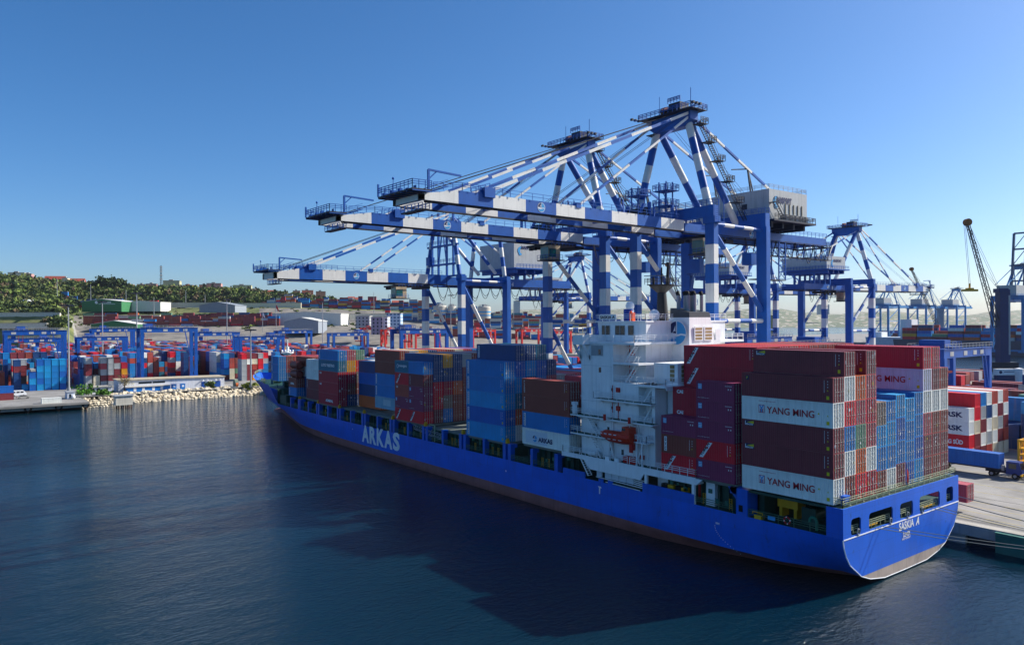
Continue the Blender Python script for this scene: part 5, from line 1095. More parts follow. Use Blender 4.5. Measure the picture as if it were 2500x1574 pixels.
LB1 = paint('light_crane_blue', (44,128,186), .5, .1)
for k, (px, D, tipd) in enumerate(((2172,900,40),(2262,960,40),(2335,1000,40))):
    p = at(px, D, 2.6); sts(['light blue quay crane across the basin, left of the three','light blue quay crane across the basin, middle of the three','light blue quay crane across the basin, right of the three'][k], p.x, p.y, -1, 26, 43, 46, 47.5, 70, tipd, 44, hx=11, house=(10,28,-7,7,48,55), detail=0, stripes=False, c1=LB1, c2=LB1, logo=False, loops=False, fs=(34,18), group='light blue quay cranes', boom_segs=4)
p = at(2490, 620, 2.6); sts('light blue quay crane at the right edge of the picture with its boom raised', p.x, p.y, -1, 26, 44, 47, 49, 74, 8, 40, hx=11, house=(8,28,-7,7,49,57), detail=0, stripes=False, c1=LB1, c2=LB1, logo=False, loops=False, fs=(6,4), group='light blue quay cranes', boom_segs=2)
def raised(px, D, z0, z1):
    m = MB(); a = at(px, D, z0); b = at(px+8, D, z1)
    for du in (-4.5, 4.5):
        d = Vector((du,0,0)); m.beam(a+d, b+d, 1.6)
    for t in (0,.25,.5,.75,1): p = a.lerp(b,t); m.beam(p-Vector((4.5,0,0)), p+Vector((4.5,0,0)), 1.3)
    for t in (.25,.5,.75): m.beam(a.lerp(b,t)-Vector((4.5,0,0)), a.lerp(b,t+.25)+Vector((4.5,0,0)), .5)
    return m
o = raised(2484, 615, 48, 100).build('raised_boom', paint('raised_boom_grey_blue',(70,96,124),.6,.1)); 
T_ = [x for x in COL.objects if x.get('label','').startswith('light blue quay crane at the right')][0]; o.parent = T_; o.location = -T_.location
# ------------------------------------------------------------------ yard gantry cranes
RTGB = paint('gantry_blue', (6,80,164), .45, .12, streak=.3)
def rtg(x, y0, y1, zt, label, dx=8.0, c=None, load=None, group='rubber tyred yard gantries', gz=QZ):
    T = thing('yard_gantry', label, 'yard crane', (x, (y0+y1)/2, gz), 0, group); C1 = c or RTGB; hy = (y1-y0)/2; H = zt-gz
    for sx in (0, 1):
        X = -sx*dx; m = MB(); m.box(X-.55,X+.55,-hy,hy,H-1.9,H); m.box(X-.75,X+.75,-hy-.3,hy+.3,H+.003,H+.12); g = m.build('girder', [C1], T)
        m = MB(); m.rail([(X+.7,-hy,H+.1),(X+.7,hy,H+.1)],1.1,.1,1.8,mids=1); m.build('railing', GREYM, g)
        m = MB()
        for k, t in enumerate((-.7,-.15,.25,.55)): m.box(X+.56,X+.62,hy*t-.9,hy*t+.9,H-1.45,H-.5)
        m.build('sign_board', BOXW, g)
        for sy in (-1, 1): m = MB(); y = sy*(hy-.75); m.box(X-.6,X+.6,y-.65,y+.65,2.2,H-1.9); m.build('leg', C1, T)
    for sy in (-1, 1):
        y = sy*(hy-.75); m = MB(); m.box(-dx-1.5,1.5,y-.5,y+.5,1.5,2.6); m.build('sill_beam', C1, T)
        for X in (-dx-.8,-dx+1.2,-1.2,.8): m = MB(); m.tube((X,y-.45,.75),(X,y+.45,.75),.75,14); m.build('wheel', BLACK, T)
    m = MB(); m.box(1.0,2.6,hy-4,hy-1.6,2.4,4.6); m.stair((.9,hy-1.2,2.6),(.9,hy-6,H),.7,14,0,(1,0,0)); m.build('power_pack', [C1], T)
    ty = -hy*.45 if load is None else load; m = MB(); m.box(-dx-.5,.5,ty-2.4,ty+2.4,H+.2,H+.7); m.box(-dx+1,-1.5,ty-1.6,ty+1.4,H+.7,H+2.0); m.tube((-dx+1.2,ty-1,H+1.4),(-dx+1.2,ty+1.4,H+1.4),.6,10); m.rail([(.4,ty-2.3,H+.7),(.4,ty+2.3,H+.7)],1,.1,1); m.box(-2.4,-.2,ty-3.8,ty-2.2,H-4.2,H-2.2); TR = m.build('trolley', [C1], T)
    m = MB(); m.box(-dx*.5-3,-dx*.5+3,ty-1.1,ty+1.1,H-5.4,H-4.9)
    for a in (-2,2):
        for b in (-.8,.8): m.beam((-dx*.5+a,ty+b,H-4.9),(-dx*.5+a,ty+b,H),.08)
    m.build('spreader', RED, TR)
    return T
def rtg_px(px, D, zt, lab, span=24, **k):
    p = at(px, D, 0); return rtg(p.x, p.y-span, p.y, zt, lab, **k)
GL = 'blue yard gantry '
rtg_px(163,345,27.7,GL+'over the blue container block at the left edge, the taller of two')
rtg_px(150,405,22.9,GL+'over the blue container block at the left edge, the lower of two', load=4)
rtg_px(312,405,23.6,GL+'straddling the grey and red block left of the mast', load=-6)
rtg_px(330,470,27.4,GL+'seen behind the second gantry, before the green warehouse')
rtg_px(482,345,28.6,GL+'with tall legs over the red and orange stacks behind the white building', load=-8)
rtg_px(585,420,25.5,GL+'just behind the tall one over the orange stacks')
rtg_px(694,405,23.4,GL+'over the red and grey stacks ahead of the ship bow', load=6)
rtg_px(762,520,25.0,GL+'beyond the bow mast, left of two')
rtg_px(900,470,24.0,GL+'beyond the bow mast, right of two', load=7)
rtg_px(1094,330,27.6,GL+'behind the legs of the low crane', load=-7)
rtg(-28,94,119.5,24.2,GL+'on the right behind the stacked stern', load=-6)
rtg(-66,94,119.5,24.2,GL+'behind the largest crane, nearer of two', load=5)
rtg(-98,122,147,25.2,GL+'behind the largest crane, farther of two', load=-4)
REDG = paint('gantry_red', (206,44,40), .5, .1)
for i, (px, D) in enumerate(((1000,640),(1075,620),(1210,640),(1330,600),(1395,620),(945,700))):
    rtg_px(px, D, [24,22.5,23.5,24,22,25][i], 'red yard gantry near the silos, '+ORD[i]+' of six', c=REDG, group='red yard gantries near the silos', dx=7)

# ------------------------------------------------------------------ container yards
YPAL = {k: np.array(lin(CC[k][0])) for k in CC}
PK = ['maroon','brown','blue','deepblue','navy','lightblue','red','rustred','grey','white','cream','orange','yellow','teal','crimson','green']
PWm = np.array([.17,.13,.13,.09,.1,.05,.06,.07,.07,.05,.02,.02,.015,.02,.02,.005])
GY = 'stacked containers in the yard'
def ycol(x, y0, z, cols, label, mode='blank', L=L20, h=HS, x_is_front=True):
    for k, c in enumerate(cols):
        if c: container(x, y0, z+k*h, c, L, h-.02, f"{CC[c][1]} container, {ORD[k]} tier of {label}", GY, mode)
A_ = [(-54.8,['navy','navy','navy','maroon','navy'],'the navy stack left of the blue block'),(-52.1,['lightblue'],'the lone light blue box'),(-49.5,['deepblue','lightblue','deepblue'],'the three high blue stack'),(-46.8,['lightblue','deepblue','blue','lightblue','deepblue'],'the first column of the blue block'),(-44.1,['blue','blue','lightblue','lightblue','blue'],'the second column of the blue block'),(-41.4,['lightblue','blue','blue','blue','lightblue'],'the third column of the blue block'),(-38.6,['deepblue','lightblue','deepblue','blue','lightblue'],'the last column of the blue block, beside the mast')]
for y, cs, lab in A_: ycol(-327 if y > -50 else -329, y, QZ, cs, lab)
for y, cs, lab in [(-55,['navy','navy','grey','red','grey'],'the grey topped stack behind the blue block'),(-52.2,['navy','greybrown','maroon','maroon','grey'],'the second grey topped stack behind the blue block')]: ycol(-336, y, QZ, cs, lab)
for i, c in enumerate(['navy','blue','maroon','maroon','brown','navy','navy']): ycol(-343, -60.5+i*2.75, QZ+HS*5, [c], 'the high row behind it, '+ORD[i]+' from left')
B_ = [(-28.7,['grey','grey','maroon','maroon','grey'],'the grey and maroon stack left of the bare tree'),(-25.7,['cream','cream'],'the low cream stack'),(-22.9,['grey','maroon','grey','pink','grey'],'the second grey and maroon stack'),(-20.2,['grey','maroon','grey','grey','grey'],'the mostly grey stack'),(-17.5,['grey','maroon','maroon','grey','maroon'],'the maroon stack behind the bare tree'),(-14.6,['grey','red','yellow','crimson'],'the stack with the yellow box')]
for y, cs, lab in B_: ycol(-328, y, QZ, cs, lab)
C_ = [(-368,25.6,['brown','yellow','yellow','brown'],'the brown and yellow stack behind the white building'),(-366,14.6,['navy','maroon','red','grey','red'],'the red stack with round white marks'),(-360,19.6,['navy','navy','navy','navy','navy'],'the dark navy stack beside the yellow boxes'),(-350,34.0,['orange','yellow'],'the low orange pair'),(-331,31.0,['brown','lightblue','deepblue','deepblue','lightblue'],'the light blue stack left of the bow'),(-321,36.3,['grey','grey','grey','grey','red'],'the grey stack with a red top box'),(-322,39.2,['maroon','maroon','maroon','white','maroon'],'the maroon stack beside the grey one'),(-323,42.1,['yellow','maroon','rustred','cream','maroon'],'the third stack right of the light blue one'),(-323,45,['navy','blue','red','red','grey'],'the fourth stack right of the light blue one'),(-324,47.8,['brown','blue','blue','grey','red'],'the fifth stack right of the light blue one')]
for x, y, cs, lab in C_: ycol(x, y, QZ, cs, lab)
for i, (cs, h5) in enumerate([(['grey','red','white','white'],0),(['maroon','maroon','cream','red','red'],0),(['maroon','white','maroon','grey','blue'],0),(['rustred','grey','white','navy','white'],0),(['cream','white','cream','white','rustred'],0),(['cream','maroon','grey','maroon','white'],0),(['cream','rustred','maroon','white','rustred'],0)]):
    for k, c in enumerate(cs):
        t = container(-17, 79.85+i*2.87, QZ+k*2.66, c, L40, 2.64, f"{CC[c][1]} container, {ORD[k]} tier of the {ORD[i]} row of the quay block at right", 'containers stacked on the quay at right', 'blank')
        if i == 0: mk_text(t, L40, {0:'MAERSK',1:'HAMBURG SÜD',2:'MAERSK',3:'MAERSK'}[k], -1.6, .75, 6.6, 1.05, [LWHT if k == 1 else LNAVY], .04)
# the rest of the yards, as boxes with painted faces in one mesh each
class Boxes:
    def __init__(s): s.b = []; s.c = []
    def add(s, x0, x1, y0, y1, z0, z1, c): s.b.append((x0,x1,y0,y1,z0,z1)); s.c.append(c)
    def block(s, xf, xb, y0, y1, z, hmin, hmax, seed, pitch=2.75, w=PWm, big=.5, gap=.35, mean=None, zf=None):
        r = np.random.default_rng(seed); x = xf
        while x > xb:
            L = L40 if r.random() < big else L20; base = r.integers(hmin, hmax+1); y = y0
            while y+CW <= y1:
                n = int(np.clip(base+r.integers(-1, 2), max(1, hmin-1), hmax)); cc = r.choice(len(PK), p=w/w.sum())
                zz = zf(x-L/2, y) if zf else z
                for k in range(n):
                    if r.random() < .6: cc = r.choice(len(PK), p=w/w.sum())
                    s.add(x-L, x, y, y+CW, zz+k*HS, zz+(k+1)*HS-.03, YPAL[PK[cc]]*r.uniform(.85,1.1))
                y += pitch
            x -= L+gap
    def build(s, name, label, kind='stuff', xf=None):
        B = np.array(s.b); n = len(B); ix = [(0,2,4),(1,2,4),(1,3,4),(0,3,4),(0,2,5),(1,2,5),(1,3,5),(0,3,5)]
        V = np.stack([B[:, list(i)] for i in ix], 1).reshape(-1, 3)
        f = np.array([(4,5,6,7),(0,1,5,4),(1,2,6,5),(2,3,7,6),(3,0,4,7)]); F = (f[None]+np.arange(n)[:, None, None]*8).reshape(-1, 4); C = np.repeat(np.array(s.c), 5, 0)
        if xf is not None: V = xf(V)
        return tag(link(name, np_mesh(name, V, F, YARDM, C)), label, kind=kind)
YARDM = attr_paint('yard_container_paint', .55, .12, .8)
Bx = Boxes(); 
for i, (ya, yb, xf) in enumerate([(-150,-128,-334),(-122,-86,-334),(-82,-55.5,-336),(-55.4,-35,-349),(-30,-9,-335),(-3,12,-372),(12,33,-378),(33,50,-338),(56,78,-330),(84,106,-300),(112,134,-310)]):
    Bx.block(xf, -640, ya, yb, QZ, 3, 5, 100+i, big=.35 if i > 1 else .2)
for i, (ya, yb, xf, xb) in enumerate([(79.85,100,-30,-275),(122,143,-22,-290),(150,168,-20,-290)]): Bx.block(xf, xb, ya, yb, QZ, 3 if i else 4, 5 if i else 5, 200+i, big=.75, pitch=2.87)
Bx.block(-4, -17, 104, 118, QZ, 3, 4, 260, big=1, w=np.array([.05,.0,.3,.1,.35,.1]+[.01]*10)); Bx.block(40, -16, 121, 137, QZ, 3, 5, 261, big=1, pitch=2.87); Bx.block(60, -16, 147, 168, QZ, 4, 5, 262, big=1, pitch=2.87)
Bx.block(-60, -420, 840, 900, 2.6, 3, 5, 270, big=1); Bx.block(-60,-420,905,1000,2.6,4,6,271,big=1)
Bx.build('yard_containers', 'many coloured containers stacked in long yard blocks')
# containers on the hillside terraces
Tx = Boxes(); RNG2 = np.random.default_rng(5); wm = np.array([.5,.22,.05,.02,.05,.01,.03,.04,.02,.02,.01,.01,.01,.01,.03,.01])
def terrace(px0, px1, D, n0, n1, w=wm, long_=True, step=None, depth=1, zadd=0):
    px = px0
    while px < px1:
        n = RNG2.integers(n0, n1+1); L = L40 if long_ else (L40 if RNG2.random() < .5 else L20)
        for dd in range(depth):
            p = at(px, D+dd*3, 0); z = terr(px, D+dd*3)+zadd-.3
            for k in range(n):
                c = YPAL[PK[RNG2.choice(len(PK), p=w/w.sum())]]*RNG2.uniform(.85,1.1); Tx.add(0, L, 0, CW, 0, HS-.05, c); FR.append((p.x, p.y, z+k*HS))
        px += (L+.8)*FPX/D
FR = []
mixw = PWm
terrace(203,640,880,4,5); terrace(203,650,845,3,5); terrace(225,655,812,3,5); terrace(230,660,790,2,4)
terrace(145,345,1075,3,5,np.array([.2,.1,.2,.12,.2,.02,.14,.05]+[.01]*8),depth=3); terrace(365,385,1075,3,4)
terrace(640,1330,1060,3,6,mixw,False,depth=2); terrace(660,1440,1085,4,7,mixw,False,depth=2); terrace(940,1420,900,2,5,mixw,False,depth=2); terrace(960,1420,760,2,4,mixw,False,depth=2)
def xf(V):
    V = V.reshape(-1, 8, 3).copy(); a = math.atan2(_r.y, _r.x); c, s = math.cos(a), math.sin(a); x, y = V[..., 0].copy(), V[..., 1].copy()
    Fq = np.array(FR); V[..., 0] = x*c-y*s+Fq[:, None, 0]; V[..., 1] = x*s+y*c+Fq[:, None, 1]; V[..., 2] += Fq[:, None, 2]; return V.reshape(-1, 3)
Tx.build('terrace_containers', 'maroon and mixed containers stacked on the hillside terraces', xf=xf)

# ------------------------------------------------------------------ light masts, flag, antenna
def mast(px, D, zb, zt, lab, r=.4, heads=True):
    p = at(px, D, zb); T = thing('light_mast', lab, 'light mast', p, 0, 'tall light masts'); m = MB(); m.tube((0,0,0),(0,0,zt-zb),r,10,0,r*.55); m.tube((0,0,0),(0,0,1.2),r*1.6,10); m.build('pole', GREYM, T)
    if heads:
        m = MB(); H = zt-zb; m.tube((0,0,H-.3),(0,0,H),1.6,12)
        for k in range(8): a = k*math.pi/4; m.box(2*math.cos(a)-.45,2*math.cos(a)+.45,2*math.sin(a)-.45,2*math.sin(a)+.45,H-.7,H-.1)
        m.build('lamp_head', DARK, T)
for px, D, zb, zt, lab in ((167,316,2.8,38.8,'tall light mast beside the bright blue container block'),(250,430,2.8,43.4,'tall light mast in front of the large green warehouse'),(334,384,2.8,46.4,'tall light mast standing on the roadway left of the brown and yellow stack'),(611.5,327,2.8,28,'shorter light mast on the shore just left of the ship bow'),(554,520,2.8,47,'tall light mast among maroon terrace stacks left of the red flag'),(787.5,560,2.8,46,'tall light mast in front of the long white warehouse'),(1100.5,640,2.8,53,'tall light mast between the silos')): mast(px, D, zb, zt, lab)
for i, (px, D, zt) in enumerate(((140,1000,90),(222,1040,84),(308,1040,76),(376,930,62),(454,1020,74),(501,1020,68),(563,930,58),(913,900,66),(1254,900,50))): mast(px, D, terr(px, D)-1, zt, 'thin light pole on the hillside, '+ORD[i]+' from the left', .45, False)
p = at(394,1380,terr(394,1380)-2); T = thing('radio_tower','dark lattice radio tower rising between the flats on the hill','tower',p); m = MB()
for k in range(4):
    a = k*math.pi/2+.4; m.beam((2.6*math.cos(a),2.6*math.sin(a),0),(.7*math.cos(a),.7*math.sin(a),52),.5)
for k in range(13): t = k/13; r_ = 2.6*(1-t)+.7*t; m.box(-r_,r_,-r_,r_,t*52,t*52+.35)
m.build('lattice', DARK, T); m = MB()
for z in (26,33,40,44,48): m.box(-2,2,-2,2,z,z+1.6)
m.build('antenna', GREYM, T)
for px, D, nm, mat_, lab, z0, zt in ((674,610,'flag',RED,'red flag flying from a pole beside the white warehouse',None,None),(641,700,'flag',LWHT,'white flag on a pole left of the red one',None,None)):
    z = 24 if mat_ is RED else 27; zt = zpx(739 if mat_ is RED else 757, D); p = at(px, D, z-6); T = thing('flag', lab, 'flag', p); m = MB(); m.tube((0,0,0),(0,0,zt-p.z),.22,8); m.build('pole', GREYM, T)
    m = MB(); H = zt-p.z; rr_ = Vector((_r.x,_r.y,0)); m.add([rr_*0+Vector((0,0,H)), rr_*1.4+Vector((0,0,H-2.4)), rr_*2.7+Vector((0,0,H-6.4)), rr_*1.4+Vector((0,0,H-5.4)), rr_*.2+Vector((0,0,H-3.4))], [(0,1,4),(1,2,3,4)]); m.build('cloth', mat_, T)
# ------------------------------------------------------------------ shore: rocks, jetty, hut, cabins, cars
ROCKM = paint('rock_pale', (196,184,160), .95, .28, scale=.7, fine=.6)
ico = bmesh.new(); bmesh.ops.create_icosphere(ico, subdivisions=2, radius=1); IV = np.array([v.co[:] for v in ico.verts]); IF = np.array([[v.index for v in f.verts] for f in ico.faces]); ico.free()
VV, FF = [], []; k = 0; r = np.random.default_rng(3)
def rock(x, y, z, s):
    global k
    n = r.normal(size=(10, 3)); n /= np.linalg.norm(n, axis=1)[:, None]; d = r.uniform(.62, .9, 10); v = IV.copy()
    for a, b in zip(n, d): q = v@a; v -= np.clip(q-b, 0, None)[:, None]*a
    v = v*np.array([s, s*r.uniform(.8,1.35), s*r.uniform(.6,.95)]); a = r.uniform(0, 6.3); c_, s_ = math.cos(a), math.sin(a); v = np.stack([v[:,0]*c_-v[:,1]*s_, v[:,0]*s_+v[:,1]*c_, v[:,2]], 1)+(x, y, z)
    VV.append(v); FF.append(IF+k*len(IV)); k += 1
for y in np.arange(-28, 58, .95):
    for t in np.linspace(0, 1, 7):
        if y < -19 and t < .1: continue
        rock(-276.5-t*11+r.uniform(-.6,.6), y+r.uniform(-.6,.6), -.2+t*3.0+r.uniform(-.3,.3), r.uniform(.62,1.12))
for y in np.arange(-37.5, -27, .8):
    for t in np.linspace(0, 1, 5): rock(-270-t*12+r.uniform(-.6,.6), y+r.uniform(-.5,.5), -.1+t*2.2, r.uniform(.4,.8))
tag(link('shore_rocks', np_mesh('shore_rocks', np.concatenate(VV), np.concatenate(FF), ROCKM)), 'pale boulders piled along the shore', kind='stuff')
g = MB(); g.add([(-276,-36,-.6),(-276,330,-.6),(-290,330,2.7),(-290,-36,2.7)],[(0,1,2,3)]); tag(g.build('shore_bank', ROCKM), kind='structure')
J = thing('jetty','concrete jetty on piles with tyre fenders at the left edge','jetty',(-268,-66,0)); m = MB(); m.box(-8,4.5,-60,29,1.2,2.02); m.box(4.3,4.7,-60,29,.9,2.1); m.build('deck', CONC, J)
for i, y in enumerate((-58,-48,-38,-28,-18,-8.5,1.5,10.6,19.8,28.2)):
    m = MB(); m.tube((4.3,y,-3),(4.3,y,1.3),.42,10); m.build('pile', RUSTY, J)
    m = MB()
    for q_ in range(14): a, b = 2*math.pi*q_/14, 2*math.pi*(q_+1)/14; m.tube((4.95,y+.95*math.cos(a),1.5+.85*math.sin(a)),(4.95,y+.95*math.cos(b),1.5+.85*math.sin(b)),.3,6)
    m.build('tyre_fender', BLACK, J)
m = MB(); m.rail([(1.5,-60,2.02),(1.5,15,2.02)],1.4,.05,3,mids=1); m.build('fence', GREYM, J)
Hh = thing('pump_hut','small white hut standing on piles over the water','hut',(-258.2,-26.4,0)); m = MB(); m.box(-4.6,.2,-2.6,3.0,1.15,4.4); m.build('wall', paint('hut_cream',(212,206,190),.8,.08,streak=.4), Hh); m = MB(); m.box(-5,.5,-2.9,3.3,4.4,4.62); m.build('roof', GREYM, Hh)
for x in (-.3,-4):
    for y in (-1.6,0,1.4,2.6): m = MB(); m.tube((x,y,-2),(x,y,1.15),.22,8); m.build('pile', RUSTY, Hh)
m = MB(); m.box(-9,-4.6,-2.4,-.4,.9,1.15); m.rail([(-9,-.4,1.15),(-4.6,-.4,1.15)],1,.06,1.2); m.build('walkway', CONC, Hh); m = MB(); m.box(-3.4,-2.4,-2.65,-2.6,2.2,3.6); m.build('window', GLASS, Hh)
t = container(-263.7,-51.2,QZ-.0,'white',L20,HS,'white container on the jetty turned along the edge','containers on the jetty','plain'); t.rotation_euler[2] = math.pi/2; t.location = (-266.5,-48.1,2.03)
for z, c, lab in ((2.82,'maroon','maroon container at the left edge under the blue lettered one'),(5.43,'deepblue','blue container with white lettering on top of the maroon one at the left edge')):
    t = container(0,0,z,c,L40,HS,lab,'containers on the jetty','plain'); t.rotation_euler[2] = math.pi/2; t.location = (-289.5,-63.8,z)
    if c == 'deepblue': lettering(t, lambda m: text(m,'Safmarine',(-1,CW/2+.0,.8),5.4,1.2,'+y',0,.03,off=.02), [LWHT])
for o in list(t.children):
    pass
cb = thing('cabin','white site cabin behind the jetty with a dish on its wall','cabin',(-281,-40.6,2.0)); m = MB(); m.box(-3,3.2,-1.2,1.3,0,3.2); m.build('wall', paint('cabin_white',(206,212,220),.6,.06,streak=.3), cb); m = MB(); m.box(-3.2,3.4,-1.4,1.5,3.2,3.4); m.build('roof', GREYM, cb); m = MB(); m.box(3.2,3.24,-.6,.1,1.3,2.6); m.build('window', GLASS, cb); m = MB(); m.sphere((3.5,.7,1.5),.7,12,8); m.build('satellite_dish', SHIPW, cb)
cb = thing('gatehouse','low white gatehouse with a flat roof beside the bushes','cabin',(-297,-28.6,2.8)); m = MB(); m.box(-3,3,-3.5,4.5,0,2.6); m.build('wall', paint('cabin_white',(206,212,220),.6,.06,streak=.3), cb); m = MB(); m.box(-3.3,3.5,-4,5,2.6,2.85); m.build('roof', CONC, cb)
for y in (-2.4,-.4,2.4): m = MB(); m.box(3.0,3.03,y-.6,y+.6,1,2.1); m.build('window', GLASS, cb)
# long white quay building with blue annex
Bd = thing('harbour_building','long low white building with blue doors behind the boulders','building',(-296,0,2.8)); m = MB(); m.prism([(-21.5,0),(20.6,0),(20.6,4.2),(-16.9,4.7),(-21.5,4.7)],'x',-10,.2); m.build('wall', paint('plaster_white',(214,216,222),.7,.06,streak=.35), Bd); m = MB(); m.prism([(-22,4.72),(21,4.2),(21,4.5),(-22,5.0)],'x',-10.5,.7); m.build('roof', paint('roof_beige',(176,164,140),.8,.2), Bd)
for y0, y1 in ((-14,-9.0),(-8.6,-3.8)): m = MB(); m.box(.2,.26,y0,y1,3.0,3.7); m.build('window', GLASS, Bd)
for y in (12.2,17.6): m = MB(); m.box(.2,.3,y-1.3,y+1.3,0,2.6); m.build('door', paint('door_blue',(24,78,160),.5,.1), Bd); m = MB(); m.beam((.3,y-1.2,3),(1.2,y-.8,3.3),.3); m.beam((.3,y+.8,3),(1.2,y+1.2,3.3),.3); m.build('awning', SHIPW, Bd)
m = MB(); m.box(.2,3.4,-19,-2.5,0,1.9); m.build('annex', paint('annex_blue',(24,120,200),.5,.1), Bd); m = MB(); m.box(.2,3.8,-19.4,-2.4,1.9,2.1); m.build('annex_roof', CONC, Bd)
for y in (-16,-12.8,-9,-5.8): m = MB(); m.box(3.4,3.44,y-.5,y+.5,.2,1.7); m.build('window', SHIPW, Bd)
for y, lab in ((-.9,'blue kiosk at the end of the annex'),(2.6,'small blue kiosk in the middle of the white wall')):
    kk = thing('kiosk', lab, 'kiosk', (-293.6,y,2.8), 0, 'blue kiosks by the white building'); m = MB(); m.box(-.8,.8,-.9,.9,0,2.2); m.box(-.9,.9,-1,1,2.2,2.32); m.build('wall', paint('annex_blue',(24,120,200),.5,.1), kk); m = MB(); m.box(.8,.84,-.4,.4,1,1.8); m.build('window', SHIPW, kk)
rl = thing('cable_drum','orange cable drum beside the white building','cable drum',(-287.5,23.2,2.6)); m = MB(); m.tube((0,-.5,1.3),(0,.5,1.3),1.3,20); m.build('drum', paint('drum_orange',(190,96,44),.7,.2), rl); m = MB(); m.tube((-.8,-.7,1.8),(-.8,.7,1.8),1.8,20); m.build('hose_coil', paint('coil_grey_green',(110,124,108),.8,.2), rl)
# vehicles
def wheel(T, x, y, r=.5, w=.35):
    m = MB(); m.tube((x,y-w/2,r),(x,y+w/2,r),r,16); wv = m.build('wheel', BLACK, T); m = MB(); m.tube((x,y-w/2-.01,r),(x,y+w/2+.01,r),r*.52,12); m.build('rim', GREYM, wv)
def car(lab, loc, rz, colr):
    T = thing('parked_car', lab, 'car', loc, rz); m = MB(); m.prism([(-2.15,.3),(2.15,.3),(2.2,.75),(1.5,.95),(.75,1.4),(-.9,1.42),(-1.7,1.0),(-2.2,.95)],'y',-.88,.88); m.build('body', colr, T); m = MB(); m.prism([(1.3,.98),(.72,1.34),(-.85,1.36),(-1.5,1.0)],'y',-.9,.9); m.build('window', GLASS, T)
    for x in (-1.35,1.35):
        for y in (-.8,.8): wheel(T, x, y, .33, .24)
car('silver grey car parked on the jetty road', (-291,-54.6,2.8), math.radians(95), paint('car_silver',(150,148,142),.3,.05,spec=.7))
T = thing('parked_van','white van parked behind the grey car','van',(-303,-55.2,2.8),math.radians(92)); m = MB(); m.prism([(-2.6,.4),(2.5,.4),(2.6,1.1),(2.0,1.9),(1.6,2.3),(-2.6,2.3)],'y',-.95,.95); m.build('body', SHIPW, T)
for x in (-1.6,-.2,1.1): m = MB(); m.box(x-.5,x+.5,-.98,.98,1.4,1.95); m.build('window', GLASS, T)
for x in (-1.6,1.6):
    for y in (-.85,.85): wheel(T, x, y, .36, .26)
def truck(lab, x0, y, z, L, colr, cabc, rz=0, blk='deepblue'):
    """terminal tractor (facing +X) with a container on its trailer; x0 = front of the container"""
    T = thing('terminal_truck', lab, 'truck', (x0, y, z), rz)
    m = MB(); m.box(-L-.2,.8,-.5,.5,1.15,1.4); m.box(-L,.3,-1.2,-1.05,1.3,1.5); m.box(-L,.3,1.05,1.2,1.3,1.5); 
    for k in range(8): m.box(-L+k*1.6,-L+k*1.6+.15,-1.2,1.2,1.3,1.45)
    m.box(-2.4,3.2,-.6,.6,.75,1.15); m.build('chassis', DARK, T)
    m = MB(); m.prism([(1.1,.8),(3.4,.8),(3.45,1.7),(3.1,3.0),(1.1,3.0)],'y',-1.15,.9); cb_ = m.build('cab', cabc, T)
    m = MB(); m.prism([(3.47,1.8),(3.49,1.8),(3.16,2.8),(3.14,2.8)],'y',-1.0,.75); m.build('windscreen', GLASS, cb_)
    m = MB(); m.box(1.5,2.7,-1.17,-1.15,1.8,2.7); m.build('window', GLASS, cb_); m = MB(); m.box(3.3,3.55,-1.2,1,.6,.95); m.build('bumper', YEL, cb_); m = MB(); m.box(.3,.7,-.9,-.3,1.2,2.2); m.build('air_tank', GREYM, T)
    for x in (2.5,-1.2,-L+1.4,-L+2.8):
        for yy in (-1.0,1.0): wheel(T, x, yy, .52, .4)
    container(x0, y-CW/2, z+1.52, blk, L, HS, 'blue container riding on the truck '+('on the quay at right' if x0 > -100 else 'by the tall mast'), 'containers on trucks', 'blank')
    return T
truck('blue terminal truck with its trailer parked on the quay at right', -8.06, 70.6, QZ, L40, None, paint('truck_blue',(24,52,120),.4,.1))
truck('blue terminal truck with a short box waiting beside the tall mast', -385, 13, QZ, L20, None, paint('truck_blue',(24,52,120),.4,.1), blk='blue')
sf = thing('spreader_frame','yellow spreader frame standing on the quay at the right edge','spreader',(-1.2,77,2.8)); m = MB()
for x in (-5.9,0,5.9):
    for y in (-1.2,1.2): m.beam((x,y,0),(x,y,6.2),.35)
for z in (.25,2.2,3.4,4.5,6.0):
    for y in (-1.2,1.2): m.beam((-6,y,z),(6,y,z),.3)
    for x in (-5.9,5.9): m.beam((x,-1.2,z),(x,1.2,z),.3)
for k in range(12): m.beam((-5.9+k,-1.2,2.2),(-5.4+k,-1.2,6),.12)
m.box(-6,6,-1.4,1.4,.0,1.6); m.build('frame', YEL, sf)
# truck-shaped boxes hanging off the ship: red export boxes on a quay trailer behind the transom
container(-1.0, 38.0, QZ+1.5, 'pink', L40, HS, 'faded red container on a trailer just behind the starboard stern', 'containers on trucks', 'door')
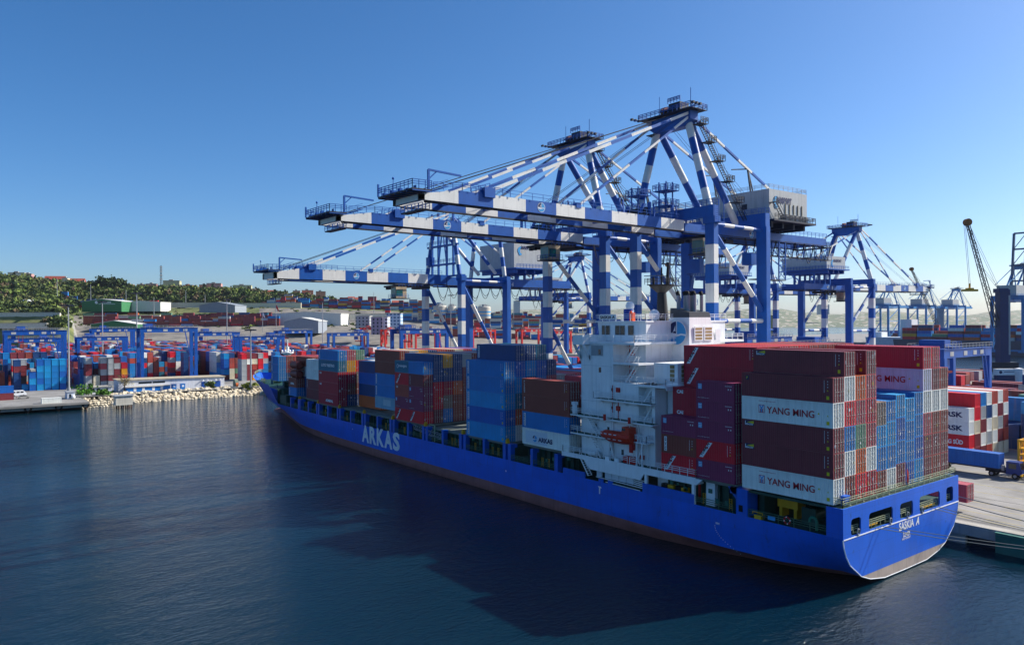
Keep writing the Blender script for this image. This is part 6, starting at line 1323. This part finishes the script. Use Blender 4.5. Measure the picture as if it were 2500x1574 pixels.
# ------------------------------------------------------------------ hill buildings
def facade(name, rgb, rows=.34, cols=.3, frame=(60,66,76)):
    m = paint(name, rgb, .8, .08); nt = m.node_tree; N = nt.nodes; L = nt.links; b = N['Principled BSDF']; src = b.inputs['Base Color'].links[0].from_socket
    tc = N.new('ShaderNodeTexCoord'); sx = N.new('ShaderNodeSeparateXYZ'); L.new(tc.outputs['Object'], sx.inputs[0])
    def wave(sock, per, duty):
        a = N.new('ShaderNodeMath'); a.operation = 'FRACT'; mm = N.new('ShaderNodeMath'); mm.operation = 'MULTIPLY'; mm.inputs[1].default_value = 1/per; L.new(sock, mm.inputs[0]); L.new(mm.outputs[0], a.inputs[0])
        c = N.new('ShaderNodeMath'); c.operation = 'LESS_THAN'; c.inputs[1].default_value = duty; L.new(a.outputs[0], c.inputs[0]); return c.outputs[0]
    ad = N.new('ShaderNodeMath'); ad.operation = 'ADD'; L.new(sx.outputs[0], ad.inputs[0]); L.new(sx.outputs[1], ad.inputs[1])
    p = N.new('ShaderNodeMath'); p.operation = 'MULTIPLY'; L.new(wave(ad.outputs[0], 3.4, cols), p.inputs[0]); L.new(wave(sx.outputs[2], 3.0, rows), p.inputs[1])
    x = N.new('ShaderNodeMix'); x.data_type = 'RGBA'; L.new(p.outputs[0], x.inputs[0]); L.new(src, x.inputs[6]); x.inputs[7].default_value = (*lin(frame), 1); L.new(x.outputs[2], b.inputs['Base Color']); return m
ANG = math.atan2(_r.y, _r.x)
def block(px0, px1, yt, yb, D, fac, lab, dep=14, roof=None, cat='building', turn=.25, gable=0, name='apartment_building', grp=None):
    w = (px1-px0)*D/FPX; p = at((px0+px1)/2, D, 0); zb, zt = zpx(yb, D)-4, zpx(yt, D); T = thing(name, lab, cat, (p.x, p.y, zb), ANG+turn, grp); H = zt-zb
    m = MB(); hr = H-gable; m.box(-w/2, w/2, -dep/2, dep/2, 0, hr); wl = m.build('wall', fac, T)
    m = MB()
    if gable: m.prism([(-w/2-.4,hr),(w/2+.4,hr),(w/2+.4,hr+.2),(0,H),(-w/2-.4,hr+.2)] if False else [(-dep/2-.5,hr+.003),(dep/2+.5,hr+.003),(0,H)], 'x', -w/2-.4, w/2+.4)
    else:
        m.box(-w/2-.3, w/2+.3, -dep/2-.3, dep/2+.3, H+.003, H+.8); m.box(-w*.2, w*.05, -2, 3, H+.8, H+3)
    m.build('roof', roof or paint('roof_grey',(150,146,140),.8,.1), T); return T
RT = paint('roof_tile_red', (150,72,56), .85, .2); FW = facade('facade_white',(214,206,192)); FP = facade('facade_pink',(190,142,138)); FO = facade('facade_olive',(190,188,150)); FS = facade('facade_salmon',(206,138,112)); FCr = facade('facade_cream',(216,200,168))
for i, (a, b, yt, yb, D, fc, lab, kw) in enumerate([
 (26,62,660,682,1330,FW,'white and grey apartment block highest on the hill at left',{}),(62,80,663,680,1335,FP,'pinkish end of the highest apartment block',{}),
 (93,112,674,688,1330,FW,'low white house between the two apartment blocks at left',{}),(114,158,668,684,1340,FW,'wide white apartment block under a red roof on the hill',dict(roof=RT,gable=6)),(156,168,674,690,1320,FCr,'narrow cream block at the end of the wide white one',{}),
 (170,206,674,692,1340,FP,'grey pink apartment block under a red roof on the hill',dict(roof=RT,gable=6)),(192,218,684,696,1290,FW,'white low building with a flat roof below the grey pink one',{}),
 (309,327,690,703,1300,FP,'small pink block left of two taller pink blocks',{}),(316,333,700,712,1240,FW,'white house below the pink blocks',dict(gable=3)),
 (338,358,690,704,1400,FP,'first pink block left of the radio tower',{}),(360,384,689,702,1400,FP,'second pink block beside the radio tower',{}),
 (385,408,697,708,1350,FS,'low salmon house at the foot of the radio tower',dict(roof=RT,gable=4)),(403,440,682,702,1420,FO,'olive and cream apartment block right of the radio tower',dict(dep=22)),
 (420,438,700,710,1330,FW,'white house with red roof below the olive block',dict(roof=RT,gable=4)),(449,472,693,704,1400,FS,'low salmon apartment block among the trees',dict(roof=RT)),
 (489,512,692,706,1400,FS,'orange wing of the long pink apartment block',{}),(508,541,689,708,1410,FP,'long pink apartment block with a red edge',dict(dep=24)),(478,516,702,712,1330,FW,'grey white flat building below the long pink block',{}),
 (573,614,694,707,1430,FO,'olive apartment block towards the middle of the hill',dict(dep=22)),(600,623,703,713,1330,FCr,'house with dark red hip roof right of the olive block',dict(roof=RT,gable=5)),(632,672,705,719,1300,FW,'white villa group under a dark red roof',dict(roof=RT,gable=5)),
 (716,733,708,722,1350,FS,'first orange flat block at the end of the ridge',{}),(738,765,707,720,1370,FS,'second orange flat block at the end of the ridge',{}),(772,795,710,724,1340,FS,'third orange flat block at the end of the ridge',{}),
 (850,866,722,731,1350,FW,'white house with red roof behind the boom, left one',dict(roof=RT,gable=4)),(868,884,724,733,1350,FCr,'cream house with red roof behind the boom, right one',dict(roof=RT,gable=4)),(958,985,732,743,1350,FCr,'cream houses with red roofs farther right',dict(roof=RT,gable=4))]):
    block(a, b, yt, yb, D, fc, lab, grp='houses on the hill', **kw)
GRN = paint('warehouse_green',(58,122,78),.6,.08,streak=.2); WSH = paint('warehouse_white',(206,206,200),.6,.06,streak=.3); GRY = paint('warehouse_grey',(140,148,158),.6,.08,streak=.3)
def shed(px0, px1, yt, yb, D, wall, lab, ridge=2.5, dep=40, roof=None, turn=0, sign=False):
    """warehouse with its gable towards the photo's viewpoint"""
    w = (px1-px0)*D/FPX; p = at((px0+px1)/2, D, 0); zb, zt = zpx(yb, D)-6, zpx(yt, D); T = thing('warehouse', lab, 'warehouse', (p.x, p.y, zb), ANG+turn, 'port warehouses'); H = zt-zb
    m = MB(); m.prism([(-w/2,0),(w/2,0),(w/2,H-ridge),(0,H),(-w/2,H-ridge)], 'y', 0, dep); m.build('wall', wall, T); m = MB(); m.prism([(-w/2-.5,H-ridge),(0,H+.05),(w/2+.5,H-ridge),(w/2+.5,H-ridge+.4),(0,H+.5),(-w/2-.5,H-ridge+.4)], 'y', -.4, dep+.4); m.build('roof', roof or WSH, T)
    if sign:
        m = MB(); text(m,'MARDAS',(-1,0,H-5),w*.26,2.2,'-y',bold=.06,off=.1); plate(m,disc(-6.5,H-4,2.0,14),(0,0,0),'-y',0,.1); plate(m,[(-3,0),(w*.36,0),(w*.36,.5),(-3,.5)],(-1,0,H-6.4),'-y',0,.1); m.build('lettering', LWHT, T)
    return T
shed(200,297,725,744,950,GRN,'large green warehouse with white lettering on its gable',3,50,sign=True); shed(297,392,730,744,975,WSH,'long white warehouse with rounded eaves beside the large green one',1.5,30); shed(222,333,778,802,765,GRN,'lower green warehouse below the terrace stacks',3.6,40)
shed(487,574,734,747,930,GRY,'warehouse with a pale blue grey roof above the maroon stacks',4,40,GRY); shed(664,832,759,782,800,WSH,'long white warehouse with ribbed wall right of the red flag',2,40); shed(694,777,773,796,735,GRY,'grey gabled warehouse in front of the long white one',3.5,35)
def simple(px0, px1, yt, yb, D, mat_, lab, dep=14, name='building', cat='building', turn=0, grp=None):
    w = (px1-px0)*D/FPX; p = at((px0+px1)/2, D, 0); zb, zt = zpx(yb, D), zpx(yt, D); T = thing(name, lab, cat, (p.x, p.y, zb), ANG+turn, grp); m = MB(); m.box(-w/2,w/2,0,dep,0,zt-zb); m.build('wall', mat_, T); m = MB(); m.box(-w/2-.3,w/2+.3,-.3,dep+.3,zt-zb+.003,zt-zb+.5); m.build('roof', CONC, T); return T
simple(906,934,773,815,640,facade('facade_violet',(150,140,160),.6,.4),'violet and white office block in front of the silos'); simple(934,946,773,815,642,facade('facade_office',(206,212,220),.5,.5),'white end of the violet office block'); simple(944,978,764,800,690,facade('facade_glass',(186,206,224),.55,.6,(70,110,150)),'glassy white office building left of the silos'); simple(868,902,770,800,700,facade('facade_grey',(172,176,176),.5,.4),'grey office building left of the violet one')
for i, (a, b, yt, yb, D, lab, rgb) in enumerate([(-60,146,757,767,757,'upper pale retaining wall on the grassy slope at left',(206,202,190)),(-60,114,783,795,697,'lower pale retaining wall above the left gantries',(200,196,180)),(205,390,765,775,868,'white retaining wall below the terrace of maroon stacks',(224,218,198)),(640,722,726,746,1120,'tall pale retaining wall at the end of the terrace',(206,198,176)),(712,770,726,744,1135,'grey retaining wall cut into the hillside',(150,150,146)),(550,735,737,757,1030,'long ribbed pale wall behind the terrace',(214,206,182)),(390,560,735,747,1015,'pale terrace wall behind the sheds',(190,186,170)),(830,960,765,778,840,'pale wall right of the long white warehouse',(206,204,190)),(980,1060,763,778,900,'pale wall left of the silos',(206,200,186)),(1190,1420,778,792,900,'pale wall right of the silos',(200,196,184))]):
    simple(a, b, yt, yb, D, paint('wall_tone_%d' % i, rgb, .9, .1, streak=.3), lab, 2.5, 'retaining_wall', 'wall', grp='retaining walls on the slope')
for i, (a, b, yt) in enumerate(((1058,1091,745),(1093,1114,747),(1120,1136,748),(1166,1198,748))):
    D = 990; r_ = (b-a)*D/FPX/2; p = at((a+b)/2, D, 2.4); T = thing('silo', ['first and nearest pale silo left of the crane leg','second silo half hidden behind the first','third silo between the crane legs','fourth silo right of the blue crane leg'][i], 'silo', p, 0, 'pale cylindrical silos'); H = zpx(yt, D)-p.z
    m = MB(); m.lathe((0,0,0),[(r_,0),(r_,H-1),(r_*.9,H)],28); m.build('shell', paint('silo_cream',(196,190,176),.7,.05,streak=.3), T, True); m = MB()
    for z in (H-8,H-12.5): m.lathe((0,0,z),[(r_+.05,0),(r_+.05,1.6)],28)
    m.build('blue_band', LSKY, T); m = MB(); m.rail([(r_*.8*math.cos(q),r_*.8*math.sin(q),H) for q in np.linspace(0,6.28,10)],2,.25,4); m.box(-2,2,-2,2,H,H+3); m.build('top_gallery', GREYM, T)
p = at(67,950,zpx(742,950)); T = thing('storage_tank','white cylindrical storage tank on the green slope at left','tank',p); m = MB(); m.lathe((0,0,-1),[(6.8,0),(6.8,9.4),(0.1,10)],28); m.build('shell', SHIPW, T, True)
rd = MB(); pts = [(206,640),(192,700),(178,780),(160,880),(146,1000)]
for (pa, da), (pb, db) in zip(pts, pts[1:]):
    for q_ in range(6):
        t0, t1 = q_/6, (q_+1)/6; c0, e0 = pa+(pb-pa)*t0, da+(db-da)*t0; c1, e1 = pa+(pb-pa)*t1, da+(db-da)*t1; rd.add([at(c0-9*700/e0,e0,terr(c0,e0)+1.4), at(c0+3*700/e0,e0,terr(c0,e0)+1.4), at(c1+3*700/e1,e1,terr(c1,e1)+1.4), at(c1-9*700/e1,e1,terr(c1,e1)+1.4)], [(0,1,2,3)])
tag(rd.build('hill_road', paint('road_pale',(190,186,176),.9,.1)), kind='structure')
p = at(1348,3000,0)
for i, (px, yt, w) in enumerate(((1236,728,15),(1262,735,16),(2012,748,26),(1560,752,8))): simple(px-w/2, px+w/2, yt, 772, 2900, facade('facade_far',(176,186,198),.4,.4), 'distant tower block standing on the horizon, '+ORD[i]+' of four', 20, 'tower_block', 'tower', grp='distant tower blocks')

# ------------------------------------------------------------------ mobile harbour cranes and the basin beyond
def harbour_crane(px, D, yb, ytop, dpx, lab, body, scale=1., spread=False):
    p = at(px, D, 2.6); T = thing('harbour_crane', lab, 'crane', p, ANG); H = zpx(yb, D)-2.6; dx = dpx*D/FPX; zt = zpx(ytop, D)-2.6
    m = MB(); m.box(-2.6,2.6,-2.2,2.2,5,H); m.box(-3.4,1.5,-2.6,2.6,H-1.6,H+.6); m.build('tower', body, T); m = MB(); m.box(1.7,2.65,-2.25,2.25,9,H-3); m.build('tower_panel', BOXW, T)
    m = MB(); m.box(-9,9,-5,5,0,1.8); m.box(-5,6,-3.6,3.6,1.8,5); m.build('chassis', DARK, T)
    a, b = Vector((-3,0,H*.55)), Vector((dx,0,zt)); m = MB(); d = (b-a).normalized(); n = Vector((-d.z,0,d.x))
    for sy in (-1,1):
        for sn in (-1,1): m.beam(a+n*sn*1.3+Vector((0,sy*1.3,0)), b+n*sn*.6+Vector((0,sy*.6,0)), .32)
    N_ = 22
    for k in range(N_):
        t0, t1 = k/N_, (k+1)/N_; w0, w1 = 1.3-.7*t0, 1.3-.7*t1; q0, q1 = a.lerp(b,t0), a.lerp(b,t1); sg = 1 if k % 2 else -1
        for sy in (-1,1): m.beam(q0+n*sg*w0+Vector((0,sy*w0,0)), q1-n*sg*w1+Vector((0,sy*w1,0)), .18)
        m.beam(q0+n*w0+Vector((0,w0,0)), q0-n*w0+Vector((0,w0,0)), .14)
    m.build('jib', paint('jib_dark',(60,56,60),.6,.1), T)
    m = MB(); m.tube(b+Vector((0,-1.2,.6)), b+Vector((0,1.2,.6)), 1.9, 14); m.build('jib_head', SHEAVE, T)
    m = MB()
    for yy in (-.8,.8): m.tube(b+Vector((0,yy,.5)), (-2,yy,H+.5), .09, 4); m.tube(a.lerp(b,.6)+Vector((0,yy,0)), (-2,yy,H+.5), .08, 4)
    if spread:
        zs = zpx(715, D)-2.6; 
        for yy in (-.6,.6): m.tube(b+Vector((-1.6,yy,0)), (b.x+1.0,yy,zs+3.5), .1, 4)
        m.build('cable', CABLE, T); m = MB(); m.beam((b.x+1,0,zs+3.6),(b.x+1,0,zs+.6),.7); m.box(b.x-3,b.x+5,-1,1,zs-.6,zs+.5); m.box(b.x-.6,b.x+2.6,-1.2,1.2,zs+.4,zs+1.2); m.build('spreader', YEL, T)
    else: m.build('cable', CABLE, T)
    return T
NAVYC = paint('harbour_crane_navy',(18,44,96),.45,.1)
harbour_crane(2448,400,714,552,-85,'navy mobile harbour crane with lattice jib and hanging yellow spreader',NAVYC,1,True)
harbour_crane(1880,520,775,690,-20,'cream jibbed mobile crane behind the far quay crane',paint('crane_cream',(206,180,120),.6,.1)); 
harbour_crane(2296,760,760,664,-70,'distant grey mobile crane among the light blue cranes',paint('distant_crane_grey',(110,130,150),.6,.1)); harbour_crane(1690,620,735,650,-60,'slim lattice jib crane behind the deckhouse mast',paint('distant_crane_grey',(110,130,150),.6,.1))
bs = thing('billboard','white billboard with a blue gear emblem at the foot of the navy crane','billboard',at(2456,330,2.8),ANG); m = MB(); m.box(-4.2,4.2,0,2.4,3.2,5.9); m.build('panel', SHIPW, bs); m = MB(); plate(m,disc(-2.4,4.5,.7,10),(0,0,0),'-y',0,.02); m.box(-.9,3.6,-.02,-.01,4.5,4.8); m.build('emblem', LNAVY, bs); m = MB(); m.box(-4,4,.1,2.3,0,3.18); m.build('base', NAVYC, bs)
tk = thing('white_tank','short white tank beside the billboard','tank',at(2487,330,2.8)); m = MB(); m.lathe((0,0,0),[(1.7,0),(1.7,6),(.1,6.4)],18); m.build('shell', SHIPW, tk, True)
# moored ships across the basin
for i, (px, D, rgb, lab) in enumerate(((2420,640,(72,76,92),'dark grey container ship moored across the basin'),(2215,760,(190,200,210),'white ship moored under the light blue cranes'))):
    p = at(px, D, 0); T = thing('moored_ship', lab, 'ship', p, 0); L_ = 150 if i == 0 else 70; m = MB(); m.prism([(-L_/2,0),(L_/2,0),(L_/2+4,12),(-L_/2-2,12)],'y',-12,12); m.build('hull', paint('far_hull_%d' % i, rgb,.6,.1), T)
    rr = np.random.default_rng(40+i); bb = Boxes()
    for x in np.arange(-L_/2+6, L_/2-10, 13):
        for y in np.arange(-11, 10, 2.6):
            for k in range(rr.integers(2,6)): bb.add(x,x+12.2,y,y+2.44,12+k*2.6,12+k*2.6+2.55,YPAL[PK[rr.choice(len(PK),p=PWm/PWm.sum())]])
    if i == 0: o = bb.build('deck_cargo','stacked cargo containers'); o.parent = T
    m = MB(); m.box(-L_/2+2,-L_/2+12,-6,6,12,30 if i == 0 else 17); m.build('deckhouse', SHIPW, T)
# ------------------------------------------------------------------ vegetation
LEAF = attr_paint('leaf_paint', .9, .25, .3)
LEAF.node_tree.nodes['Principled BSDF'].inputs['Specular IOR Level'].default_value = .1
def crown_pts(rn, n, rad, hgt):
    cl = rn.normal(size=(9, 3))*np.array([.45,.45,.35]); p = cl[rn.integers(0, 9, n)]+rn.normal(size=(n, 3))*.22; return p*np.array([rad, rad, hgt*.5])+np.array([0, 0, hgt*.62])
def leaves(rn, P, size):
    n = len(P); a = rn.normal(size=(n, 3)); a /= np.linalg.norm(a, axis=1)[:, None]; b = np.cross(a, rn.normal(size=(n, 3))); b /= np.linalg.norm(b, axis=1)[:, None]; s = size*rn.uniform(.6,1.3,(n,1)); a = a*s; b = b*s
    V = np.stack([P-a-b, P+a-b*.6, P+a*.8+b, P-a*.7+b*.9], 1).reshape(-1, 3); return V, np.arange(4*n).reshape(-1, 4)
rn = np.random.default_rng(21); VV, FF, CCs = [], [], []; off = 0
greens = [np.array(lin(c)) for c in ((84,100,48),(100,114,58),(64,84,46),(112,114,70),(52,70,42),(112,98,74),(106,124,54))]
def veg(px, D, h, rad, n=70, col=None):
    global off
    p = at(px, D, terr(px, D)-.8); P = crown_pts(rn, n, rad, h)+np.array(p[:]); V, F = leaves(rn, P, rad*.3); VV.append(V); FF.append(F+off); off += len(V); c = greens[rn.choice(7, p=[.22,.2,.18,.12,.12,.08,.08])] if col is None else col; CCs.append(np.clip(c*rn.uniform(.7,1.25,(len(F),1)), 0, 1))
for _ in range(760): veg(rn.uniform(-120,185), rn.uniform(905,1290), rn.uniform(7,13), rn.uniform(3.5,7))
for _ in range(900): veg(rn.uniform(185,760), rn.uniform(1100,1300), rn.uniform(6,11), rn.uniform(3,6))
for _ in range(150): veg(rn.uniform(740,1000), rn.uniform(1120,1320), rn.uniform(4,9), rn.uniform(2.5,5))
for _ in range(90): veg(rn.uniform(-100,150), rn.uniform(765,900), rn.uniform(2,6), rn.uniform(2,5))
for _ in range(60): veg(rn.uniform(110,165), rn.uniform(700,800), rn.uniform(4,9), rn.uniform(3,5))
for _ in range(240): veg(rn.uniform(900,1700), rn.uniform(1150,2300), rn.uniform(7,12), rn.uniform(4,9))
for _ in range(1200): veg(rn.uniform(-200,1000), rn.uniform(770,1400), rn.uniform(.8,2.2), rn.uniform(1.5,4), 26)
tag(link('hillside_wood', np_mesh('hillside_wood', np.concatenate(VV), np.concatenate(FF), LEAF, np.concatenate(CCs))), 'bushy spring woodland and scrub covering the hillside', kind='stuff')
BARK = paint('bark', (92,78,62), .9, .2)
def tree(lab, loc, h, rad, col, n=420, size=.5, leafy=True, nm='tree', grp=None, bare=0):
    T = thing(nm, lab, 'tree' if nm == 'tree' else 'shrub', loc, 0, grp); q = np.random.default_rng(int(abs(loc[0])*10)); m = MB(); m.tube((0,0,0),(0,0,h*.45),h*.028,8,0,h*.018)
    for k in range(14 if bare else 8):
        a = q.uniform(0,6.3); z = h*q.uniform(.25,.6); e = Vector((math.cos(a)*rad*q.uniform(.4,.9), math.sin(a)*rad*q.uniform(.4,.9), z+h*q.uniform(.2,.42))); m.tube((0,0,z),e,h*.012,6,0,h*.005)
        for j in range(4 if bare else 1): a2 = q.uniform(0,6.3); m.tube(Vector((0,0,z)).lerp(e,.5+.12*j), Vector((0,0,z)).lerp(e,.8)+Vector((math.cos(a2)*rad*.35,math.sin(a2)*rad*.35,h*.12)),h*.005,5,0,h*.003)
    m.build('trunk', BARK, T); P = crown_pts(q, n, rad, h); V, F = leaves(q, P, size); c = np.array(lin(col)); o = link('crown', np_mesh('crown', V, F, LEAF, np.clip(c*q.uniform(.7,1.3,(len(F),1)),0,1)), T); return T
tree('nearly bare tree with thin yellow green buds beside the white building', (-294.5,-19.6,2.7), 8.2, 3.2, (150,140,74), 260, .13, bare=1)
for i, (px, D, h, rd_) in enumerate(((250,1180,24,13),(270,1200,20,10),(291,1180,22,15))): tree(['tall rounded dark tree on the skyline, left of three','smaller tree between two rounded skyline trees','broad rounded dark tree on the skyline, right of three'][i], at(px, D, terr(px, D)-1), h, rd_, (54,70,36), 900, 1.5, grp='large skyline trees')
for lab, loc, h, rd_, col in (('bright green bush between the cabin and the gatehouse',(-287,-33.5,2.2),4.0,4.2,(66,110,34)),('smaller green bush beside the gatehouse',(-288,-28.5,2.2),2.6,3.0,(74,112,44)),('small bush in front of the blue doors of the white building',(-291,13.6,2.6),3.4,1.9,(96,112,56)),('tufty yellow green shrub growing among the boulders',(-283.5,27.5,2.0),2.6,2.6,(126,134,52))): tree(lab, loc, h, rd_, col, 420, .32, nm='shrub', grp='shrubs on the shore')
# ------------------------------------------------------------------ haze
hz = MB(); hz.box(-8200,5600,-2900,8600,-8,140); H_ = hz.build('haze', []); tag(H_, kind='stuff')
hm = bpy.data.materials.new('haze'); hm.use_nodes = True; nt = hm.node_tree; nt.nodes.remove(nt.nodes['Principled BSDF']); pv = nt.nodes.new('ShaderNodeVolumePrincipled'); pv.inputs['Color'].default_value = (.80,.88,1.0,1); pv.inputs['Density'].default_value = .000025; pv.inputs['Anisotropy'].default_value = .3
nt.links.new(pv.outputs[0], nt.nodes['Material Output'].inputs['Volume']); H_.data.materials.append(hm)
